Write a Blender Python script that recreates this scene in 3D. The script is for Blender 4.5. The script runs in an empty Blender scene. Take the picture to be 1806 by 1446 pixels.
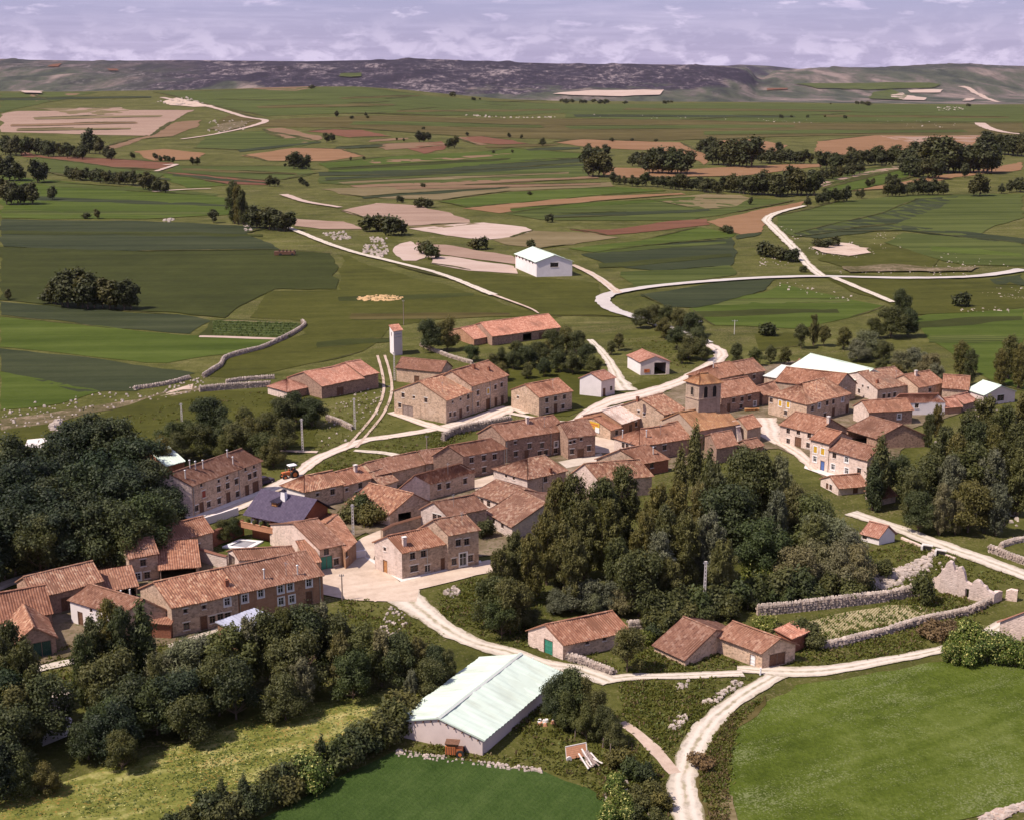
import bpy, math, random
import numpy as np
from mathutils import Vector, Matrix
from mathutils.geometry import delaunay_2d_cdt

R_ = math.radians
scene = bpy.context.scene
COL = scene.collection

# ------------------------------------------------------------------ camera, world, sun, exposure
CAM_H = 72.0            # metres above the village
FPX = 2300.0            # focal length in photograph pixels (1806 wide)
CX, CY, HORIZON = 903.0, 723.0, 130.0
PITCH = math.atan((CY - HORIZON) / FPX)

cam_data = bpy.data.cameras.new('camera')
cam_data.sensor_width = 36.0
cam_data.lens = 36.0 * FPX / 1806.0
cam_data.clip_start = 1.0
cam_data.clip_end = 60000.0
cam = bpy.data.objects.new('camera', cam_data)
cam.location = (0, 0, CAM_H)
cam.rotation_euler = (math.pi / 2 - PITCH, 0, 0)
COL.objects.link(cam)
scene.camera = cam

SUN_EL, SUN_DIR = R_(55.0), Vector((-0.93, -0.37))     # the sun stands to the left and a little behind the camera
SUN_DIR.normalize()
SUN_AZ = math.atan2(SUN_DIR.x, SUN_DIR.y)              # clockwise from +Y
sun_data = bpy.data.lights.new('sun', 'SUN')
sun_data.energy = 5.0
sun_data.angle = R_(0.55)
sun_data.color = (1.0, 0.88, 0.77)
sun = bpy.data.objects.new('sun', sun_data)
sv = Vector((SUN_DIR.x * math.cos(SUN_EL), SUN_DIR.y * math.cos(SUN_EL), math.sin(SUN_EL)))
sun.rotation_euler = sv.to_track_quat('Z', 'Y').to_euler()
sun.location = (-200, -100, 400)
COL.objects.link(sun)

world = bpy.data.worlds.new('World')
scene.world = world
world.use_nodes = True
wt = world.node_tree
wt.nodes.clear()


def nd(nt, typ, **kw):
    n = nt.nodes.new(typ)
    for k, v in kw.items():
        if k.startswith('i_'):
            key = k[2:]
            key = int(key) if key.isdigit() else key.replace('_', ' ')
            s = n.inputs[key]
            if hasattr(v, 'links') and hasattr(v, 'is_output'):
                nt.links.new(v, s)
            else:
                s.default_value = v
        else:
            setattr(n, k, v)
    return n


def ramp(nt, fac, stops, interp='LINEAR'):
    n = nt.nodes.new('ShaderNodeValToRGB')
    cr = n.color_ramp
    cr.interpolation = interp
    while len(cr.elements) > 1:
        cr.elements.remove(cr.elements[-1])
    cr.elements[0].position = stops[0][0]
    cr.elements[0].color = tuple(stops[0][1]) + (1,)
    for p, c in stops[1:]:
        e = cr.elements.new(p)
        e.color = tuple(c) + (1,)
    nt.links.new(fac, n.inputs['Fac'])
    return n.outputs['Color']


def mixc(nt, fac, a, b, mode='MIX'):
    n = nt.nodes.new('ShaderNodeMix')
    n.data_type = 'RGBA'
    n.blend_type = mode
    for s, v in ((n.inputs['Factor'], fac), (n.inputs[6], a), (n.inputs[7], b)):
        if hasattr(v, 'is_output'):
            nt.links.new(v, s)
        elif isinstance(v, (int, float)):
            s.default_value = v
        else:
            s.default_value = tuple(v) + (1,) if len(v) == 3 else v
    return n.outputs[2]


def math_n(nt, op, a, b=0.0, c=0.0, clamp=False):
    n = nt.nodes.new('ShaderNodeMath')
    n.operation = op
    n.use_clamp = clamp
    for i, v in enumerate((a, b, c)):
        if hasattr(v, 'is_output'):
            nt.links.new(v, n.inputs[i])
        else:
            n.inputs[i].default_value = v
    return n.outputs[0]


def mapping(nt, vec, scale=(1, 1, 1), rot=(0, 0, 0), loc=(0, 0, 0)):
    n = nt.nodes.new('ShaderNodeMapping')
    n.inputs['Scale'].default_value = scale
    n.inputs['Rotation'].default_value = rot
    n.inputs['Location'].default_value = loc
    nt.links.new(vec, n.inputs['Vector'])
    return n.outputs['Vector']


def noise(nt, vec, scale, detail=3.0, rough=0.55, dist=0.0):
    n = nt.nodes.new('ShaderNodeTexNoise')
    n.inputs['Scale'].default_value = scale
    n.inputs['Detail'].default_value = detail
    n.inputs['Roughness'].default_value = rough
    n.inputs['Distortion'].default_value = dist
    nt.links.new(vec, n.inputs['Vector'])
    return n.outputs['Fac']


# sky: Nishita seen through broken layered cloud
SKY_STRENGTH = 0.079
sky = nd(wt, 'ShaderNodeTexSky', sky_type='NISHITA')
sky.sun_disc = False
sky.sun_elevation = SUN_EL
sky.sun_rotation = SUN_AZ
sky.air_density = 1.0
sky.dust_density = 1.0
sky.ozone_density = 2.0
wtc = nd(wt, 'ShaderNodeTexCoord')
wdir = wtc.outputs['Generated']
tint = mixc(wt, 1.0, sky.outputs['Color'], (0.95, 0.80, 0.93), 'MULTIPLY')
streak = noise(wt, mapping(wt, wdir, (2.2, 2.2, 42), loc=(3, 1, 0)), 4.0, 7.0, 0.6, 0.1)
puff = noise(wt, mapping(wt, wdir, (9, 9, 34), loc=(9, 4, 2)), 3.0, 7.0, 0.6, 0.25)
heap = noise(wt, mapping(wt, wdir, (11, 11, 24), loc=(2, 7, 5)), 3.4, 8.0, 0.6, 0.3)
sm = ramp(wt, streak, [(0.44, (0, 0, 0)), (0.70, (1, 1, 1))])
pm = ramp(wt, puff, [(0.56, (0, 0, 0)), (0.66, (1, 1, 1))])
hm_ = ramp(wt, heap, [(0.44, (0, 0, 0)), (0.58, (1, 1, 1))])
wz = nd(wt, 'ShaderNodeSeparateXYZ'); wt.links.new(wdir, wz.inputs[0])
low = ramp(wt, wz.outputs[2], [(0.0, (1, 1, 1)), (0.07, (0.25, 0.25, 0.25)), (0.4, (0, 0, 0))])     # banks of cloud thicken towards the horizon
bank = ramp(wt, wz.outputs[2], [(0.012, (1, 1, 1)), (0.045, (0, 0, 0))])
cm = math_n(wt, 'MAXIMUM', math_n(wt, 'MULTIPLY', sm, 0.3), math_n(wt, 'MULTIPLY', pm, 0.6))
cm = math_n(wt, 'MAXIMUM', cm, math_n(wt, 'MULTIPLY', math_n(wt, 'MULTIPLY', hm_, bank), 0.62))
cloudcol = ramp(wt, heap, [(0.35, (7.0, 6.1, 8.5)), (0.68, (9.6, 8.5, 10.6))])
veil = mixc(wt, 0.62, tint, mixc(wt, low, (4.2, 4.4, 7.5), (5.3, 4.7, 7.9)))
skymix = mixc(wt, cm, veil, cloudcol)
bg = nd(wt, 'ShaderNodeBackground', i_Color=skymix, i_Strength=SKY_STRENGTH)
wo = nd(wt, 'ShaderNodeOutputWorld', i_Surface=bg.outputs[0])

vs = scene.view_settings
vs.view_transform = 'Standard'
vs.look = 'None'
vs.gamma = 1.0
vs.use_curve_mapping = False
vs.exposure = 0.33
scene.cycles.max_bounces = 5
scene.cycles.diffuse_bounces = 3
scene.cycles.glossy_bounces = 2
scene.cycles.transmission_bounces = 3
scene.cycles.volume_bounces = 0
scene.cycles.use_denoising = True

# ------------------------------------------------------------------ numpy noise and the lie of the land
_rng = np.random.RandomState(7)
_perm = _rng.rand(256, 256)


def vnoise(x, y):
    x = np.asarray(x, float); y = np.asarray(y, float)
    xi = np.floor(x).astype(int); yi = np.floor(y).astype(int)
    fx = x - xi; fy = y - yi
    fx = fx * fx * (3 - 2 * fx); fy = fy * fy * (3 - 2 * fy)
    g = lambda i, j: _perm[i & 255, j & 255]
    return (g(xi, yi) * (1 - fx) + g(xi + 1, yi) * fx) * (1 - fy) + (g(xi, yi + 1) * (1 - fx) + g(xi + 1, yi + 1) * fx) * fy - 0.5


def fbm(x, y, octv=4):
    s = 0.0; a = 1.0; f = 1.0
    for k in range(octv):
        s = s + a * vnoise(x * f + 17.3 * k, y * f + 5.1 * k)
        a *= 0.5; f *= 2.03
    return s


def sstep(a, b, x):
    t = np.clip((x - a) / (b - a), 0, 1)
    return t * t * (3 - 2 * t)


_cp = np.cos(PITCH); _sp = np.sin(PITCH)


def slope_of(py):        # height above the camera per metre of forward distance for a picture row
    v = (np.asarray(py, float) - CY) / FPX
    return -(_sp + v * _cp) / (_cp - v * _sp)


_kx = [-4000, 0, 120, 350, 560, 640, 720, 800, 900, 1000, 1200, 1806, 5000]
_crest_row = [163, 161, 162, 160, 153.5, 154, 160, 168, 177, 180, 181, 186, 186]
_mx = [-6000, 0, 60, 130, 200, 350, 560, 740, 860, 1000, 1200, 1270, 1297, 1306, 1314, 1326, 1345, 1400, 1480, 1530, 1600, 1660, 1806, 7000]
_mt_row = [107, 108, 105.5, 106.5, 108, 106.5, 108.5, 105, 109, 113, 114.5, 117, 119, 125, 137, 138, 126, 121, 119, 119.5, 115, 114, 118, 112]
CREST_D = 2700.0


def height(x, y):
    x = np.asarray(x, float); y = np.asarray(y, float)
    yy = np.maximum(y, 20.0)
    px = CX + x / yy * FPX * 0.985
    px = np.clip(px, -3500, 5000)
    front = sstep(10, 120, y)
    # near land: almost level, gently rolling further out
    z = 0.12 * fbm(x / 16, y / 16, 2) + 3.0 * fbm(x / 240 + 3, y / 240, 1) * sstep(420, 900, y)
    z = z + 14.0 * fbm(x / 700 + 8, y / 600 + 2, 1) * sstep(900, 1600, y) * (1 - sstep(2000, 2500, y))
    crest = CAM_H + CREST_D * slope_of(np.interp(px, _kx, _crest_row))
    up = sstep(1100, CREST_D, y)
    down = sstep(CREST_D, CREST_D + 1100, y)
    z = z * (1 - down) + crest * up * (1 - down) - 30 * down * front
    # plain and plateau behind
    t0, t1 = 4600.0, 7200.0
    mtop = CAM_H + t1 * slope_of(np.interp(px, _mx, _mt_row))
    rt = sstep(1240, 1360, px)
    start = t0 + 700 * rt
    k = np.clip((y - start) / (t1 - start), 0, 1)
    prof = (1 - rt) * (k ** 0.8) + rt * (0.35 * k + 0.65 * sstep(0.25, 1, k))
    rough = fbm(x / 420, y / 420, 5) * 46 + np.abs(fbm(x / 900 + 4, y / 1500, 3)) * -50
    rough = rough * np.sin(np.pi * np.clip(k, 0, 1)) ** 0.7 * (k > 0) * (1 - 0.55 * rt)
    crag = 12.0 * fbm(x / 110, y / 300, 3) * sstep(0.6, 1.0, k) + 14.0 * fbm(x / 420 + 2, y / 420, 2) * sstep(0.5, 1.0, k)
    far = (mtop + 30) * prof + rough + crag
    far = np.where(y > t1, (mtop + 30) * (1 - 0.5 * sstep(t1, t1 + 3500, y)) , far)
    back = CAM_H + 11500.0 * slope_of(np.interp(px, [-6000, 1150, 1230, 1285, 1335, 1400, 1480, 7000], [135, 132, 119, 114, 116.5, 124, 132, 135]))
    far = np.maximum(far, (back + 30) * np.exp(-((y - 11500.0) / 900.0) ** 2) * (y > 8000))
    return z + far * front


def ray(px, py):
    u = (px - CX) / FPX; v = (py - CY) / FPX
    return np.array([u, _cp - v * _sp, -(_sp + v * _cp)])


def at_z(px, py, z):
    d = ray(px, py)
    t = (z - CAM_H) / d[2]
    return Vector((d[0] * t, d[1] * t, z))


def ground(px, py, dz=0.0):
    """the point of the land under a picture point"""
    d = ray(px, py)
    t = np.exp(np.linspace(np.log(60), np.log(14000), 1400)) / d[1]
    gap = CAM_H + d[2] * t - height(d[0] * t, d[1] * t) - dz
    i = np.argmax(gap < 0)
    if gap[i] >= 0:
        i = int(np.argmin(gap))
        tt = t[i]
    else:
        lo, hi = t[max(i - 1, 0)], t[i]
        for _ in range(24):
            m = 0.5 * (lo + hi)
            if CAM_H + d[2] * m - height(d[0] * m, d[1] * m) - dz < 0: hi = m
            else: lo = m
        tt = hi
    x, y = d[0] * tt, d[1] * tt
    return Vector((x, y, float(height(x, y))))


def project(p):
    x, y, z = p[0], p[1], p[2] - CAM_H
    f = y * _cp - z * _sp; r = x; dn = -(y * _sp + z * _cp)
    return CX + FPX * r / f, CY + FPX * dn / f


# ------------------------------------------------------------------ mesh collector and tagging
class MB:
    def __init__(self):
        self.v = []; self.f = []; self.m = []; self.uv = {}

    def quad(self, a, b, c, d, mi=0):
        n = len(self.v); self.v += [tuple(a), tuple(b), tuple(c), tuple(d)]
        self.f.append((n, n + 1, n + 2, n + 3)); self.m.append(mi)

    def tri(self, a, b, c, mi=0):
        n = len(self.v); self.v += [tuple(a), tuple(b), tuple(c)]
        self.f.append((n, n + 1, n + 2)); self.m.append(mi)

    def hexa(self, p, mi=0):       # 8 points: bottom ring then top ring, both counter-clockwise from above
        n = len(self.v); self.v += [tuple(q) for q in p]
        for f in ((3, 2, 1, 0), (4, 5, 6, 7), (0, 1, 5, 4), (1, 2, 6, 5), (2, 3, 7, 6), (3, 0, 4, 7)):
            self.f.append(tuple(n + i for i in f)); self.m.append(mi)

    def box(self, c, s, rot=0.0, mi=0, taper=1.0):
        ca, sa = math.cos(rot), math.sin(rot); p = []
        for z, k in ((-0.5, 1.0), (0.5, taper)):
            for x, y in ((-0.5, -0.5), (0.5, -0.5), (0.5, 0.5), (-0.5, 0.5)):
                X, Y = x * s[0] * k, y * s[1] * k
                p.append((c[0] + X * ca - Y * sa, c[1] + X * sa + Y * ca, c[2] + z * s[2]))
        self.hexa(p, mi)

    def obox(self, o, ax, ay, az, mi=0):   # box from a corner and three edge vectors
        o, ax, ay, az = Vector(o), Vector(ax), Vector(ay), Vector(az)
        b = [o, o + ax, o + ax + ay, o + ay]
        self.hexa(b + [q + az for q in b], mi)

    def tube(self, a, b, r0, r1, n=7, mi=0):
        a, b = Vector(a), Vector(b); d = (b - a).normalized()
        u = d.orthogonal().normalized(); w = d.cross(u); k = len(self.v)
        for p, r in ((a, r0), (b, r1)):
            for i in range(n):
                t = 2 * math.pi * i / n
                self.v.append(tuple(p + u * (r * math.cos(t)) + w * (r * math.sin(t))))
        for i in range(n):
            j = (i + 1) % n
            self.f.append((k + i, k + j, k + n + j, k + n + i)); self.m.append(mi)
        self.f.append(tuple(k + i for i in reversed(range(n)))); self.m.append(mi)
        self.f.append(tuple(k + n + i for i in range(n))); self.m.append(mi)

    def blob(self, c, s, rnd, mi=0):       # an irregular stone of eight corners
        p = []
        for z in (-0.5, 0.5):
            for x, y in ((-0.5, -0.5), (0.5, -0.5), (0.5, 0.5), (-0.5, 0.5)):
                k = 0.75 + 0.4 * rnd.random()
                kz = 0.6 if z > 0 else 1.0
                p.append((c[0] + x * s[0] * k * kz, c[1] + y * s[1] * (0.75 + 0.4 * rnd.random()) * kz, c[2] + z * s[2] * (0.7 + 0.5 * rnd.random())))
        self.hexa(p, mi)

    def mesh(self, name, mats, smooth=False):
        me = bpy.data.meshes.new(name)
        me.from_pydata(self.v, [], self.f)
        for m in (mats if isinstance(mats, (list, tuple)) else [mats]):
            me.materials.append(m)
        if any(self.m):
            me.polygons.foreach_set('material_index', self.m)
        if smooth:
            me.polygons.foreach_set('use_smooth', [True] * len(me.polygons))
        me.update()
        return me

    def obj(self, name, mats, parent=None, smooth=False, loc=None):
        return link(name, self.mesh(name, mats, smooth), parent, loc)


def link(name, data, parent=None, loc=None, rotz=0.0):
    o = bpy.data.objects.new(name, data)
    COL.objects.link(o)
    if parent is not None: o.parent = parent
    if loc is not None: o.location = loc
    if rotz: o.rotation_euler = (0, 0, rotz)
    return o


def tag(o, label, cat, group=None):
    o['label'] = label; o['category'] = cat; o['kind'] = 'thing'
    if group: o['group'] = group
    return o


def thing(name, label, cat, loc=(0, 0, 0), group=None, rotz=0.0):
    return tag(link(name, None, None, loc, rotz), label, cat, group)


def struct(o, kind='structure', label=None):
    o['kind'] = kind
    if label: o['label'] = label
    return o


# ------------------------------------------------------------------ materials
def new_mat(name):
    m = bpy.data.materials.new(name)
    m.use_nodes = True
    nt = m.node_tree
    b = nt.nodes['Principled BSDF']
    b.inputs['Roughness'].default_value = 0.9
    b.inputs['Specular IOR Level'].default_value = 0.15
    return m, nt, b


def bump(nt, b, h, strength=0.5, dist=0.1):
    n = nd(nt, 'ShaderNodeBump', i_Strength=strength, i_Distance=dist)
    nt.links.new(h, n.inputs['Height'])
    nt.links.new(n.outputs['Normal'], b.inputs['Normal'])


def wpos(nt):
    return nd(nt, 'ShaderNodeNewGeometry').outputs['Position']


def land_mat(name, dark, mid, light, fine=1.2, patch=0.05, ang=0.0, row=0.0, rowamt=0.0, streakamt=0.3, contrast=1.0, fleck=None, fleckamt=0.0, bmp=0.5):
    """soil or plants: fine grain, broad patches, streaks along a direction (degrees, 0 = along X), optional drill rows"""
    m, nt, b = new_mat(name)
    p = wpos(nt)
    rv = mapping(nt, p, (1, 1, 1), (0, 0, -R_(ang)))
    st = noise(nt, mapping(nt, rv, (0.02, 0.35, 0.35)), 1.0 * max(fine, .3), 4, 0.6)
    big = noise(nt, p, patch, 4, 0.6, 0.6)
    sml = noise(nt, p, fine, 5, 0.68)
    mid_ = noise(nt, p, (fine * patch) ** 0.5 * 1.3, 4, 0.65, 0.3)
    f = math_n(nt, 'ADD', math_n(nt, 'MULTIPLY', big, 0.4), math_n(nt, 'ADD', math_n(nt, 'MULTIPLY', sml, 0.3), math_n(nt, 'MULTIPLY', mid_, 0.3)))
    f = math_n(nt, 'ADD', math_n(nt, 'MULTIPLY', f, 1 - streakamt), math_n(nt, 'MULTIPLY', st, streakamt))
    if rowamt:
        w = nd(nt, 'ShaderNodeTexWave', wave_type='BANDS', bands_direction='Y', i_Scale=row, i_Distortion=1.2, i_Detail=2.0, i_Detail_Scale=1.0)
        nt.links.new(rv, w.inputs['Vector'])
        f = math_n(nt, 'ADD', math_n(nt, 'MULTIPLY', f, 1 - rowamt), math_n(nt, 'MULTIPLY', w.outputs['Fac'], rowamt))
    lo, hi = 0.5 - 0.13 / contrast, 0.5 + 0.13 / contrast
    c = ramp(nt, f, [(lo, dark), (0.5, mid), (hi, light)])
    if fleck:
        fl = noise(nt, p, fine * 2.6, 3, 0.6)
        fl2 = noise(nt, mapping(nt, rv, (0.4, 1.1, 1.0)), patch * 3, 4, 0.65, 0.4)
        fm = ramp(nt, math_n(nt, 'ADD', math_n(nt, 'MULTIPLY', fl, 0.6), math_n(nt, 'MULTIPLY', fl2, 0.4)), [(0.54, (0, 0, 0)), (0.61, (1, 1, 1))])
        c = mixc(nt, math_n(nt, 'MULTIPLY', fm, fleckamt), c, fleck)
    nt.links.new(c, b.inputs['Base Color'])
    if bmp: bump(nt, b, sml, bmp, 0.35)
    b.inputs['Specular IOR Level'].default_value = 0.05
    return m


def plain(name, col, rough=0.7, var=0.12, scale=3.0, metal=0.0, spec=0.3):
    m, nt, b = new_mat(name)
    tc = nd(nt, 'ShaderNodeTexCoord').outputs['Object']
    f = noise(nt, tc, scale, 4, 0.6)
    c = ramp(nt, f, [(0.3, [v * (1 - var) for v in col]), (0.7, [min(1, v * (1 + var)) for v in col])])
    nt.links.new(c, b.inputs['Base Color'])
    b.inputs['Roughness'].default_value = rough
    b.inputs['Metallic'].default_value = metal
    b.inputs['Specular IOR Level'].default_value = spec
    return m


def wall_mat(name, base, mortar, vary=0.35, size=2.6, plaster=0.25, pcol=None):
    """rubble masonry: uneven stones with recessed joints, partly rendered over"""
    m, nt, b = new_mat(name)
    p = wpos(nt)
    pv = mapping(nt, p, (1, 1, 1.5))
    pv2 = nd(nt, 'ShaderNodeVectorMath', operation='ADD')
    nz = nd(nt, 'ShaderNodeTexNoise', i_Scale=1.6, i_Detail=2.0)
    nt.links.new(p, nz.inputs['Vector'])
    sc = nd(nt, 'ShaderNodeVectorMath', operation='SCALE'); sc.inputs['Scale'].default_value = 0.35
    nt.links.new(nz.outputs['Color'], sc.inputs[0])
    nt.links.new(pv, pv2.inputs[0]); nt.links.new(sc.outputs[0], pv2.inputs[1])
    v1 = nd(nt, 'ShaderNodeTexVoronoi', feature='F1', i_Scale=size); nt.links.new(pv2.outputs[0], v1.inputs['Vector'])
    v2 = nd(nt, 'ShaderNodeTexVoronoi', feature='DISTANCE_TO_EDGE', i_Scale=size); nt.links.new(pv2.outputs[0], v2.inputs['Vector'])
    sepc = nd(nt, 'ShaderNodeSeparateColor'); nt.links.new(v1.outputs['Color'], sepc.inputs[0])
    stone = ramp(nt, sepc.outputs[0], [(0.0, [c * (1 - vary) for c in base]), (0.45, base), (0.8, [min(.8, c * (1 + vary * .8)) for c in base]), (1.0, [c * (1 - vary * .5) for c in base])])
    joint = ramp(nt, v2.outputs['Distance'], [(0.02, (1, 1, 1)), (0.09, (0, 0, 0))])
    c = mixc(nt, math_n(nt, 'MULTIPLY', joint, 0.75), stone, mortar)
    big = noise(nt, p, 0.35, 4, 0.6, 0.4)
    pm = ramp(nt, big, [(0.52, (0, 0, 0)), (0.64, (1, 1, 1))])
    c = mixc(nt, math_n(nt, 'MULTIPLY', pm, plaster), c, pcol or mortar)
    st = noise(nt, mapping(nt, p, (1.4, 1.4, 0.18)), 1.0, 4, 0.6)
    stm = ramp(nt, st, [(0.5, (1, 1, 1)), (0.75, (0.62, 0.58, 0.55))])
    c = mixc(nt, 0.6, c, mixc(nt, 1.0, c, stm, 'MULTIPLY'))
    oi = nd(nt, 'ShaderNodeObjectInfo')
    c = mixc(nt, 1.0, c, ramp(nt, oi.outputs['Random'], [(0, (0.86, 0.86, 0.86)), (0.5, (1, 0.98, 0.95)), (1, (1.1, 1.05, 1.0))]), 'MULTIPLY')
    nt.links.new(c, b.inputs['Base Color'])
    bump(nt, b, v2.outputs['Distance'], 0.5, 0.12)
    return m


def roof_mat(name, cols, lichen, lich_amt=0.35, patchcol=None):
    """old barrel tiles: every tile its own tone, channels between the columns, lichen in patches; UV in metres"""
    m, nt, b = new_mat(name)
    uv = nd(nt, 'ShaderNodeUVMap').outputs['UV']
    sep = nd(nt, 'ShaderNodeSeparateXYZ'); nt.links.new(uv, sep.inputs[0])
    oi = nd(nt, 'ShaderNodeObjectInfo').outputs['Random']
    iu = math_n(nt, 'FLOOR', math_n(nt, 'DIVIDE', sep.outputs[0], 0.34))
    off = math_n(nt, 'MULTIPLY', math_n(nt, 'MODULO', iu, 2.0), 0.5)
    vv = math_n(nt, 'ADD', math_n(nt, 'DIVIDE', sep.outputs[1], 0.44), off)
    iv = math_n(nt, 'FLOOR', vv)
    cmb = nd(nt, 'ShaderNodeCombineXYZ'); nt.links.new(iu, cmb.inputs[0]); nt.links.new(iv, cmb.inputs[1]); nt.links.new(math_n(nt, 'MULTIPLY', oi, 97.0), cmb.inputs[2])
    wn = nd(nt, 'ShaderNodeTexWhiteNoise', noise_dimensions='3D'); nt.links.new(cmb.outputs[0], wn.inputs['Vector'])
    n = len(cols)
    c = ramp(nt, wn.outputs['Value'], [(i / (n - 1), k) for i, k in enumerate(cols)])
    p = wpos(nt)
    big = noise(nt, p, 0.45, 5, 0.65, 0.6)
    blot = noise(nt, mapping(nt, uv, (2.6, 1.6, 1.0)), 1.1, 5, 0.8, 0.2)
    lm = ramp(nt, math_n(nt, 'ADD', math_n(nt, 'MULTIPLY', big, 0.3), math_n(nt, 'MULTIPLY', blot, 0.7)), [(0.50, (0, 0, 0)), (0.62, (1, 1, 1))])
    lm = math_n(nt, 'MULTIPLY', lm, math_n(nt, 'ADD', math_n(nt, 'MULTIPLY', wn.outputs['Value'], 0.7), 0.3))
    c = mixc(nt, math_n(nt, 'MULTIPLY', lm, lich_amt), c, lichen)
    dk = ramp(nt, blot, [(0.28, (1, 1, 1)), (0.4, (0, 0, 0))])
    c = mixc(nt, math_n(nt, 'MULTIPLY', dk, 0.3), c, (0.15, 0.075, 0.055))
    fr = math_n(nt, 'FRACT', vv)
    lap_shade = ramp(nt, fr, [(0.0, (0.45, 0.42, 0.4)), (0.16, (1, 1, 1)), (1.0, (1, 1, 1))])  # shadow under each tile edge, painted as a dark line
    c = mixc(nt, 0.7, c, mixc(nt, 1.0, c, lap_shade, 'MULTIPLY'))
    c = mixc(nt, 1.0, c, ramp(nt, oi, [(0, (0.78, 0.79, 0.82)), (0.5, (1.0, 1.0, 1.0)), (1, (1.14, 1.06, 1.0))]), 'MULTIPLY')
    nt.links.new(c, b.inputs['Base Color'])
    bump(nt, b, fr, 0.35, 0.06)
    b.inputs['Specular IOR Level'].default_value = 0.1
    return m


def leaf_mat(name, dark, mid, light, transl=0.22, flower=None, famt=0.0):
    m, nt, b = new_mat(name)
    p = wpos(nt)
    oi = nd(nt, 'ShaderNodeObjectInfo').outputs['Random']
    f = math_n(nt, 'ADD', math_n(nt, 'MULTIPLY', noise(nt, p, 0.9, 3, 0.6), 0.55), math_n(nt, 'MULTIPLY', noise(nt, p, 5.0, 2, 0.6), 0.45))
    c = ramp(nt, f, [(0.3, dark), (0.5, mid), (0.7, light)])
    c = mixc(nt, 1.0, c, ramp(nt, oi, [(0, (0.68, 0.74, 0.75)), (0.35, (1.0, 1.0, 1.0)), (0.7, (1.22, 1.04, 0.8)), (1, (0.9, 1.02, 0.9))]), 'MULTIPLY')
    if flower:
        fm = ramp(nt, noise(nt, p, 3.2, 2, 0.5), [(0.58, (0, 0, 0)), (0.63, (1, 1, 1))])
        c = mixc(nt, math_n(nt, 'MULTIPLY', fm, famt), c, flower)
    nt.links.new(c, b.inputs['Base Color'])
    b.inputs['Roughness'].default_value = 0.6
    b.inputs['Specular IOR Level'].default_value = 0.25
    tr = nd(nt, 'ShaderNodeBsdfTranslucent'); nt.links.new(mixc(nt, 1.0, c, (1.5, 1.35, 0.6), 'MULTIPLY'), tr.inputs['Color'])
    mx = nd(nt, 'ShaderNodeMixShader', i_0=transl)
    out = nt.nodes['Material Output']
    nt.links.new(b.outputs[0], mx.inputs[1]); nt.links.new(tr.outputs[0], mx.inputs[2]); nt.links.new(mx.outputs[0], out.inputs['Surface'])
    return m


M = {}
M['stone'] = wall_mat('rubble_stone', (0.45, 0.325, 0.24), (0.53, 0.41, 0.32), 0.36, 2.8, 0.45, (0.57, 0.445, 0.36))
M['grey'] = wall_mat('shaded_stone', (0.315, 0.205, 0.155), (0.37, 0.255, 0.20), 0.38, 2.8, 0.3)  # shade of fronts turned from the sun, put into this red-brown
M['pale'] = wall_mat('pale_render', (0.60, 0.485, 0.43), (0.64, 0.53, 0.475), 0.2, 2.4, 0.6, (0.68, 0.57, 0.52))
M['white'] = plain('white_render', (0.74, 0.68, 0.67), 0.9, 0.06, 0.6, spec=0.1)
M['ochre'] = wall_mat('ochre_render', (0.36, 0.20, 0.125), (0.38, 0.23, 0.15), 0.16, 1.6, 0.4, (0.40, 0.26, 0.18))
M['brick'] = wall_mat('red_brick', (0.26, 0.10, 0.06), (0.30, 0.15, 0.10), 0.25, 5.0, 0.15)
M['block'] = plain('rendered_block', (0.60, 0.50, 0.465), 0.9, 0.09, 0.5, spec=0.1)
M['church'] = wall_mat('dressed_stone', (0.37, 0.285, 0.225), (0.42, 0.335, 0.27), 0.18, 1.9, 0.3, (0.44, 0.355, 0.29))
M['drywall'] = wall_mat('dry_stone', (0.42, 0.345, 0.30), (0.20, 0.16, 0.14), 0.35, 3.2, 0.0)
T = (0.255, 0.13, 0.086); T2 = (0.3, 0.162, 0.11); T3 = (0.218, 0.106, 0.07); T4 = (0.345, 0.212, 0.152); T5 = (0.272, 0.142, 0.093); T6 = (0.175, 0.084, 0.058)
M['tile'] = roof_mat('barrel_tiles', [T6, T, T5, T2, T3, T, T4, T2, T6, T5], (0.44, 0.30, 0.215), 0.25)
M['tile_bright'] = roof_mat('barrel_tiles_orange', [T3, T2, T5, T, T6, T2, (0.36, 0.20, 0.125), T4, (0.43, 0.29, 0.20), T3], (0.50, 0.345, 0.235), 0.32)
M['tile_dark'] = roof_mat('barrel_tiles_brown', [T6, T3, T, T3, T5, T6, T2], (0.50, 0.34, 0.27), 0.35)
M['tile_red'] = roof_mat('new_tiles', [(0.32, 0.150, 0.105), (0.38, 0.19, 0.135), (0.27, 0.122, 0.085), (0.45, 0.255, 0.19), (0.34, 0.162, 0.112)], (0.56, 0.37, 0.28), 0.35)
M['tile_gold'] = roof_mat('lichened_tiles', [(0.25, 0.13, 0.075), (0.31, 0.165, 0.09), (0.33, 0.18, 0.095), (0.28, 0.145, 0.085), (0.38, 0.24, 0.145)], (0.40, 0.255, 0.10), 0.5)
M['tile_pale'] = roof_mat('pale_tiles', [(0.62, 0.48, 0.40), (0.70, 0.58, 0.48), (0.55, 0.36, 0.28), (0.76, 0.66, 0.57), (0.66, 0.5, 0.42)], (0.80, 0.70, 0.60), 0.6)


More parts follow.
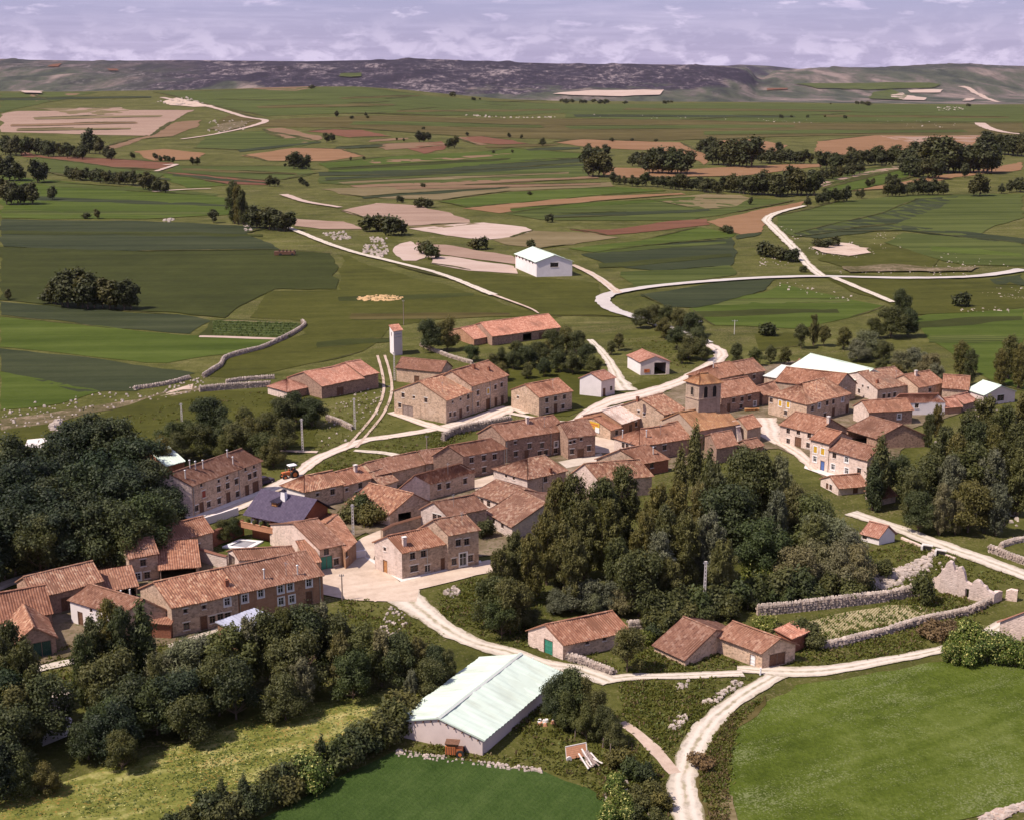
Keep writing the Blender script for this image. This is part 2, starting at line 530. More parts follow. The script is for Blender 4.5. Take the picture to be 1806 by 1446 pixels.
def sheet_mat(name, col, dirt):
    m, nt, b = new_mat(name)
    p = wpos(nt)
    uv = nd(nt, 'ShaderNodeUVMap').outputs['UV']
    f = noise(nt, mapping(nt, uv, (0.9, 0.12, 1)), 1.0, 4, 0.6)
    f2 = noise(nt, p, 0.25, 4, 0.6)
    c = ramp(nt, math_n(nt, 'ADD', math_n(nt, 'MULTIPLY', f, .5), math_n(nt, 'MULTIPLY', f2, .5)), [(0.34, dirt), (0.5, col), (0.7, [min(.86, v * 1.05) for v in col])])
    sp = nd(nt, 'ShaderNodeSeparateXYZ'); nt.links.new(uv, sp.inputs[0])
    jy = math_n(nt, 'FRACT', math_n(nt, 'DIVIDE', sp.outputs[1], 1.45)); jx = math_n(nt, 'FRACT', math_n(nt, 'DIVIDE', sp.outputs[0], 0.95))
    jm = math_n(nt, 'MAXIMUM', math_n(nt, 'LESS_THAN', jy, 0.05), math_n(nt, 'MULTIPLY', math_n(nt, 'LESS_THAN', jx, 0.07), 0.6))
    c = mixc(nt, math_n(nt, 'MULTIPLY', jm, 0.22), c, dirt)
    st = ramp(nt, noise(nt, mapping(nt, uv, (2.2, 0.16, 1)), 1.0, 4, 0.65), [(0.56, (0, 0, 0)), (0.72, (1, 1, 1))])
    c = mixc(nt, math_n(nt, 'MULTIPLY', st, 0.16), c, (0.42, 0.38, 0.29))
    nt.links.new(c, b.inputs['Base Color'])
    b.inputs['Roughness'].default_value = 0.55
    return m


M['sheet'] = sheet_mat('fibre_cement_sheet', (0.54, 0.635, 0.545), (0.45, 0.51, 0.425))
M['sheet_old'] = sheet_mat('weathered_sheet', (0.57, 0.59, 0.55), (0.40, 0.38, 0.35))
M['sheet_blue'] = sheet_mat('grey_blue_sheet', (0.40, 0.42, 0.50), (0.30, 0.30, 0.36))
M['slate'] = roof_mat('slate', [(0.068, 0.058, 0.095), (0.08, 0.07, 0.11), (0.06, 0.052, 0.085), (0.088, 0.076, 0.118)], (0.10, 0.09, 0.13), 0.3)
M['wood'] = plain('brown_wood', (0.15, 0.075, 0.045), 0.75, 0.3, 6)
M['wood_light'] = plain('honey_wood', (0.40, 0.19, 0.075), 0.6, 0.2, 5)
M['wood_grey'] = plain('grey_wood', (0.26, 0.20, 0.175), 0.85, 0.3, 5)
M['green'] = plain('green_paint', (0.05, 0.235, 0.165), 0.5, 0.12, 3)
M['darkgreen'] = plain('dark_green_paint', (0.02, 0.06, 0.045), 0.5, 0.15, 3)
M['blue'] = plain('blue_paint', (0.09, 0.15, 0.36), 0.5, 0.15, 3)
M['yellow'] = plain('yellow_paint', (0.60, 0.37, 0.045), 0.5, 0.08, 3)
M['red'] = plain('red_paint', (0.30, 0.06, 0.04), 0.5, 0.15, 3)
M['orange'] = plain('orange_paint', (0.52, 0.16, 0.055), 0.45, 0.15, 3)
M['whitep'] = plain('white_paint', (0.76, 0.74, 0.73), 0.6, 0.05, 3)
M['frame'] = plain('window_frame', (0.20, 0.13, 0.10), 0.7, 0.2, 4)
M['pane'] = plain('window_glass', (0.022, 0.022, 0.028), 0.12, 0.2, 2, spec=0.5)
M['dark'] = plain('dark_interior', (0.02, 0.016, 0.014), 0.9, 0.2, 2)
M['metal'] = plain('galvanised_metal', (0.42, 0.42, 0.44), 0.45, 0.1, 4, 0.6)
M['rubber'] = plain('black_rubber', (0.025, 0.025, 0.025), 0.8, 0.2, 8)
M['concrete'] = plain('concrete', (0.62, 0.57, 0.53), 0.85, 0.12, 1.5)
M['bark'] = plain('bark', (0.13, 0.09, 0.065), 0.9, 0.35, 4)
M['deadwood'] = plain('bare_wood', (0.24, 0.16, 0.13), 0.9, 0.25, 4)
M['rock'] = plain('limestone', (0.40, 0.335, 0.285), 0.95, 0.35, 0.9)
M['plastic'] = plain('white_plastic', (0.8, 0.8, 0.8), 0.4, 0.03, 2)
M['straw'] = plain('straw', (0.50, 0.33, 0.16), 0.9, 0.25, 2)

M['leaf'] = leaf_mat('leaves', (0.038, 0.043, 0.013), (0.092, 0.096, 0.032), (0.20, 0.19, 0.075), 0.3)
M['leaf_dark'] = leaf_mat('dark_leaves', (0.022, 0.031, 0.012), (0.056, 0.069, 0.024), (0.135, 0.145, 0.056), 0.26)
M['leaf_deep'] = leaf_mat('deep_green_leaves', (0.010, 0.019, 0.009), (0.028, 0.041, 0.017), (0.075, 0.092, 0.036), 0.2)
M['leaf_grey'] = leaf_mat('grey_leaves', (0.062, 0.067, 0.036), (0.13, 0.132, 0.075), (0.23, 0.225, 0.14), 0.22)
M['leaf_far'] = leaf_mat('far_leaves', (0.025, 0.030, 0.010), (0.050, 0.055, 0.018), (0.100, 0.100, 0.036), 0.2)
M['leaf_elder'] = leaf_mat('elder_leaves', (0.04, 0.065, 0.012), (0.08, 0.115, 0.02), (0.16, 0.19, 0.035), 0.25, (0.62, 0.58, 0.20), 0.85)
M['leaf_lime'] = leaf_mat('light_leaves', (0.05, 0.075, 0.015), (0.095, 0.125, 0.025), (0.19, 0.21, 0.05), 0.25)
M['leaf_brown'] = leaf_mat('brown_brush', (0.075, 0.055, 0.024), (0.14, 0.095, 0.045), (0.21, 0.15, 0.08), 0.15)

L = land_mat
M['ground'] = L('scrub_grass', (0.0350, 0.0403, 0.0096), (0.0719, 0.0746, 0.0182), (0.1290, 0.1230, 0.0403), 0.9, 0.035, 12, streakamt=0.15, fleck=(0.28, 0.21, 0.135), fleckamt=0.35, bmp=0.8)
M['grass'] = L('pasture', (0.0335, 0.0363, 0.0077), (0.0541, 0.0562, 0.0110), (0.0813, 0.0813, 0.0187), 0.6, 0.03, 8, streakamt=0.3, contrast=.9)
M['grass_rough'] = M['ground']
M['lawn'] = L('lawn', (0.045, 0.060, 0.012), (0.07, 0.09, 0.018), (0.10, 0.12, 0.025), 2.0, 0.2)
M['crop_olive'] = L('olive_crop', (0.0224, 0.0272, 0.0077), (0.0351, 0.0410, 0.0103), (0.0519, 0.0589, 0.0155), 0.35, 0.016, 3, 0.35, 0.10, streakamt=0.35)
M['crop_dark'] = L('dark_crop', (0.0199, 0.0265, 0.0131), (0.0325, 0.0402, 0.0178), (0.0506, 0.0577, 0.0261), 0.35, 0.02, 3, 0.35, 0.12, streakamt=0.6)
M['crop_green'] = L('green_crop', (0.0323, 0.0482, 0.0074), (0.0534, 0.0752, 0.0120), (0.0810, 0.1039, 0.0221), 0.35, 0.02, 3, 0.4, 0.12, streakamt=0.6)
M['crop_mid'] = L('mid_green_crop', (0.0320, 0.0428, 0.0097), (0.0553, 0.0695, 0.0163), (0.0907, 0.1051, 0.0290), 0.16, 0.010, 3, 0.12, 0.18, streakamt=0.7, contrast=1.2)
M['wheat'] = L('windblown_wheat', (0.0440, 0.0628, 0.0077), (0.0726, 0.0987, 0.0132), (0.1144, 0.1403, 0.0308), 1.9, 0.06, 28, streakamt=0.18, contrast=1.2, fleck=(0.175, 0.195, 0.085), fleckamt=0.8, bmp=0.9)
M['wheat_deep'] = L('deep_green_wheat', (0.028, 0.052, 0.011), (0.041, 0.070, 0.016), (0.060, 0.092, 0.024), 1.9, 0.06, 60, 0.6, 0.03, streakamt=0.2, contrast=1.15, bmp=0.8)
M['meadow'] = L('flowering_meadow', (0.062, 0.075, 0.014), (0.150, 0.158, 0.036), (0.40, 0.36, 0.145), 1.3, 0.09, 24, streakamt=0.3, contrast=1.2, fleck=(0.40, 0.17, 0.06), fleckamt=0.4, bmp=0.8)
M['tan'] = L('tan_soil', (0.1251, 0.0773, 0.0442), (0.1693, 0.1067, 0.0626), (0.2134, 0.1398, 0.0883), 0.25, 0.012, 6, 0.25, 0.15, streakamt=0.5, bmp=0.2)
M['pink'] = L('pale_plough', (0.2105, 0.1376, 0.1012), (0.2672, 0.1822, 0.1376), (0.3238, 0.2348, 0.1781), 0.3, 0.014, 10, 0.3, 0.2, streakamt=0.5, bmp=0.2)
M['white_soil'] = L('chalky_soil', (0.3422, 0.2481, 0.2010), (0.4021, 0.3080, 0.2567), (0.4535, 0.3594, 0.3080), 0.3, 0.02, 4, 0.3, 0.1, streakamt=0.4, bmp=0.2)
M['red_soil'] = L('red_plough', (0.0975, 0.0441, 0.0271), (0.1350, 0.0625, 0.0370), (0.1725, 0.0845, 0.0513), 0.25, 0.015, 6, 0.3, 0.15, streakamt=0.5, bmp=0.2)
M['orange_soil'] = L('orange_soil', (0.1563, 0.0847, 0.0404), (0.2019, 0.1140, 0.0586), (0.2409, 0.1433, 0.0814), 0.25, 0.015, 12, 0.2, 0.12, streakamt=0.4, bmp=0.2)
M['stubble'] = L('dry_grass', (0.0990, 0.0765, 0.0360), (0.1485, 0.1170, 0.0585), (0.1980, 0.1575, 0.0900), 0.3, 0.02, 4, 0.3, 0.12, streakamt=0.5, bmp=0.3)
M['olive_dry'] = L('dry_pasture', (0.0462, 0.0370, 0.0118), (0.0756, 0.0622, 0.0202), (0.1176, 0.0941, 0.0378), 0.16, 0.010, 5, streakamt=0.6, contrast=1.2)
M['garden'] = L('garden_soil', (0.17, 0.15, 0.065), (0.27, 0.23, 0.12), (0.37, 0.31, 0.20), 1.6, 0.15, 55, 0.9, 0.25, streakamt=0.2, contrast=1.2)
M['road'] = L('white_gravel', (0.3857, 0.3260, 0.2581), (0.4696, 0.4054, 0.3338), (0.5366, 0.4759, 0.4004), 1.2, 0.15, 0, streakamt=0.1, bmp=0.3)
M['plaza'] = L('beaten_earth', (0.3686, 0.2884, 0.2215), (0.4850, 0.3862, 0.3039), (0.5626, 0.4738, 0.3811), 1.0, 0.12, 20, streakamt=0.35, contrast=1.2, bmp=0.3)
M['track'] = L('stony_track', (0.30, 0.22, 0.16), (0.44, 0.34, 0.27), (0.54, 0.44, 0.36), 1.0, 0.1, 0, streakamt=0.2, bmp=0.4)
M['asphalt'] = L('pale_asphalt', (0.3769, 0.3358, 0.3155), (0.4424, 0.4047, 0.3752), (0.4916, 0.4564, 0.4264), 0.6, 0.06, 0, streakamt=0.2, bmp=0.1)
M['rubble'] = L('stony_bank', (0.060, 0.055, 0.020), (0.115, 0.092, 0.050), (0.27, 0.205, 0.145), 0.9, 0.12, 10, streakamt=0.2, contrast=1.3, fleck=(0.05, 0.055, 0.015), fleckamt=0.9)

def lane_mat(name, worn, base, edge):
    """a used lane: two worn wheel lines, looser middle, grass creeping in from ragged edges; UV.x runs across, UV.y along in metres"""
    m, nt, b = new_mat(name)
    p = wpos(nt)
    uv = nd(nt, 'ShaderNodeUVMap').outputs['UV']
    sp = nd(nt, 'ShaderNodeSeparateXYZ'); nt.links.new(uv, sp.inputs[0])
    n1 = noise(nt, p, 0.9, 5, 0.68); n2 = noise(nt, p, 0.16, 4, 0.6)
    u = math_n(nt, 'ADD', sp.outputs[0], math_n(nt, 'MULTIPLY', math_n(nt, 'SUBTRACT', n2, 0.5), 0.35))
    d = math_n(nt, 'ABSOLUTE', math_n(nt, 'SUBTRACT', u, 0.5))
    rut = ramp(nt, math_n(nt, 'ABSOLUTE', math_n(nt, 'SUBTRACT', d, 0.19)), [(0.04, (1, 1, 1)), (0.15, (0, 0, 0))])
    crown = math_n(nt, 'MULTIPLY', ramp(nt, math_n(nt, 'ADD', d, math_n(nt, 'MULTIPLY', math_n(nt, 'SUBTRACT', n1, 0.5), 0.3)), [(0.02, (1, 1, 1)), (0.09, (0, 0, 0))]), ramp(nt, n2, [(0.42, (0, 0, 0)), (0.55, (1, 1, 1))]))
    c = ramp(nt, n1, [(0.36, [v * .74 for v in base]), (0.5, base), (0.64, [min(.75, v * 1.12) for v in base])])
    c = mixc(nt, math_n(nt, 'MULTIPLY', rut, 0.7), c, worn)
    ed = ramp(nt, math_n(nt, 'ADD', d, math_n(nt, 'MULTIPLY', math_n(nt, 'SUBTRACT', n1, 0.5), 0.55)), [(0.43, (0, 0, 0)), (0.52, (1, 1, 1))])
    c = mixc(nt, math_n(nt, 'MULTIPLY', ed, 0.85), c, edge)
    c = mixc(nt, math_n(nt, 'MULTIPLY', crown, 0.5), c, [v * 1.6 for v in edge])
    spot = ramp(nt, noise(nt, p, 0.5, 4, 0.7), [(0.6, (0, 0, 0)), (0.68, (1, 1, 1))])
    c = mixc(nt, math_n(nt, 'MULTIPLY', spot, 0.3), c, [v * .6 for v in base])
    nt.links.new(c, b.inputs['Base Color'])
    bump(nt, b, n1, 0.4, 0.15)
    return m


M['lane'] = lane_mat('gravel_lane', (0.60, 0.54, 0.46), (0.46, 0.40, 0.325), (0.12, 0.105, 0.04))
M['street'] = lane_mat('beaten_street', (0.61, 0.53, 0.455), (0.50, 0.415, 0.345), (0.26, 0.2, 0.13))
M['verge'] = L('shaded_verge', (0.0282, 0.0312, 0.0095), (0.0513, 0.0510, 0.0162), (0.0962, 0.0851, 0.0324), 0.6, 0.05, 4, streakamt=0.2, contrast=1.3)
M['yard'] = L('yard_earth', (0.085, 0.068, 0.036), (0.150, 0.115, 0.074), (0.25, 0.195, 0.14), 0.9, 0.12, 10, streakamt=0.15, contrast=1.2, fleck=(0.06, 0.07, 0.018), fleckamt=0.75)
# ------------------------------------------------------------------ the land
def polar_sheet(name, radii, angles, mat, kind_label):
    A, Rr = np.meshgrid(np.radians(angles), radii)
    X = Rr * np.sin(A); Y = Rr * np.cos(A)
    Z = height(X, Y)
    nr, na = X.shape
    V = np.stack([X.ravel(), Y.ravel(), Z.ravel()], 1)
    i = np.arange(nr - 1)[:, None] * na + np.arange(na - 1)[None, :]
    F = np.stack([i, i + 1, i + na + 1, i + na], -1).reshape(-1, 4)[:, ::-1]
    me = bpy.data.meshes.new(name)
    me.vertices.add(len(V)); me.vertices.foreach_set('co', V.ravel())
    me.loops.add(F.size); me.loops.foreach_set('vertex_index', F.ravel())
    me.polygons.add(len(F)); me.polygons.foreach_set('loop_start', np.arange(0, F.size, 4)); me.polygons.foreach_set('loop_total', np.full(len(F), 4))
    me.polygons.foreach_set('use_smooth', np.ones(len(F), bool))
    me.materials.append(mat)
    me.update(); me.validate()
    return struct(link(name, me), 'structure', kind_label)


front = np.arange(-40, 40.01, 0.25)
around = np.concatenate([np.arange(-180, -40, 5.0), front, np.arange(45, 180.1, 5.0)])
rad1 = np.concatenate([[0.5, 30], np.exp(np.arange(np.log(60), np.log(3780), 0.014)), [3800.0]])
polar_sheet('ground', rad1, around, M['ground'], 'rolling green farmland around the village')

hm, hnt, hb = new_mat('hill_scrub')
hp = wpos(hnt)
hn1 = noise(hnt, mapping(hnt, hp, (1, 0.45, 2.0)), 0.0042, 5, 0.6, 0.6)
hn2 = noise(hnt, mapping(hnt, hp, (1, 0.35, 1.5)), 0.03, 7, 0.85)
scrub = ramp(hnt, math_n(hnt, 'ADD', math_n(hnt, 'MULTIPLY', hn1, 0.35), math_n(hnt, 'MULTIPLY', hn2, 0.65)), [(0.45, (0.016, 0.012, 0.022)), (0.53, (0.034, 0.026, 0.038)), (0.56, (0.15, 0.12, 0.125)), (0.64, (0.30, 0.25, 0.24))])
green = ramp(hnt, noise(hnt, mapping(hnt, hp, (1, 0.3, 1)), 0.006, 4, 0.6, 0.4), [(0.36, (0.035, 0.042, 0.030)), (0.47, (0.065, 0.072, 0.046)), (0.55, (0.11, 0.095, 0.078)), (0.64, (0.22, 0.17, 0.145))])
hs = nd(hnt, 'ShaderNodeSeparateXYZ'); hnt.links.new(hp, hs.inputs[0])
# scrub covers the rocky scarp left of the gap, farmed slopes lie either side of it
side = math_n(hnt, 'ADD', math_n(hnt, 'DIVIDE', hs.outputs[0], hs.outputs[1]), math_n(hnt, 'MULTIPLY', math_n(hnt, 'SUBTRACT', hn1, 0.5), 0.22))
belt = math_n(hnt, 'MULTIPLY', ramp(hnt, math_n(hnt, 'ADD', side, 0.5), [(0.17, (0, 0, 0)), (0.27, (1, 1, 1))]), ramp(hnt, math_n(hnt, 'ADD', side, 0.5), [(0.665, (1, 1, 1)), (0.69, (0, 0, 0))]))
up = ramp(hnt, math_n(hnt, 'ADD', math_n(hnt, 'DIVIDE', hs.outputs[2], 200.0), math_n(hnt, 'MULTIPLY', math_n(hnt, 'SUBTRACT', hn1, 0.5), 0.8)), [(0.0, (0, 0, 0)), (0.08, (1, 1, 1))])
hc = mixc(hnt, math_n(hnt, 'MULTIPLY', belt, up), green, scrub)
topm = ramp(hnt, math_n(hnt, 'ADD', math_n(hnt, 'DIVIDE', hs.outputs[2], 200.0), math_n(hnt, 'MULTIPLY', math_n(hnt, 'SUBTRACT', hn2, 0.5), 0.6)), [(0.42, (0, 0, 0)), (0.52, (1, 1, 1))])
hc = mixc(hnt, math_n(hnt, 'MULTIPLY', topm, 0.45), hc, scrub)
hc = mixc(hnt, ramp(hnt, hn2, [(0.40, (0.55, 0.55, 0.55)), (0.47, (0, 0, 0))]), hc, (0.024, 0.022, 0.020))
hnt.links.new(hc, hb.inputs['Base Color'])
bump(hnt, hb, hn2, 0.6, 14.0)
rad2 = np.concatenate([np.exp(np.arange(np.log(3800), np.log(7900), 0.0045)), np.exp(np.arange(np.log(7950), np.log(14000), 0.03))])
wide = np.concatenate([np.arange(-178, -28, 6.0), np.arange(-28, 28.01, 0.09), np.arange(30, 180.1, 6.0)])
polar_sheet('hills', rad2, wide, hm, 'scrubby limestone plateau and far plain')

_layer = [0, 0]


def lift(dist=0.0):
    k = 1 if dist > 430 else 0
    _layer[k] += 1
    return 0.05 + (0.0014 if k else 0.0011) * _layer[k]


def drape(name, pts, mat, wob=0.004, label=None, kind='structure', world_pts=None, step=None, extra=0.0):
    """a sheet laid on the land inside a polygon of picture points"""
    P = world_pts if world_pts is not None else [ground(x, y) for x, y in pts]
    P = [Vector((p[0], p[1])) for p in P]
    dist = sum(p.y for p in P) / len(P)
    s = step or max(1.0, dist / (70.0 if dist < 430 else 100.0))
    ring = []
    n = len(P)
    for i in range(n):
        a, b = P[i], P[(i + 1) % n]
        k = max(1, int((b - a).length / (s * 0.7)))
        for j in range(k):
            q = a + (b - a) * (j / k)
            w = wob * q.y
            ring.append(Vector((q.x + w * float(fbm(q.x / (s * 3) + 31, q.y / (s * 3))), q.y + w * 1.5 * float(fbm(q.x / (s * 3), q.y / (s * 3) + 47)))))
    xs = np.array([q.x for q in ring]); ys = np.array([q.y for q in ring])
    gx, gy = np.meshgrid(np.arange(xs.min() + s / 2, xs.max(), s), np.arange(ys.min() + s / 2, ys.max(), s * 1.6))
    gx, gy = gx.ravel(), gy.ravel()
    ins = np.zeros(len(gx), bool)
    j = len(xs) - 1
    for i in range(len(xs)):
        c = ((ys[i] > gy) != (ys[j] > gy)) & (gx < (xs[j] - xs[i]) * (gy - ys[i]) / (ys[j] - ys[i] + 1e-12) + xs[i])
        ins ^= c; j = i
    inner = [Vector((a, b)) for a, b in zip(gx[ins], gy[ins])][:6000]
    m = len(ring)
    vv, ee, ff, _a, _b, _c = delaunay_2d_cdt(ring + inner, [(i, (i + 1) % m) for i in range(m)], [], 1, 1e-4)
    x = np.array([q.x for q in vv]); y = np.array([q.y for q in vv])
    z = height(x, y) + lift(dist) + extra + np.maximum(y, 0) * 1.6e-4
    me = bpy.data.meshes.new(name)
    me.from_pydata(list(zip(x.tolist(), y.tolist(), z.tolist())), [], [tuple(f) for f in ff])
    me.materials.append(mat)
    me.polygons.foreach_set('use_smooth', [True] * len(me.polygons))
    me.update()
    if len(me.polygons) and me.polygons[0].normal.z < 0: me.flip_normals()
    return struct(link(name, me), kind, label)


def smooth_line(P, n=8):
    out = []
    for i in range(len(P) - 1):
        p0, p1, p2, p3 = P[max(i - 1, 0)], P[i], P[i + 1], P[min(i + 2, len(P) - 1)]
        for k in range(n):
            t = k / n
            out.append(0.5 * ((2 * p1) + (p2 - p0) * t + (2 * p0 - 5 * p1 + 4 * p2 - p3) * t * t + (3 * p1 - p0 - 3 * p2 + p3) * t ** 3))
    out.append(P[-1])
    return out


ROADS = []


def on_road(x, y, m=.35):
    for R2, W2 in ROADS:
        d = np.hypot(R2[:, 0] - x, R2[:, 1] - y) - W2 / 2
        if d.min() < m: return True
    return False


def road(name, pts, width, mat, label=None, wob=0.18, off=0.0):
    """a ribbon along picture points; width in metres, a number or one per point"""
    P = [Vector((g.x, g.y)) for g in (ground(x, y) for x, y in pts)]
    W = width if isinstance(width, (list, tuple)) else [width] * len(P)
    n = 8
    Q = smooth_line(P, n)
    W = [w * .92 for w in W]
    Wq = [W[min(i // n, len(W) - 1)] * (1 - (i % n) / n) + W[min(i // n + 1, len(W) - 1)] * ((i % n) / n) for i in range(len(Q))]
    # resample finely enough for a rough edge
    R2, W2 = [], []
    for i in range(len(Q) - 1):
        k = max(1, min(14, int((Q[i + 1] - Q[i]).length / max(0.8, Q[i].y / 220))))
        for j in range(k):
            R2.append(Q[i].lerp(Q[i + 1], j / k)); W2.append(Wq[i] + (Wq[i + 1] - Wq[i]) * j / k)
    R2.append(Q[-1]); W2.append(Wq[-1])
    if R2[0].y < 420: (name != 'shaded_verge') and ROADS.append((np.array([(q.x, q.y) for q in R2]), np.array(W2)))
    lf = lift(max(q.y for q in R2)); V = []; F = []
    for i, q in enumerate(R2):
        d = (R2[min(i + 1, len(R2) - 1)] - R2[max(i - 1, 0)]).normalized()
        nrm = Vector((-d.y, d.x)); w = W2[i] / 2
        for k in (-1.0, -0.5, 0.0, 0.5, 1.0):
            jit = wob * W2[i] * float(fbm(q.x / 2.2 + 9 * k, q.y / 2.2, 3)) if abs(k) == 1 else 0
            p = q + nrm * (off + k * w + (jit if k > 0 else -jit))
            V.append((p.x, p.y, float(height(p.x, p.y)) + lf + max(p.y, 0) * 1.6e-4))
    for i in range(len(R2) - 1):
        for k in range(4):
            a = i * 5 + k
            F.append((a, a + 1, a + 6, a + 5))
    me = bpy.data.meshes.new(name)
    me.from_pydata(V, [], F)
    mat = {'white_gravel': M['street' if name == 'street' else 'lane']}.get(mat.name, mat)
    me.materials.append(mat)
    run = [0.0]
    for i in range(1, len(R2)): run.append(run[-1] + (R2[i] - R2[i - 1]).length)
    uv = np.array([(k / 4, run[i]) for i in range(len(R2)) for k in range(5)])
    li = np.zeros(len(me.loops), int); me.loops.foreach_get('vertex_index', li)
    me.uv_layers.new(name='UVMap').data.foreach_set('uv', uv[li].ravel())
    me.update()
    if me.polygons[0].normal.z < 0: me.flip_normals()
    return struct(link(name, me), 'structure', label)


# far plain, beyond the crest
for pts, mt in [
    ([(975, 166), (1080, 161), (1170, 160), (1163, 169), (1100, 171), (1010, 169)], 'white_soil'),
    ([(1600, 162), (1662, 159), (1660, 165), (1605, 166)], 'white_soil'),
    ([(1565, 169), (1590, 166), (1632, 175), (1632, 179), (1590, 178)], 'white_soil'),
    ([(1700, 176), (1717, 175), (1718, 180), (1702, 180)], 'white_soil'),
    ([(35, 163), (75, 164), (72, 168), (40, 167)], 'white_soil'),
    ([(1400, 150), (1560, 147), (1660, 150), (1640, 157), (1440, 158)], 'crop_mid'),
    ([(1540, 165), (1570, 160), (1600, 170), (1590, 178), (1530, 176)], 'crop_mid'),
    ([(600, 131), (640, 130), (636, 136), (598, 136)], 'crop_mid'),
    ([(90, 116), (112, 113), (108, 119), (88, 119)], 'red_soil'),
    ([(190, 123), (206, 123), (210, 127), (195, 127)], 'red_soil'),
    ([(1352, 158), (1390, 157), (1388, 160), (1352, 161)], 'red_soil'),
]:
    drape('field', pts, M[mt], 0.003, 'far strip on the plain below the plateau', extra=3.0)

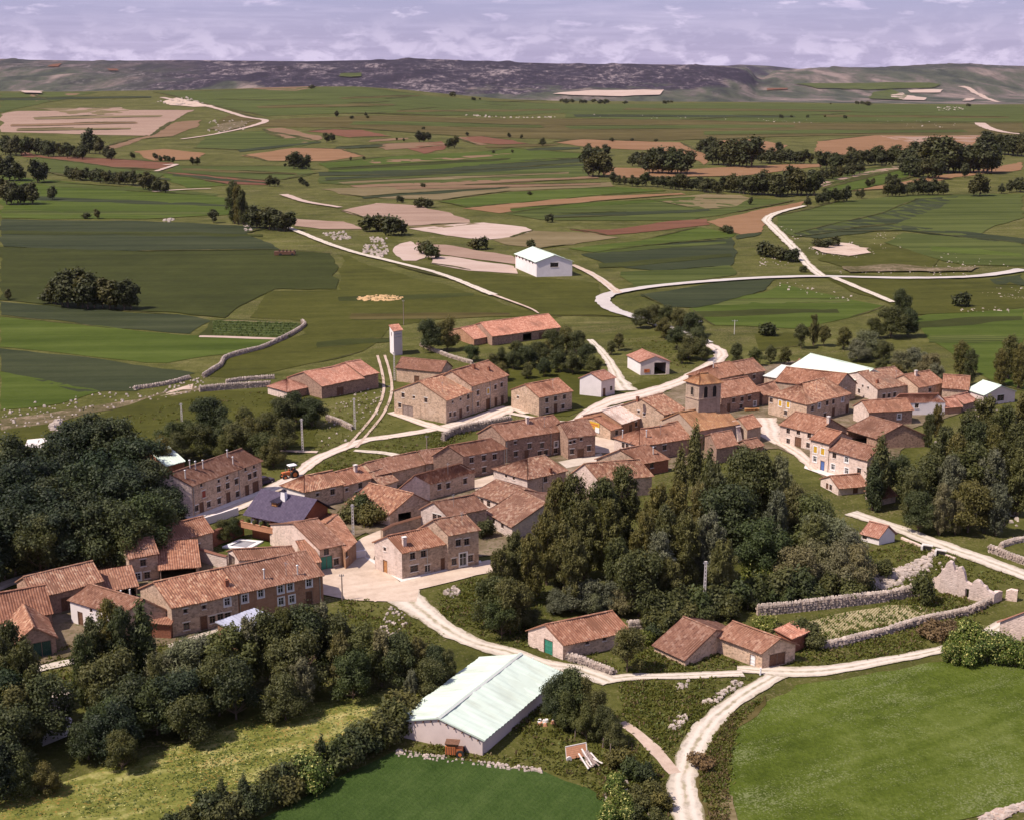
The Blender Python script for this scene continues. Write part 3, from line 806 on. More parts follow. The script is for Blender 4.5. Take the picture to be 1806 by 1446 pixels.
FIELDS = [
    # near skyline, left to right
    ('crop_mid', [(0, 165), (100, 163), (170, 164), (90, 181), (0, 200)]),
    ('crop_mid', [(560, 155), (640, 155), (760, 170), (900, 181), (1000, 184), (1000, 200), (800, 205), (620, 200), (470, 206), (400, 192), (330, 176), (270, 163)]),
    ('crop_mid', [(1000, 184), (1250, 183), (1500, 185), (1806, 187), (1806, 216), (1500, 216), (1200, 215), (1000, 208)]),
    ('tan', [(37, 164), (52, 165), (92, 180), (75, 181)]),
    ('tan', [(116, 165), (148, 165), (138, 169), (124, 169)]),
    ('tan', [(450, 157), (545, 153), (552, 156), (520, 161), (470, 160)]),
    ('pink', [(0, 203), (30, 197), (110, 196), (140, 191), (210, 190), (230, 195), (340, 195), (322, 205), (300, 216), (265, 241), (200, 240), (100, 236), (0, 234)]),
    ('stubble', [(60, 192), (210, 191), (230, 197), (200, 204), (125, 205), (115, 199)]),
    ('tan', [(310, 217), (355, 213), (345, 225), (300, 242), (255, 246), (200, 265), (180, 262), (260, 240)]),
    ('olive_dry', [(410, 196), (470, 212), (700, 205), (1000, 210), (1400, 218), (1806, 218), (1806, 240), (1450, 240), (1150, 250), (980, 246), (800, 240), (600, 226), (480, 225), (380, 225)]),
    ('crop_mid', [(370, 236), (470, 232), (560, 250), (520, 260), (420, 265), (340, 262)]),
    ('tan', [(465, 229), (500, 226), (560, 240), (567, 246), (535, 254), (500, 245)]),
    ('red_soil', [(545, 232), (590, 229), (640, 230), (690, 242), (620, 243)]),
    ('orange_soil', [(430, 275), (520, 262), (600, 264), (640, 276), (570, 286), (470, 285)]),
    ('orange_soil', [(235, 268), (290, 264), (365, 272), (340, 283), (270, 285)]),
    ('red_soil', [(25, 266), (80, 277), (200, 281), (300, 288), (310, 294), (275, 300), (190, 296), (110, 284), (40, 277)]),
    ('crop_mid', [(310, 294), (540, 294), (560, 306), (500, 318), (420, 318), (290, 304)]),
    ('red_soil', [(285, 305), (330, 307), (475, 320), (470, 328), (400, 326)]),
    ('crop_green', [(280, 306), (320, 310), (400, 328), (330, 333), (290, 318)]),
    ('tan', [(655, 256), (720, 253), (780, 252), (790, 257), (740, 262), (680, 266)]),
    ('red_soil', [(720, 263), (780, 250), (790, 256), (785, 265), (745, 272)]),
    ('red_soil', [(815, 243), (850, 241), (900, 248), (930, 254), (880, 256), (820, 250)]),
    ('tan', [(805, 243), (822, 243), (862, 256), (845, 257)]),
    ('crop_green', [(560, 289), (700, 276), (860, 268), (900, 262), (1030, 272), (1040, 280), (880, 290), (760, 300), (640, 305), (580, 304)]),
    ('tan', [(640, 284), (760, 281), (905, 271), (910, 273), (800, 283), (660, 290)]),
    ('crop_dark', [(560, 305), (760, 300), (940, 282), (1045, 279), (1030, 286), (860, 300), (700, 309), (560, 312)]),
    ('crop_mid', [(560, 312), (700, 309), (860, 300), (1035, 287), (1040, 300), (1045, 312), (820, 322), (620, 328), (560, 325)]),
    ('tan', [(620, 328), (860, 319), (1040, 312), (1055, 316), (820, 327), (640, 335)]),
    ('stubble', [(570, 334), (800, 328), (1070, 323), (1085, 330), (900, 338), (780, 354), (680, 352), (600, 343)]),
    ('crop_green', [(775, 357), (900, 340), (1080, 331), (1180, 337), (1060, 345), (900, 360), (830, 368)]),
    ('orange_soil', [(818, 368), (900, 360), (1060, 347), (1200, 341), (1206, 344), (1040, 357), (940, 366), (880, 377)]),
    ('crop_mid', [(890, 378), (1000, 362), (1100, 356), (1200, 350), (1320, 352), (1400, 355), (1300, 375), (1220, 389), (1050, 391), (960, 389)]),
    ('stubble', [(1140, 352), (1240, 344), (1310, 346), (1325, 352), (1290, 368), (1230, 370)]),
    ('orange_soil', [(1245, 392), (1360, 368), (1430, 356), (1400, 368), (1350, 385), (1345, 410), (1310, 416)]),
    ('red_soil', [(1005, 405), (1080, 406), (1180, 391), (1240, 388), (1250, 398), (1160, 408), (1070, 416)]),
    ('crop_dark', [(1030, 449), (1200, 428), (1290, 420), (1300, 450), (1290, 470), (1160, 478), (1080, 470)]),
    ('crop_green', [(1000, 440), (1130, 425), (1230, 402), (1300, 415), (1280, 424), (1180, 430), (1060, 448)]),
    ('crop_mid', [(1090, 480), (1200, 476), (1290, 470), (1300, 486), (1160, 504), (1120, 508)]),
    # middle distance, centre
    ('pink', [(600, 372), (660, 360), (740, 364), (830, 388), (835, 395), (760, 397), (720, 400), (650, 388)]),
    ('stubble', [(715, 402), (830, 394), (850, 396), (760, 405)]),
    ('white_soil', [(720, 405), (760, 402), (850, 393), (930, 402), (940, 408), (900, 420), (860, 424), (790, 416)]),
    ('stubble', [(870, 424), (940, 408), (1040, 412), (1090, 420), (1010, 432), (950, 440), (890, 432)]),
    ('white_soil', [(700, 432), (720, 428), (750, 440), (755, 455), (735, 462), (712, 462), (697, 450)]),
    ('pink', [(730, 430), (790, 434), (905, 452), (912, 468), (800, 452), (755, 447)]),
    ('white_soil', [(760, 453), (800, 455), (908, 470), (912, 484), (830, 478), (760, 466)]),
    ('pink', [(520, 387), (610, 392), (640, 405), (560, 405), (520, 400)]),
    # right far side
    ('orange_soil', [(975, 252), (1030, 246), (1110, 250), (1200, 252), (1250, 275), (1240, 292), (1190, 268), (1060, 262)]),
    ('orange_soil', [(1235, 250), (1330, 246), (1390, 258), (1360, 270), (1300, 285), (1250, 275)]),
    ('orange_soil', [(1438, 251), (1540, 240), (1735, 240), (1700, 272), (1600, 276), (1500, 275), (1438, 270)]),
    ('pink', [(1545, 241), (1733, 240), (1700, 268), (1660, 262), (1600, 252)]),
    ('orange_soil', [(1070, 296), (1200, 300), (1440, 290), (1448, 295), (1300, 312), (1100, 315), (1065, 308)]),
    ('crop_mid', [(1440, 322), (1530, 298), (1600, 290), (1640, 290), (1440, 330)]),
    ('pink', [(1440, 325), (1560, 298), (1588, 292), (1585, 300), (1500, 316), (1445, 330)]),
    ('crop_green', [(1450, 335), (1590, 300), (1650, 300), (1560, 325), (1480, 340)]),
    ('orange_soil', [(1500, 338), (1600, 320), (1760, 296), (1806, 287), (1806, 300), (1700, 313), (1580, 334)]),
    ('crop_mid', [(1370, 382), (1480, 356), (1600, 346), (1806, 342), (1806, 385), (1700, 420), (1600, 408), (1480, 410), (1400, 420), (1370, 400)]),
    ('crop_dark', [(1480, 394), (1560, 376), (1620, 352), (1695, 348), (1640, 374), (1580, 396), (1500, 404), (1420, 420), (1400, 414)]),
    ('crop_dark', [(1400, 414), (1570, 398), (1700, 410), (1806, 422), (1806, 432), (1690, 420), (1570, 406), (1440, 424)]),
    ('crop_mid', [(1590, 411), (1700, 420), (1806, 431), (1806, 470), (1700, 468), (1620, 450), (1560, 430)]),
    ('grass', [(1480, 440), (1560, 432), (1660, 460), (1640, 480), (1500, 478), (1440, 460)]),
    # left middle distance
    ('crop_green', [(0, 310), (150, 325), (300, 336), (420, 352), (410, 380), (250, 388), (0, 386)]),
    ('crop_mid', [(60, 278), (200, 297), (300, 305), (260, 322), (150, 318), (60, 300)]),
    ('crop_dark', [(0, 388), (240, 391), (480, 402), (440, 412), (490, 442), (240, 444), (0, 436)]),
    ('crop_olive', [(0, 437), (250, 445), (490, 442), (585, 448), (597, 510), (480, 512), (400, 560), (310, 553), (180, 548), (0, 530)]),
    ('crop_dark', [(0, 532), (120, 542), (310, 556), (372, 566), (336, 590), (200, 578), (0, 556)]),
    ('crop_green', [(0, 558), (200, 580), (336, 592), (500, 598), (420, 622), (300, 640), (260, 640), (130, 625), (0, 612)]),
    ('crop_dark', [(0, 613), (130, 628), (260, 644), (340, 660), (310, 668), (240, 690), (140, 690), (0, 655)]),
    ('crop_green', [(0, 656), (120, 676), (180, 690), (100, 712), (0, 724)]),
    ('grass_rough', [(360, 640), (430, 616), (480, 606), (395, 634), (375, 658), (345, 660)]),
    ('grass', [(600, 450), (650, 470), (860, 524), (930, 548), (990, 560), (960, 562), (800, 560), (700, 575), (640, 620), (560, 640), (430, 665), (370, 665), (400, 635), (540, 590), (532, 565), (440, 560), (480, 515), (600, 512)]),
    ('grass', [(670, 460), (760, 470), (910, 488), (1010, 494), (1060, 500), (1062, 540), (1110, 560), (960, 556), (870, 522), (800, 495), (700, 470)]),
    ('crop_dark', [(1130, 520), (1250, 502), (1370, 495), (1345, 515), (1230, 545), (1170, 540)]),
    ('crop_green', [(1220, 545), (1350, 514), (1380, 502), (1560, 540), (1500, 560), (1400, 580), (1260, 575)]),
    ('crop_green', [(1600, 560), (1700, 545), (1806, 540), (1806, 690), (1740, 670), (1640, 600)]),
    ('grass', [(1440, 480), (1600, 492), (1806, 497), (1806, 545), (1620, 555), (1500, 515)]),
    ('crop_dark', [(1745, 494), (1806, 486), (1806, 505), (1760, 504)]),
    ('grass', [(1330, 590), (1420, 585), (1420, 610), (1340, 620)]),
    ('grass_rough', [(190, 745), (330, 705), (520, 685), (700, 660), (690, 760), (560, 800), (470, 840), (300, 810), (200, 800)]),
    ('rubble', [(0, 740), (60, 732), (130, 722), (250, 702), (335, 682), (352, 690), (250, 712), (150, 731), (60, 752), (0, 762)]),
    ('track', [(300, 690), (345, 678), (335, 692), (280, 700)]),
    ('grass', [(0, 760), (160, 735), (320, 690), (470, 690), (560, 700), (560, 790), (300, 790), (40, 800)]),
    ('concrete', [(50, 775), (80, 772), (88, 778), (70, 790), (45, 788)]),
    # around the houses
    ('grass', [(900, 640), (1030, 640), (1100, 690), (1000, 735), (960, 735), (890, 720)]),
    ('grass', [(1120, 680), (1160, 670), (1175, 684), (1140, 692), (1112, 688)]),
    ('grass_rough', [(1080, 600), (1240, 600), (1210, 650), (1130, 640)]),
    # foreground
    ('meadow', [(-60, 1446), (0, 1420), (120, 1375), (330, 1310), (470, 1255), (650, 1225), (760, 1190), (740, 1260), (620, 1340), (420, 1420), (250, 1470), (-60, 1500)]),
    ('wheat_deep', [(420, 1470), (560, 1390), (700, 1328), (820, 1340), (960, 1358), (1040, 1390), (1085, 1420), (1095, 1480)]),
    ('grass_rough', [(700, 1325), (860, 1290), (980, 1230), (1100, 1260), (1185, 1345), (1180, 1480), (1095, 1470), (1040, 1388), (960, 1356)]),
    ('grass_rough', [(1090, 1205), (1320, 1190), (1350, 1215), (1200, 1300), (1180, 1340), (1110, 1290)]),
    ('grass_rough', [(740, 1060), (830, 1020), (960, 1030), (960, 1150), (860, 1140), (770, 1090)]),
    ('grass_rough', [(980, 1150), (1150, 1120), (1270, 1160), (1350, 1185), (1120, 1195), (1040, 1190)]),
    ('grass_rough', [(1390, 1130), (1640, 1090), (1760, 1060), (1700, 1130), (1640, 1150), (1430, 1180), (1390, 1180)]),
    ('wheat', [(1290, 1275), (1345, 1238), (1410, 1208), (1560, 1185), (1660, 1168), (1860, 1160), (1900, 1400), (1806, 1424), (1500, 1480), (1285, 1480), (1275, 1400)]),
    ('garden', [(1425, 1092), (1560, 1066), (1640, 1075), (1650, 1085), (1580, 1112), (1450, 1138)]),
    ('grass_rough', [(1565, 1062), (1700, 1045), (1720, 1075), (1640, 1086), (1590, 1070)]),
    ('grass_rough', [(1540, 1092), (1585, 1085), (1625, 1092), (1570, 1110), (1548, 1104)]),
    ('grass_rough', [(1500, 980), (1640, 950), (1806, 1010), (1806, 1060), (1660, 1060), (1500, 1050)]),
    ('rubble', [(1530, 1038), (1545, 1015), (1590, 1000), (1640, 980), (1632, 1000), (1600, 1020), (1575, 1035)]),
    ('lawn', [(376, 960), (422, 945), (520, 958), (490, 972), (420, 985), (395, 975)]),
    ('grass_rough', [(40, 1160), (130, 1130), (260, 1140), (330, 1125), (360, 1150), (100, 1210), (20, 1200)]),
    ('grass_rough', [(600, 1060), (680, 1055), (780, 1110), (760, 1150), (620, 1130)]),
    ('grass_rough', [(570, 800), (640, 795), (700, 810), (640, 830), (560, 845), (540, 835)]),
    ('grass_rough', [(640, 790), (760, 755), (900, 735), (840, 760), (760, 800), (690, 800)]),
]
VERGES = []
_fr = random.Random(12)
# narrow strips the old holdings are cut into: start, end, thickness in picture points
for (x0, y0, x1, y1, th, mt) in [
    (570, 318, 1030, 292, 2.5, 'crop_dark'), (600, 324, 1000, 306, 2, 'stubble'), (580, 300, 900, 282, 2, 'crop_olive'), (700, 334, 1060, 326, 2.5, 'tan'), (640, 350, 900, 332, 2, 'crop_dark'), (900, 372, 1220, 350, 3, 'crop_green'), (960, 384, 1250, 372, 3, 'crop_dark'),
    (420, 268, 560, 252, 2, 'crop_dark'), (300, 310, 470, 324, 2, 'crop_dark'), (320, 300, 520, 308, 2, 'olive_dry'), (120, 305, 300, 318, 3, 'crop_dark'), (60, 325, 380, 345, 3, 'crop_mid'), (20, 350, 400, 364, 3, 'crop_dark'), (0, 376, 380, 378, 3, 'crop_mid'),
    (0, 412, 470, 416, 3, 'crop_olive'),
    (650, 250, 720, 246, 2, 'tan'), (590, 262, 680, 258, 2, 'crop_dark'), (930, 265, 1030, 262, 2, 'crop_dark'), (860, 260, 990, 256, 2, 'olive_dry'), (1640, 440, 1800, 452, 4, 'crop_green'), (1300, 420, 1340, 414, 3, 'crop_dark'),
    (1060, 470, 1290, 452, 4, 'crop_olive'), (1080, 442, 1280, 430, 3, 'crop_mid'), (1230, 555, 1480, 548, 5, 'crop_olive'), (1260, 535, 1500, 530, 4, 'crop_mid'), (1620, 575, 1800, 562, 6, 'crop_olive'), (1640, 600, 1800, 600, 6, 'crop_mid'), (620, 560, 900, 556, 5, 'olive_dry'), (600, 530, 840, 520, 4, 'crop_olive'), (560, 610, 690, 600, 5, 'crop_olive'),
    (0, 176, 260, 172, 2, 'crop_dark'), (600, 175, 740, 170, 1.6, 'olive_dry'), (460, 190, 700, 186, 2, 'olive_dry'), (700, 198, 980, 194, 1.6, 'olive_dry'), (1020, 205, 1400, 207, 2, 'crop_dark'), (1100, 193, 1500, 197, 1.6, 'olive_dry'), (1450, 206, 1780, 208, 1.6, 'olive_dry'), (1000, 226, 1400, 224, 3, 'crop_mid'), (620, 218, 960, 224, 3, 'crop_mid'), (1240, 236, 1700, 232, 3, 'crop_mid'), (20, 222, 240, 218, 2, 'tan'), (30, 230, 230, 228, 2, 'stubble'), (60, 210, 280, 206, 2, 'stubble'),
]:
    FIELDS.append((mt, [(x0, y0 - th), ((x0 + x1) / 2, (y0 + y1) / 2 - th * 1.2), (x1, y1 - th * .6), (x1, y1 + th * .6), ((x0 + x1) / 2, (y0 + y1) / 2 + th), (x0, y0 + th)]))
for k, (mt, pts) in enumerate(FIELDS):
    if mt == 'grass_rough': continue      # the land itself is rough grass
    nm = 'lawn' if mt == 'lawn' else 'stony_ground' if mt in ('rubble', 'track') else 'concrete_slab' if mt == 'concrete' else 'field'
    drape(nm, pts, M[mt], 0.005 if k < 60 else 0.006)
    if nm == 'field' and sum(p[1] for p in pts) / len(pts) < 640 and len(pts) > 3:
        n = len(pts)      # scrubby margins between the holdings, dark with terrace shadow put into the colour
        for i in range(n):
            p, q = pts[i], pts[(i + 1) % n]
            if abs(q[0] - p[0]) < 34 or _fr.random() < (.62 if p[1] < 400 else .78): continue
            g = ground(*p)
            VERGES.append([p, ((p[0] + q[0]) / 2 + _fr.uniform(-6, 6), (p[1] + q[1]) / 2 + _fr.uniform(-.6, .6)), q])

for (x0, y0, x1, y1) in [(613, 183, 686, 180), (680, 175, 723, 171), (706, 195, 773, 190), (860, 180, 965, 178), (860, 186, 912, 187), (1012, 196, 1165, 198), (1200, 212, 1300, 207), (1400, 197, 1650, 200), (1430, 204, 1490, 201), (600, 201, 680, 200), (380, 176, 560, 178), (1290, 203, 1380, 205), (1050, 205, 1200, 207), (620, 182, 660, 182)]:
    VERGES.append([(x0, y0), ((x0 + x1) / 2, (y0 + y1) / 2 + .4), (x1, y1)])  # skyline terrace lines, their shadow drawn as dark ribbons
for vp in VERGES:
    gm = ground(*vp[1])
    wv = gm.y * (.0036 if gm.y < 900 else .0055) * _fr.uniform(.5, 1.3)
    road('shaded_verge', vp, [wv * .3, wv, wv * .4], M['verge'], wob=.5)

# the small allotment of vines at the bend of the field wall
drape('field', [(372, 566), (405, 564), (530, 572), (505, 594), (350, 594)], M['crop_olive'])
drape('path', [(352, 593), (490, 597), (486, 600), (350, 596)], M['white_soil'], 0.001)
drape('path', [(377, 565), (530, 571), (531, 573), (377, 567)], M['stubble'], 0.001)

# trodden earth between the houses
drape('yard', [(1120, 720), (1215, 672), (1300, 655), (1400, 640), (1520, 655), (1660, 672), (1730, 700), (1700, 730), (1610, 760), (1590, 790), (1545, 850), (1470, 845), (1420, 815), (1370, 790), (1300, 800), (1220, 815), (1140, 835), (1070, 800), (1090, 760)], M['yard'], 0.012, 'trodden earth between the houses')
drape('yard', [(490, 880), (560, 850), (680, 820), (800, 800), (900, 770), (1060, 770), (1110, 800), (1180, 830), (1060, 870), (960, 940), (870, 985), (700, 975), (640, 940), (600, 960), (590, 900)], M['yard'], 0.012)
drape('yard', [(0, 1060), (95, 1006), (250, 960), (375, 940), (385, 985), (480, 985), (570, 1010), (560, 1060), (310, 1130), (180, 1145), (90, 1160), (0, 1185)], M['yard'], 0.012)
# roads and tracks
drape('bank', [(1222, 1460), (1228, 1390), (1236, 1330), (1264, 1280), (1300, 1252), (1350, 1228), (1352, 1240), (1296, 1285), (1284, 1350), (1286, 1460)], M['olive_dry'], 0.008, 'brownish weedy bank between the lane and the wheat')
road('road', [(1225, 1500), (1213, 1430), (1205, 1380), (1222, 1320), (1262, 1265), (1320, 1220), (1375, 1188)], [3.6, 3.6, 3.4, 3.2, 2.8, 2.6, 2.6], M['road'], 'white gravel lane curving up from the bottom of the view')
road('road', [(1300, 1180), (1375, 1185), (1460, 1183), (1560, 1166), (1660, 1146), (1740, 1118), (1790, 1095), (1900, 1080)], [1.5, 3.2, 2.8, 2.2, 2.0, 2.4, 2.6, 3.0], M['road'], 'white gravel lane past the double door garage')
road('road', [(1310, 1188), (1200, 1193), (1120, 1194), (1060, 1200)], [2.0, 1.8, 1.8, 2.6], M['road'])
road('road', [(1075, 1203), (1010, 1180), (960, 1172), (900, 1152), (840, 1136), (790, 1112), (752, 1085), (722, 1060), (700, 1040)], [3.0, 3.0, 3.2, 3.2, 3.2, 3.4, 4.0, 6.0, 7.0], M['road'], 'lane from the square down behind the white shed')
road('road', [(1500, 905), (1590, 935), (1650, 958), (1720, 983), (1806, 1015), (1900, 1050)], [3.5, 3.6, 4.0, 4.0, 4.2, 4.4], M['road'], 'white road over the low bridge')
road('track', [(1095, 1275), (1130, 1300), (1165, 1335), (1190, 1365)], [1.2, 1.5, 1.7, 1.8], M['track'])
drape('square', [(566, 1008), (618, 968), (640, 950), (668, 952), (655, 985), (706, 1026), (860, 988), (905, 985), (905, 1005), (840, 1015), (780, 1030), (740, 1040), (735, 1062), (690, 1062), (620, 1060), (572, 1050)], M['plaza'], 0.002, 'beaten earth village square')
road('street', [(690, 935), (655, 955), (630, 990), (640, 1030), (690, 1050)], [3.0, 4.0, 5.0, 6.5, 6.5], M['plaza'])
road('street', [(240, 990), (330, 925), (400, 902), (470, 868), (520, 838), (560, 810), (600, 793), (640, 778), (720, 766), (800, 750), (900, 720)], [2.5, 3.6, 4.0, 4.0, 3.0, 3.0, 3.6, 3.0, 3.2, 3.4, 6.0], M['road'], 'pale street past the long stone house')
road('street', [(-40, 1052), (40, 1020), (100, 1005), (160, 990)], [3.0, 2.6, 2.6, 2.4], M['road'])
road('track', [(560, 798), (500, 796), (470, 797)], [1.6, 1.4, 1.0], M['track'])
road('path', [(625, 795), (680, 800), (720, 808), (745, 800)], [1.4, 2.2, 3.0, 2.0], M['road'])
road('street', [(690, 728), (730, 742), (790, 760), (830, 752), (900, 722), (930, 730)], [2.5, 3.0, 3.2, 4.5, 5.0, 2.5], M['road'])
road('street', [(900, 730), (1000, 745), (1040, 725), (1080, 708), (1130, 696), (1190, 678), (1230, 658), (1262, 638), (1272, 625), (1262, 615), (1248, 608)], [2.0, 1.2, 3.0, 5.5, 6.0, 4.5, 4.0, 4.2, 4.0, 3.6, 3.4], M['road'], 'white village road leaving between the garage and the church')
road('road', [(1248, 608), (1215, 595), (1160, 575), (1115, 560), (1085, 550), (1066, 538), (1065, 527), (1085, 519), (1160, 507), (1300, 495), (1440, 490), (1600, 493), (1720, 490), (1806, 478)], [4.0, 4.0, 4.2, 4.6, 5.0, 5.4, 5.4, 5.0, 4.6, 4.4, 4.4, 4.6, 4.6, 6.0], M['asphalt'], 'pale road that swings round the bend above the village')
road('road', [(1105, 690), (1090, 670), (1078, 645), (1062, 622), (1040, 600)], [6.0, 4.0, 2.8, 2.6, 2.0], M['road'])
road('track', [(1450, 490), (1425, 470), (1400, 440), (1365, 405), (1352, 390), (1370, 378), (1420, 365)], [4.0, 4.0, 4.6, 5.0, 5.0, 4.5, 3.0], M['road'], 'white farm track climbing to the right')
road('track', [(1470, 492), (1520, 513), (1575, 536)], [3.4, 3.2, 3.0], M['road'])
road('track', [(1010, 470), (1040, 484), (1070, 504), (1090, 520)], [2.4, 3.0, 3.2, 3.4], M['track'])
road('track', [(500, 400), (560, 425), (620, 446), (700, 466), (780, 487), (870, 523)], [3.6, 3.6, 3.4, 3.2, 3.0, 3.4], M['road'], 'straight pale track down the pasture')
road('track', [(870, 523), (930, 545), (950, 556)], [1.5, 1.0, 0.6], M['track'])
road('track', [(500, 345), (540, 358), (600, 368)], [6, 5, 4], M['white_soil'])
road('track', [(270, 340), (330, 336), (372, 335)], [5, 4, 3], M['white_soil'])
road('track', [(290, 293), (310, 292), (275, 304)], [6, 5, 4], M['white_soil'])
road('track', [(320, 247), (380, 238), (440, 225), (468, 214), (430, 207), (380, 192), (330, 181), (285, 173)], [6, 6, 8, 10, 9, 10, 14, 10], M['white_soil'])
road('track', [(1728, 218), (1745, 228), (1775, 235), (1820, 240)], [18, 14, 10, 10], M['white_soil'])
road('track', [(1695, 153), (1712, 159), (1735, 172), (1760, 181)], [40, 30, 26, 20], M['white_soil'])
for s_ in (-1, 1):     # two wheel ruts with grass between
    road('wheel_rut', [(672, 628), (680, 655), (684, 690), (672, 725), (650, 755), (620, 790)], [0.7] * 6, M['track'], off=0.95 * s_)
    road('wheel_rut', [(1040, 484), (1062, 497), (1085, 518)], [0.7] * 3, M['road'], off=0.9 * s_)
drape('concrete_slab', [(60, 1275), (110, 1250), (128, 1270), (118, 1300), (75, 1318)], M['concrete'], 0.001)
drape('path', [(640, 982), (708, 1027), (712, 1024), (664, 990)], M['concrete'], 0.0005, 'pale kerb along the corner house')
drape('path', [(708, 1027), (850, 993), (848, 989), (709, 1022)], M['concrete'], 0.0005)
drape('path', [(326, 916), (340, 918), (470, 868), (460, 866), (341, 911), (330, 906)], M['concrete'], 0.0008)
drape('path', [(1420, 820), (1468, 836), (1540, 852), (1540, 858), (1464, 842), (1418, 826)], M['concrete'], 0.0008)
road('street', [(1350, 738), (1358, 755), (1360, 772), (1376, 784)], [4.5, 5.0, 4.0, 2.6], M['road'])
road('street', [(1376, 782), (1400, 795), (1425, 815), (1440, 830)], [2.5, 3, 3, 2.4], M['road'])
drape('street', [(1048, 770), (1085, 778), (1086, 800), (1050, 800)], M['plaza'], 0.001)
drape('street', [(830, 850), (870, 838), (876, 860), (840, 868)], M['plaza'], 0.001)
drape('street', [(985, 815), (1060, 800), (1068, 812), (1000, 826)], M['road'], 0.001)
drape('path', [(30, 1185), (110, 1166), (190, 1150), (188, 1158), (110, 1176), (36, 1194)], M['road'], 0.002)
drape('path', [(295, 1138), (385, 1108), (388, 1114), (300, 1146)], M['road'], 0.001)

# air: one even volume round the whole scene
hz = MB(); hz.box((0, 0, 60), (31000, 31000, 400))
hzm = bpy.data.materials.new('haze'); hzm.use_nodes = True; hzm.node_tree.nodes.clear()
pv_ = nd(hzm.node_tree, 'ShaderNodeVolumePrincipled', i_Density=0.95e-5, i_Color=(0.86, 0.80, 0.98, 1), i_Anisotropy=0.0)
ho = nd(hzm.node_tree, 'ShaderNodeOutputMaterial'); hzm.node_tree.links.new(pv_.outputs[0], ho.inputs['Volume'])
struct(hz.obj('haze', hzm), 'stuff', 'thin lavender haze over the far land')

drape('bank', [(1722, 1450), (1745, 1436), (1775, 1424), (1830, 1408), (1840, 1424), (1790, 1434), (1765, 1450)], M['white_soil'], 0.01, 'pale chalky bank at the lower right corner')
drape('bank', [(1262, 1400), (1272, 1392), (1290, 1405), (1302, 1450), (1276, 1460), (1268, 1430)], M['stubble'], 0.01, 'straw coloured bank beside the lane')

drape('stony_ground', [(1428, 440), (1465, 430), (1500, 432), (1535, 440), (1538, 450), (1490, 456), (1455, 452), (1440, 446)], M['track'], 0.01, 'pale limestone scree beside the farm track')
drape('stony_ground', [(1480, 474), (1560, 470), (1660, 474), (1730, 474), (1720, 480), (1600, 482), (1500, 484)], M['rubble'], 0.01)
drape('stony_ground', [(282, 181), (310, 174), (350, 182), (375, 189), (340, 190), (300, 187)], M['track'], 0.006)
drape('stony_ground', [(370, 228), (410, 216), (445, 213), (435, 224), (390, 234)], M['rubble'], 0.006)
# ------------------------------------------------------------------ houses
UP = Vector((0, 0, 1))
_wcache = {}


def pane_mesh(w, h):
    k = ('pane', w, h)
    if k not in _wcache:
        b = MB(); b.quad((-w / 2, .16, -h / 2), (w / 2, .16, -h / 2), (w / 2, .16, h / 2), (-w / 2, .16, h / 2))
        _wcache[k] = b.mesh('pane', M['pane'])
    return _wcache[k]


def win_mesh(w, h, style):
    """local x along the wall, y into the wall, z up"""
    k = ('win', w, h, style)
    if k in _wcache: return _wcache[k]
    b = MB(); t = 0.07
    fr = M['whitep'] if style in 'wyt' else M['frame']
    for s in (-1, 1):
        b.box((s * (w / 2 - t / 2), .11, 0), (t, .07, h))
        b.box((0, .11, s * (h / 2 - t / 2)), (w - 2 * t, .06, t))
    if w > .6:
        b.box((0, .115, 0), (.05, .05, h - 2 * t))
    if h > .9:
        b.box((0, .115, h * .12), (w - 2 * t, .045, .045))
    mats = [fr, M['whitep'], M['concrete']]
    if style in 'wy':      # painted surround standing proud of the wall
        q = .17
        for s in (-1, 1):
            b.box((s * (w / 2 + q / 2), -.004, 0), (q, .06, h), mi=1)
        b.box((0, -.003, h / 2 + q / 2), (w + 2 * q, .065, q), mi=1)
        b.box((0, -.012, -h / 2 - q / 2), (w + 2 * q, .09, q), mi=1)
    else:
        b.box((0, -.02, -h / 2 - .05), (w + .16, .12, .09), mi=2)
        b.box((0, -.012, h / 2 + .09), (w + .3, .03, .17), mi=2)
    _wcache[k] = b.mesh('window', mats)
    return _wcache[k]


def shutter_mesh(w, h, col):
    k = ('sh', w, h, col)
    if k not in _wcache:
        b = MB()
        b.box((0, 0, 0), (w, .05, h))
        for i in range(3): b.box((0, -.03, (i - 1) * h * .3), (w * .8, .02, h * .2))
        _wcache[k] = b.mesh('shutter', M[col])
    return _wcache[k]


def door_mesh(w, h, col, leaves):
    k = ('door', w, h, col)
    if k in _wcache: return _wcache[k]
    b = MB(); n = max(3, int(w / .22)); pw = w / n
    for i in range(n):
        x = -w / 2 + (i + .5) * pw
        b.box((x, .12 + (.012 if i % 2 else 0), h / 2), (pw * .93, .05, h))
    for z in (.25, .55, .85):
        b.box((0, .085, h * z), (w * .96, .035, .1))
    if leaves > 1: b.box((0, .07, h / 2), (.07, .05, h), mi=1)
    for s in (-1, 1): b.box((s * (w / 2 - .04), .06, h / 2), (.08, .1, h), mi=1)
    b.box((0, .055, h - .05), (w, .1, .1), mi=1)
    _wcache[k] = b.mesh('door', [M[col], M['frame']])
    return _wcache[k]


DOORS = {'D': ('wood', 1.05, 2.1), 'P': ('wood_grey', 2.6, 2.5), 'G': ('green', 2.4, 2.6), 'B': ('blue', 1.2, 2.2), 'V': ('whitep', 1.1, 2.1),
         'X': ('darkgreen', 2.6, 2.6), 'H': ('wood_light', 1.0, 2.1), 'W': ('wood', 2.4, 2.2)}
WINS = {'d': (.85, 1.05), 's': (.55, .6), 'w': (.8, 1.1), 'y': (.8, 1.25), 'r': (.8, 1.2), 't': (.9, 1.1)}


class House: pass


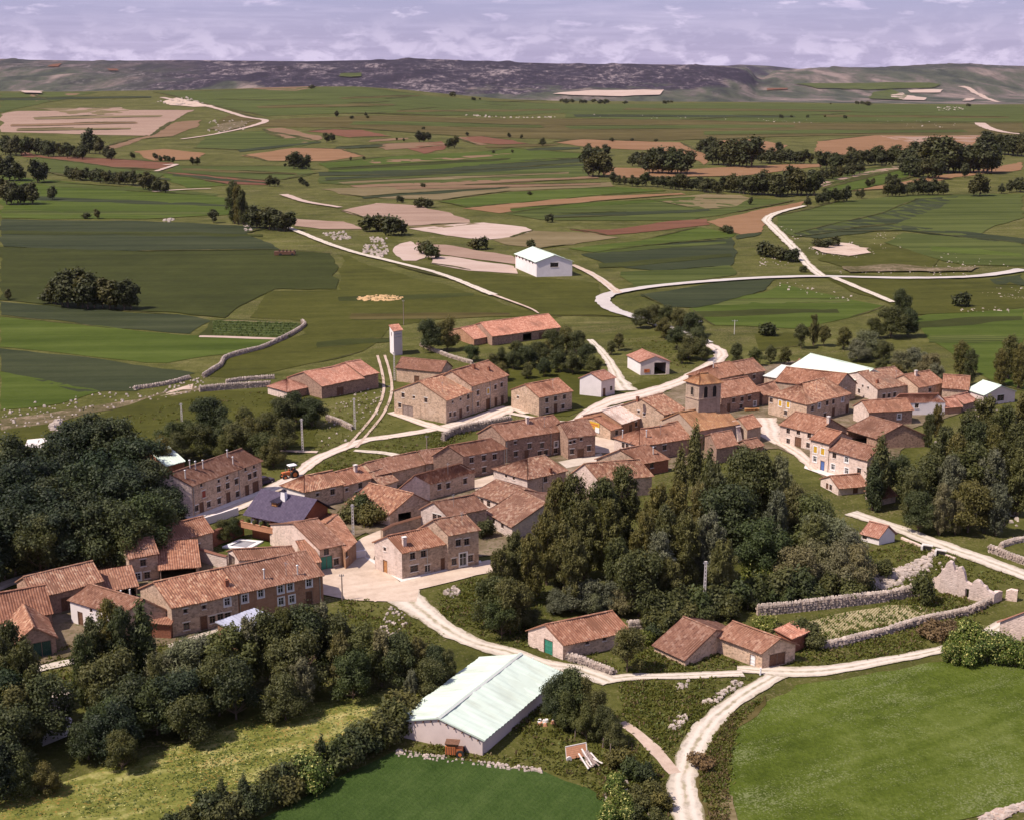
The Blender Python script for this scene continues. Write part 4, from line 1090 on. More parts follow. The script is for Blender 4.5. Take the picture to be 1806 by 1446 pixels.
def solve_h(cx, cy, yb):
    lo, hi = .6, 25.0
    for _ in range(30):
        m = .5 * (lo + hi)
        q = at_z(cx, cy, m)
        if project((q.x, q.y, 0))[1] < yb: lo = m
        else: hi = m
    return .5 * (lo + hi)


def corrugated(mb_v, mb_f, mb_uv, a, b, c, d, wave, amp, rows, seed, thick=.12, sag=.05):
    """one roof slope: a-b eave, d-c ridge; columns of tiles run from ridge to eave"""
    a, b, c, d = map(Vector, (a, b, c, d))
    nrm = (b - a).cross(d - a)
    if nrm.length < 1e-6: nrm = (b - a).cross(c - a)
    nrm.normalize()
    if nrm.z < 0: nrm = -nrm
    ax = (b - a).normalized(); up = nrm.cross(ax)
    if up.z < 0: up = -up
    L0 = (b - a).length
    npt = 4 if wave else 1
    nu = max(2, int(L0 / wave) * npt) if wave else max(2, int(L0 / 1.5))
    k0 = len(mb_v)
    for j in range(rows + 1):
        t = j / rows
        for i in range(nu + 1):
            s = i / nu
            p = (a * (1 - s) + b * s) * (1 - t) + (d * (1 - s) + c * s) * t
            q = p - a
            w = amp * math.cos(2 * math.pi * i / npt) if wave else 0
            g = sag * (math.sin(p.x * .71 + seed) + math.sin(p.y * .83 + seed * 2.3) + .6 * math.sin((p.x + p.y) * 1.9 + seed)) if sag else 0
            if 0 < j < rows: g -= sag * 1.6 * math.sin(math.pi * t)
            if j == 0 and wave: p = p - up * (.05 * math.sin(i * 2.1 + seed) + .04)
            mb_v.append(tuple(p + nrm * (w + g)))
            mb_uv.append((q.dot(ax) + seed * 3.1, q.dot(up)))
    for j in range(rows):
        for i in range(nu):
            x = k0 + j * (nu + 1) + i
            mb_f.append((x, x + 1, x + nu + 2, x + nu + 1))
    # underside and edges
    k1 = len(mb_v)
    for p in (a, b, c, d):
        mb_v.append(tuple(p - nrm * thick)); mb_uv.append((0, 0))
    mb_f.append((k1 + 3, k1 + 2, k1 + 1, k1))
    e = [k0, k0 + nu, k0 + rows * (nu + 1) + nu, k0 + rows * (nu + 1)]
    bot = [k1, k1 + 1, k1 + 2, k1 + 3]
    row0 = [k0 + i for i in range(nu + 1)]
    for i in range(nu):      # front rim follows the tiles
        k2 = len(mb_v)
        for idx in (row0[i], row0[i + 1]):
            v = Vector(mb_v[idx]); mb_v.append(tuple(v - nrm * thick)); mb_uv.append((mb_uv[idx][0], -.1))
        mb_f.append((k2, k2 + 1, row0[i + 1], row0[i]))
    for x, y in ((1, 2), (2, 3), (3, 0)):
        mb_f.append((bot[x], bot[y], e[y], e[x]))


def uv_mesh(name, V, F, UVs, mats, smooth=False):
    me = bpy.data.meshes.new(name)
    me.from_pydata(V, [], F)
    for m in (mats if isinstance(mats, (list, tuple)) else [mats]): me.materials.append(m)
    lay = me.uv_layers.new(name='UVMap')
    li = np.zeros(len(me.loops), int); me.loops.foreach_get('vertex_index', li)
    lay.data.foreach_set('uv', np.array(UVs, float)[li].ravel())
    if smooth: me.polygons.foreach_set('use_smooth', [True] * len(me.polygons))
    me.update()
    return me


def wall_face(mb, p0, p1, outline, holes, mi=0, depth=.28):
    """vertical wall from p0 to p1 (outward normal on the right of p0->p1), outline in (s, z), rectangular holes with reveals"""
    ex = Vector((p1.x - p0.x, p1.y - p0.y, 0)).normalized(); en = Vector((ex.y, -ex.x, 0))
    P = lambda s, z, y=0: Vector((p0.x, p0.y, 0)) + ex * s + UP * z - en * y
    pts = [Vector(q) for q in outline]; edges = [(i, (i + 1) % len(pts)) for i in range(len(pts))]
    for (s0, s1, z0, z1) in holes:
        k = len(pts); pts += [Vector((s0, z0)), Vector((s1, z0)), Vector((s1, z1)), Vector((s0, z1))]
        edges += [(k, k + 1), (k + 1, k + 2), (k + 2, k + 3), (k + 3, k)]
    vv, _e, ff, *_r = delaunay_2d_cdt(pts, edges, [], 1, 1e-5)
    for f in ff:
        cs = sum(vv[i].x for i in f) / 3; cz = sum(vv[i].y for i in f) / 3
        if any(s0 < cs < s1 and z0 < cz < z1 for s0, s1, z0, z1 in holes): continue
        q = [P(vv[i].x, vv[i].y) for i in f]
        if (q[1] - q[0]).cross(q[2] - q[0]).dot(en) < 0: q.reverse()
        mb.tri(*q, mi)
    for (s0, s1, z0, z1) in holes:
        mb.quad(P(s0, z0), P(s0, z1), P(s0, z1, depth), P(s0, z0, depth), mi)
        mb.quad(P(s1, z1), P(s1, z0), P(s1, z0, depth), P(s1, z1, depth), mi)
        mb.quad(P(s0, z1), P(s1, z1), P(s1, z1, depth), P(s0, z1, depth), mi)
        mb.quad(P(s1, z0), P(s0, z0), P(s0, z0, depth), P(s1, z0, depth), mi)


_hs = [0]


def house(name, label, cat, C, L=None, R=None, A=None, yb=None, h=None, rise=1.6, axis='R', roof='gable', wall='stone', tile='tile', ops='', chim='',
          over=.3, hips=(0, 0), group='houses of the village', wave=.34, amp=.045, wall_l=None, pipes=()):  # wall_l: left side, turned to the sun and often coloured paler for it
    _hs[0] += 1; seed = _hs[0] * 1.37
    H = House()
    if h is None: h = solve_h(C[0], C[1], yb)
    c = at_z(*C, h)
    isnum = lambda v: isinstance(v, (int, float))
    l = at_z(*L, h) if L is not None and not isnum(L) else None
    r = at_z(*R, h) if R is not None and not isnum(R) else None
    if A is not None:
        m_ = at_z(*A, h + rise); m_ = Vector((m_.x, m_.y, h))
        if axis == 'R' and l is None: l = m_ * 2 - c
        elif axis == 'L' and r is None: r = m_ * 2 - c
    if l is None:
        d = (r - c).normalized(); l = c + Vector((-d.y, d.x, 0)) * (L if isnum(L) else 6)
    if r is None:
        d = (l - c).normalized(); r = c + Vector((d.y, -d.x, 0)) * (R if isnum(R) else 6)
    b4 = l + r - c
    o = Vector((c.x, c.y, 0))
    root = thing(name, label, cat, o, group)
    cc, rr, bb, ll = [v - o for v in (c, r, b4, l)]       # counter-clockwise from above, z = h
    H.root, H.c, H.r, H.b, H.l, H.h, H.o, H.rise, H.axis = root, cc, rr, bb, ll, h, o, rise, axis
    ring = [cc, rr, bb, ll]
    # openings
    faces = {'R': (cc, rr), 'L': (ll, cc)}
    holes = {'R': [], 'L': []}; fit = []
    for tok in [t.strip() for t in ops.split(',') if t.strip()]:
        q = tok.split()
        fc, px, py, ty = q[0], float(q[1]), float(q[2]), q[3]
        p0, p1 = faces[fc]
        ex = Vector((p1.x - p0.x, p1.y - p0.y, 0)); ln = ex.length; ex.normalize(); en = Vector((ex.y, -ex.x, 0))
        d = Vector(ray(px, py)); cp = Vector((0, 0, CAM_H)) - o
        t = (p0 - cp).dot(en) / d.dot(en)
        hit = cp + d * t
        s = (hit - p0).dot(ex); z = hit.z
        if ty in DOORS or ty == 'O':
            w, hh = (float(q[4]), float(q[5])) if len(q) > 5 else (DOORS[ty][1:] if ty in DOORS else (2.4, 2.2))
            hh = min(hh, h - .15); z0 = .02; zc = hh / 2
        else:
            w, hh = (float(q[4]), float(q[5])) if len(q) > 5 else WINS[ty]
            zc = min(max(z, hh / 2 + .35), h - hh / 2 - .1)
            z0 = zc - hh / 2
        w = round(min(w, ln - .3), 2); hh = round(hh, 2)
        s = min(max(s, w / 2 + .12), ln - w / 2 - .12)
        hole = (s - w / 2, s + w / 2, z0, z0 + hh)
        if any(not (hole[1] < k[0] - .02 or hole[0] > k[1] + .02 or hole[3] < k[2] - .02 or hole[2] > k[3] + .02) for k in holes[fc]): continue
        holes[fc].append(hole); fit.append((fc, s, z0, w, hh, ty))
    # walls
    mb = MB()
    gable_edges = {'R': (1, 3), 'L': (0, 2)}[axis] if roof == 'gable' else ()
    gable_edges = [g_ for g_, hp in zip(gable_edges, (hips[1], hips[0])) if not hp]
    for i in range(4):
        p0, p1 = ring[i], ring[(i + 1) % 4]
        ln = (Vector((p1.x, p1.y, 0)) - Vector((p0.x, p0.y, 0))).length
        hl = hr = h - .02
        if roof == 'shed':
            hi = {'R': {0: (0, 0), 1: (0, 1), 2: (1, 1), 3: (1, 0)}, 'L': {0: (0, 1), 1: (1, 1), 2: (1, 0), 3: (0, 0)}}[axis][i]
            hl, hr = h + rise * hi[0] - .02, h + rise * hi[1] - .02
        out = [(0, -.8), (ln, -.8), (ln, hr)]
        if i in gable_edges: out.append((ln / 2, h + rise - .02))
        out.append((0, hl))
        fc = {0: 'R', 3: 'L'}.get(i)
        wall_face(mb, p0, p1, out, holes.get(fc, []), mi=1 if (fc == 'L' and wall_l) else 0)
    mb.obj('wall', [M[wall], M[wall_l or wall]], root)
    # windows and doors
    for fc, s, z0, w, hh, ty in fit:
        p0, p1 = faces[fc]
        ex = Vector((p1.x - p0.x, p1.y - p0.y, 0)).normalized()
        ang = math.atan2(ex.y, ex.x)
        base = Vector((p0.x, p0.y, 0)) + ex * s
        if ty == 'O': continue
        if ty in DOORS:
            link('door', door_mesh(w, hh, DOORS[ty][0], 2 if w > 1.6 else 1), root, base + UP * z0, ang)
        else:
            wn = link('window', win_mesh(w, hh, ty), root, base + UP * (z0 + hh / 2), ang)
            link('pane', pane_mesh(w, hh), wn)
            if ty in 'yr':
                for sg in (-1, 1):
                    link('shutter', shutter_mesh(w * .42, hh * .92, 'yellow' if ty == 'y' else 'red'), wn, (sg * w * .24, .05, 0))
    for s_ in pipes:       # rainwater pipes down the right hand front
        ex = Vector((rr.x - cc.x, rr.y - cc.y, 0)); en = Vector((ex.y, -ex.x, 0)).normalized(); q = Vector((cc.x, cc.y, 0)) + ex * s_ + en * .09
        pb = MB(); pb.tube(q - UP * .1, q + UP * (h - .05), .055, .055, 6)
        for z_ in (.8, h * .5, h - .6): pb.box(q + UP * z_ - en * .04, (.16, .1, .05), math.atan2(ex.y, ex.x))
        pb.obj('downpipe', M['metal'], root)
    # roof
    V, F, U = [], [], []
    def slope(a, b, c_, d):
        corrugated(V, F, U, a, b, c_, d, wave, amp, 5 if wave else 2, seed, .12 if wave else .07, .045 if wave else 0)
    zo = UP * .14
    if axis == 'R': e0, e1, e2, e3 = cc, rr, bb, ll        # eaves e0-e1 (front) and e2-e3 (back), gables at e1-e2 and e3-e0
    else: e0, e1, e2, e3 = ll, cc, rr, bb
    along = (e1 - e0).normalized(); across = (e3 - e0).normalized(); half = (e3 - e0).length / 2
    if roof == 'shed':
        sl = rise / (half * 2); ov = over
        a = e0 - along * ov - across * ov - UP * ov * sl; b = e1 + along * ov - across * ov - UP * ov * sl
        c_ = e2 + along * ov + UP * rise + across * .1; d = e3 - along * ov + UP * rise + across * .1
        slope(a + zo, b + zo, c_ + zo, d + zo)
        H.plane = (a + zo, (b - a).cross(d - a).normalized())
    else:
        sl = rise / half; ov = over
        ht = [hh_ * half for hh_ in hips]
        og = [0 if hh_ else ov * .6 for hh_ in hips]
        oe = [ov if hh_ else ov * .6 for hh_ in hips]
        r0 = (e0 + e3) / 2 + UP * rise + along * (ht[0] - og[0]); r1 = (e1 + e2) / 2 + UP * rise - along * (ht[1] - og[1])
        dz = UP * ov * sl
        A0 = e0 - along * oe[0] - across * ov - dz; A1 = e1 + along * oe[1] - across * ov - dz
        A2 = e2 + along * oe[1] + across * ov - dz; A3 = e3 - along * oe[0] + across * ov - dz
        slope(A0 + zo, A1 + zo, r1 + zo, r0 + zo)
        slope(A2 + zo, A3 + zo, r0 + zo, r1 + zo)
        if hips[0]: slope(A3 + zo, A0 + zo, r0 + zo, r0 + zo)
        if hips[1]: slope(A1 + zo, A2 + zo, r1 + zo, r1 + zo)
        H.plane = (A0 + zo, (A1 - A0).cross(r0 - A0).normalized())
        H.r0, H.r1 = r0 + zo, r1 + zo
        if wave:     # a line of cover tiles along the ridge
            n = max(3, int((r1 - r0).length / .42))
            for i in range(n):
                p = r0.lerp(r1, i / n) + zo + UP * .03; q = r0.lerp(r1, (i + 1) / n) + zo + UP * .05
                k = len(V); s_ = across * .17
                for v, u_ in ((p - s_, 0), (p + UP * .1, .2), (p + s_, .4), (q - s_, 0), (q + UP * .1, .2), (q + s_, .4)):
                    V.append(tuple(v)); U.append((i * .42 + .1, u_ + seed * 9))
                F += [(k, k + 1, k + 4, k + 3), (k + 1, k + 2, k + 5, k + 4)]
    H.along, H.across, H.e0, H.e1 = along, across, e0, e1
    H.roof = link('roof', uv_mesh('roof', V, F, U, M[tile]), root)
    for tok in [t.strip() for t in chim.split(',') if t.strip()]:
        q = tok.split(); px, py = float(q[0]), float(q[1]); kind = q[2] if len(q) > 2 else 'm'
        d = Vector(ray(px, py)); cp = Vector((0, 0, CAM_H)) - o
        t = (H.plane[0] - cp).dot(H.plane[1]) / d.dot(H.plane[1]); hit = cp + d * t
        chimney(H, hit, kind)
    return H


def chimney(H, p, kind):
    b = MB(); ang = math.atan2(H.along.y, H.along.x)
    if kind == 'm':        # masonry stack with a slab on four bricks
        b.box(p + UP * .25, (.55, .5, 1.1), ang)
        b.box(p + UP * .84, (.68, .62, .08), ang)
        for sx in (-1, 1):
            for sy in (-1, 1): b.box(p + Vector((sx * .2, sy * .18, .97)), (.12, .12, .18), ang)
        b.box(p + UP * 1.1, (.7, .65, .08), ang, 1)
        b.obj('chimney', [M['pale'], M['concrete']], H.roof)
    elif kind == 'a':      # television mast
        b.tube(p - UP * .2, p + UP * 2.0, .03, .025, 5)
        for z_, w_ in ((1.95, .9), (1.7, .7), (1.5, .5)): b.box(p + UP * z_, (w_, .025, .025), ang + .5)
        b.box(p + UP * 1.75, (.025, .7, .025), ang + .5)
        b.obj('antenna', M['metal'], H.roof)
    elif kind == 'b':
        b.box(p + UP * .2, (.5, .5, 1.0), ang); b.box(p + UP * .74, (.62, .62, .08), ang)
        b.box(p + UP * .8, (.26, .26, .06), ang, 1)
        b.obj('chimney', [M['brick'], M['dark']], H.roof)
    else:                   # pipe with a cowl
        b.tube(p - UP * .2, p + UP * 1.25, .1, .1, 8); b.tube(p + UP * 1.3, p + UP * 1.42, .22, .05, 8, 1)
        b.obj('stove_pipe', [M['concrete'], M['metal']], H.roof)
    return b


def hut(*a, **k):
    k.setdefault('group', 'barns and sheds')
    return house(*a, **k)
# ------------------------------------------------------------------ the village, building by building (eave corners in picture points)
SH = dict(group='barns and sheds of the village')
# --- lower left cluster
house('stone_farmhouse', 'long stone farmhouse with mottled orange tiles whose bare gable faces the tall poplar', 'house', (302, 1071), A=(272, 1027), R=(419, 1045.2), yb=1124, rise=2.2, tile='tile_bright',
      ops='R 327 1077 s, R 360 1070 s, R 401 1061 w, R 360 1102 D, R 375 1092 d, R 329 1104 d, R 389 1088 d, R 402 1086 d', chim='400 1031 b')
house('ochre_house', 'ochre rendered house with white framed windows joined to the long stone farmhouse', 'house', (419, 1045.2), A=(389, 1003), R=(569, 1012.5), pipes=(.02, .96), yb=1095, rise=2.2, tile='tile', wall='ochre',
      ops='R 432 1055 w, R 460 1046 w, R 495 1038.6 w, R 512 1034.6 w, R 545 1027.6 w, R 496 1060 w, R 515 1056 w, R 545 1048 D', chim='505 1014 a, 466 1019 p, 525 1012 p')
house('stone_house', 'stone house with a lit side wall and small bluish door beside the dark wood', 'house', (130, 985), L=(97, 972), R=(207.6, 975.5), yb=1014, rise=1.2, tile='tile_bright',
      ops='L 115 988 s, L 116 1008 B, R 155 992 s', chim='181 956 b')
house('stone_house', 'taller stone house with a low white framed window, next to the dark wood house', 'house', (227, 984), L=6.0, R=(278, 975.5), yb=1029, rise=1.5, ops='R 252.5 992 d, R 243.6 1020 w, R 260 1018 d')
hut('tiled_shed', 'tiled lean-to shed with a wide dark opening beside the grassy yard', 'shed', (282, 1005), L=7.0, R=(351, 998), yb=1027, rise=1.6, roof='shed', ops='R 299 1017 O 5 2.4', wall_l='grey', **SH)
hut('stone_barn', 'dark sided tiled barn behind the lean-to shed next to the walled pool garden', 'barn', (265, 964), L=6.0, R=(374.3, 936.8), yb=1000, rise=1.6, ops='R 349 965 d', **SH)
hut('low_barn', 'low tiled barn with an open blue bay in its gable beside the pool garden', 'barn', (420.6, 986), L=(401.7, 972.6), R=(523.6, 980.4), yb=1010, rise=.9, wall='pale', tile='tile', ops='L 408.4 994.8 O 2.4 2.4, R 449 992 V 1.2 1.6', **SH)
hut('lean_to', 'tiled lean-to roof against the low barn below the square', 'shed', (545, 993), L=5.5, R=(563, 990), yb=1018, rise=1.6, roof='shed', **SH)
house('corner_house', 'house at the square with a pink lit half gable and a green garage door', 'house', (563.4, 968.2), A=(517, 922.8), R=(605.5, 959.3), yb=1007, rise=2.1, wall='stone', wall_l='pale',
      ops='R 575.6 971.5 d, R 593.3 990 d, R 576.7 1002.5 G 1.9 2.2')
house('ochre_house', 'narrow ochre stone house beside the green garage door, casting shade on the square', 'house', (608.8, 971.5), A=(576, 923), R=(627.7, 955), yb=1004, rise=2.0, wall='ochre', ops='R 610.5 974 d, R 614 990 D')
house('barn_house', 'big brown tiled farm building at the left frame edge, long wing', 'house', (60, 1053), L=7.0, R=(180, 1024), yb=1092, rise=1.8, tile='tile_bright', wall='grey', ops='R 120 1062 D 2 2.2')
house('barn_house', 'big brown tiled farm building at the left frame edge, front wing', 'house', (-40, 1103), A=(-52, 1055), R=(91, 1079), yb=1138, rise=2.6, tile='tile_dark', wall='grey', ops='R 76 1088 s')
shp = hut('open_shed', 'small open fronted shed carried on two white posts behind the long farmhouse gable', 'shed', (185.5, 1042), L=5.0, R=(241, 1033), yb=1062, rise=1.2, roof='shed', ops='R 228 1045 O 3.6 1.6', **SH)
house('white_house', 'low house with a bright white front and brown tiles behind the bottom left poplars', 'house', (215, 1085), L=(123, 1057), A=(252, 1058), yb=1128, rise=1.8, axis='L', wall='stone', wall_l='white', ops='L 160.6 1076 s, L 141 1080 D, L 185 1090 d')
hut('lean_to', 'brick lean-to against the bare gable of the long stone farmhouse', 'shed', (258, 1097), L=5.0, R=(300, 1099.5), yb=1124, rise=1.6, roof='shed', wall='brick', **SH)
hut('small_barn', 'small barn with a dark green door in its gable at the lower left frame edge', 'barn', (25, 1138), L=8.0, R=(98, 1124), A=None, yb=1168, rise=1.9, axis='L', wall='grey', tile='tile_bright', ops='R 74.8 1150 X 2.4 2.3, R 59.5 1131 s', **SH)
hut('orange_hut', 'small orange rendered hut with a flat pale blue roof below the ochre house', 'shed', (418, 1113), L=(384, 1103), R=(480, 1090), yb=1146, rise=.5, roof='shed', wall='ochre', tile='sheet_blue', wave=.5, amp=.02, **SH)
# --- upper left: street
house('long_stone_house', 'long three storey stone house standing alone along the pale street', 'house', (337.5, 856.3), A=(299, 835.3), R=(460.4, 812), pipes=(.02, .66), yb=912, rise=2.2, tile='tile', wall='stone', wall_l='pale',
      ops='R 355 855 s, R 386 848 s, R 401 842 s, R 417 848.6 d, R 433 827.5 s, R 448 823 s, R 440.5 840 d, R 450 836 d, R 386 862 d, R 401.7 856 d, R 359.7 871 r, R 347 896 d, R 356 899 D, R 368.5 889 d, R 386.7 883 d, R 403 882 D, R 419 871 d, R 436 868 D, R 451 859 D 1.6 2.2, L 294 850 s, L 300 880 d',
      chim='335 824 p, 345 826 p, 358 824 p, 327 842 p, 411 818 p, 401 806 p')
hut('white_roofed_shed', 'brick shed with a white sheet roof half hidden by the dark wood', 'shed', (293, 822), R=(325, 813), A=(266, 797), yb=842, rise=.9, wall='brick', tile='sheet', wave=.5, amp=.02, **SH)
hut('street_end_house', 'low tiled house with a hipped end above the slate roofed villa', 'house', (536.8, 866.7), L=(496.6, 855), R=(606, 852.3), yb=900, rise=1.7, hips=(.8, 0), tile='tile_bright', wall='stone', wall_l='white', ops='R 586.6 867 d, R 560 872 s', group='houses of the village')
house('row_house', 'row house with two tiny windows between the hipped house and the pale gable', 'house', (606, 855), L=6.0, R=(654.5, 842), yb=886, rise=1.5, ops='R 611.5 863 s, R 635.6 856 d, R 630 872 d', chim='627 830 m')
house('row_house', 'little bright tiled house closing the yard by the big square roofed barn', 'house', (671, 856), L=6.5, R=(700, 847), yb=873, rise=1.6, wall='pale', tile='tile_bright')
house('row_house', 'low row house under the terrace road with a long brown roof', 'house', (662, 838), L=6.5, R=(751, 817.5), yb=866, rise=1.5)
house('row_house', 'upper end of the long low row, under the grassy bank', 'house', (751, 817.5), L=6.5, R=(816, 808.6), yb=846, rise=1.5, tile='tile')
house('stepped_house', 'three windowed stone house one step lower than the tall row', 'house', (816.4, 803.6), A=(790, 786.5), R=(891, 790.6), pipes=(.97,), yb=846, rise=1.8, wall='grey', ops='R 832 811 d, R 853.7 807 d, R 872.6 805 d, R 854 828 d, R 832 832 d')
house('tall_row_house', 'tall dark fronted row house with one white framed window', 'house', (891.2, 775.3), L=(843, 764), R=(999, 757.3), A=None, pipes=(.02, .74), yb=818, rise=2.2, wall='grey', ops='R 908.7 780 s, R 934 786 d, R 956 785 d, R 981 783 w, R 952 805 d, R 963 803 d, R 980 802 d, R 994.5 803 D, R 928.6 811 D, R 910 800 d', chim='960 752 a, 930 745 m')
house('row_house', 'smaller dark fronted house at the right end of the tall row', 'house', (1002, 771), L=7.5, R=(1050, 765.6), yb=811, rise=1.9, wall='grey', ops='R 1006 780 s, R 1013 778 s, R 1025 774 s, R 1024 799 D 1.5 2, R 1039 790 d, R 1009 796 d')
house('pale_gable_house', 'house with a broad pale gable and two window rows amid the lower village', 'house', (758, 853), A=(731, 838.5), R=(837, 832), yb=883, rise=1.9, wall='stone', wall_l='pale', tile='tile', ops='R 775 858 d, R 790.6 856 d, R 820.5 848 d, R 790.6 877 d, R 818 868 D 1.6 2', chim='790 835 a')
hut('big_tiled_barn', 'big square tiled barn with one wide roof slope facing the slate villa', 'barn', (687.6, 907), L=(611.5, 887.5), A=(729, 871), yb=928, rise=2.8, axis='L', tile='tile_bright', wall='stone', wall_l='pale', ops='R 714 908 O 2.4 2', **SH)
house('stone_house', 'stone house with a pale gable just behind the corner house at the square', 'house', (788.7, 909.7), A=(765, 886), R=(858, 895.8), yb=948, rise=1.7, wall='stone', wall_l='pale', ops='L 766.5 911 d, L 775 913 d, R 815 920 d', chim='800 892 a')
house('square_house', 'stone house on the square with a brown door in its lit gable', 'house', (708.4, 973.3), A=(683.5, 945.5), R=(788.7, 957), pipes=(.55,), yb=1022, rise=1.7, wall='stone', wall_l='pale', tile='tile',
      ops='L 678.5 968 s, L 679.3 999 H, R 727.8 980 d, R 747 976 d, R 730.6 1002 d 1.3 1, R 754 1002 d, R 783 1000 D', chim='713 959 m')
house('square_house', 'taller stone house joined to the right of the house with the brown gable door', 'house', (790, 943), A=(765, 917), R=(844, 933), yb=1007, rise=1.8, wall='stone', tile='tile_bright', ops='R 808.6 956.7 d, R 823.3 955 d, R 801 990 d, R 817 986 w 1.2 2, R 830 984 d', chim='815 925 a')
house('hipped_house', 'broad house with a hipped tiled roof below the tall dark row', 'house', (930, 844.5), L=(870.5, 826.5), R=(997.8, 829.3), pipes=(.4,), yb=880, rise=2.0, hips=(.9, .2), wall='stone', wall_l='pale', tile='tile_bright', ops='L 892.5 839 s, L 906 843 s, R 962 845 d, R 980 850 D', chim='971 832 b')
house('white_windowed_house', 'pale walled house with dark upright windows in front of the hipped house', 'house', (884, 887.5), L=(834.4, 869.5), A=(926, 864), yb=914, rise=1.7, axis='L', wall='pale', tile='tile_bright', ops='L 850 884 d, L 861.5 888 d, L 878 890 d, L 843 880 s')
house('white_windowed_house', 'pale walled house with a wide bright roof next to the poplar grove', 'house', (903.6, 929), L=(858, 904), A=(964, 888), yb=952, rise=2.2, axis='L', wall='pale', tile='tile_bright', ops='L 870.4 914 d, L 886 925 d')
house('orange_roofed_house', 'house with a broad orange roof rising right behind the poplar grove', 'house', (1055, 846), A=(1031, 818), R=(1150, 838), yb=880, rise=2.4, wall='stone', wall_l='pale', tile='tile_bright', ops='R 1090 855 d')
house('brick_house', 'red walled house behind the broad orange roof', 'house', (1133.5, 817), A=(1093, 793), R=(1179, 808.5), yb=840, rise=2.2, wall='brick', wall_l='stone', ops='R 1150 820 d', chim='1152 800 p')
house('wide_house', 'wide tiled house with a lit left wall below the church', 'house', (1128, 786), L=(1083.6, 771), R=(1215, 772.6), yb=816, rise=2.0, hips=(.8, 0), wall='grey', wall_l='pale', ops='L 1099 785 d, L 1106 787 d, R 1153 792 d, R 1172 789 d', chim='1165 765 a, 1098 770 p, 1140 770 p')
house('church_neighbour_house', 'big house with a lit gable at the white road just left of the tower', 'house', (1170.8, 731), A=(1131, 704), R=(1206.8, 721.3), yb=768, rise=2.4, wall='stone', tile='tile_bright', ops='L 1126.6 714.4 s, L 1136 731 s, R 1178.7 732 s, R 1187 730 s', chim='1124.6 706 b')
sg = house('sign_house', 'small house with a yellow and white painted sign on its gable', 'house', (1076.7, 758.7), A=(1046, 737), R=(1097.5, 753), yb=776, rise=1.5, wall='stone', tile='tile_dark', ops='R 1087.8 763 d')
house('pale_roofed_house', 'low house with a bleached pale roof behind the painted sign', 'house', (1096, 747.5), A=(1062, 725), R=(1132, 736), yb=771, rise=1.8, wall='ochre', tile='tile_pale', ops='R 1112 752 D, R 1122 748 d')
hut('white_cabin', 'small whitewashed cabin on the grass by the village road', 'shed', (1060.7, 671.5), L=(1022.7, 667.4), R=(1084.5, 666), yb=701, rise=1.4, wall='block', wall_l='white', tile='tile_red', ops='R 1065.6 690 D .9 2, R 1078 685 d', **SH)
gar = hut('garage', 'block garage with one open dark bay and an orange poster beside the road bend', 'garage', (1130, 639.7), L=(1107, 627), R=(1181, 638.3), yb=662, rise=1.4, axis='L', wall='block', wall_l='white', tile='tile_red', ops='R 1164.2 655 O 3 3, R 1151 656 V 1.3 2.4', **SH)
house('detached_stone_house', 'detached stone house on the grass left of the whitewashed cabin', 'house', (950.7, 700.6), A=(926, 679), R=(1008.9, 689.5), yb=734, rise=1.9, wall='stone', tile='tile', ops='L 913.4 701 s, R 964.6 706 d, R 979.8 703 d, R 995.6 700 d, R 965 724 d, R 979.8 724 D, R 993 717 d', chim='975 684 a')
house('gabled_farmhouse', 'big farmhouse whose wide pinkish gable with a grey barn door faces the rutted track', 'house', (786.6, 706), L=(694.7, 689.5), R=(831.8, 690.9), yb=747, rise=3.0, wall='stone', tile='tile_bright',
      ops='L 710.8 697 d, L 730 701 s, L 751 706 d, L 705 715 d, L 719 722 P 3 2.4, R 798.6 709 s, R 812.4 704 s, R 826 700 d, R 794.4 731 d, R 802 730 d, R 812.4 729 D, R 825 721 d', chim='780 690 a')
house('gabled_farmhouse', 'right half of the big farmhouse, higher, with a paler roof and several doors', 'house', (831.8, 681), A=(796, 655), R=(895.4, 661.8), pipes=(.02, .5), yb=731, rise=2.8, wall='stone', tile='tile', ops='R 843 693 d, R 874 683 d, R 885 679 d, R 843 713 d, R 861 690 y, R 861 706 D 1.6 2.4, R 874.7 705 D, R 886 702 D', chim='836 650 b, 862 653 b')
hut('stone_shed', 'long stone shed right behind the big farmhouse gable', 'shed', (778, 656), L=(699, 648.5), R=6.0, yb=681, rise=1.8, axis='L', wall='stone', tile='tile_dark', ops='L 735 672 D 1.4 1.9', **SH)
hut('field_barn', 'low barn with a hipped roof at the left end of the field barns', 'barn', (506, 691), L=(472, 681), R=(544, 682), yb=706, rise=1.7, hips=(.8, .8), wall='grey', wall_l='pale', tile='tile_red', **SH)
hut('field_barn', 'long middle barn of the three field barns by the rutted track', 'barn', (567, 681), A=(536, 657), R=(640.7, 667), yb=704, rise=2.2, wall='grey', tile='tile_red', ops='R 600 688 D 2 2', **SH)
hut('field_barn', 'taller end barn of the three, next to the rutted track', 'barn', (640.7, 663), A=(609, 640), R=(667, 658.5), yb=689, rise=2.2, wall='grey', tile='tile_red', **SH)
hut('upper_barn', 'small end of the long barn beyond the two round trees, with an ochre wall', 'barn', (836, 599), A=(813, 579), R=(868, 592.6), yb=610, rise=1.9, wall='grey', wall_l='ochre', tile='tile_red', **SH)
hut('upper_barn', 'long barn beyond the two round trees with a sagging ridge', 'barn', (868, 594), A=(848, 570), R=(988, 577.5), yb=610, rise=2.4, wall='grey', tile='tile_red', ops='R 930 592 O 3 2, R 955 590 D 2 1.8', **SH)
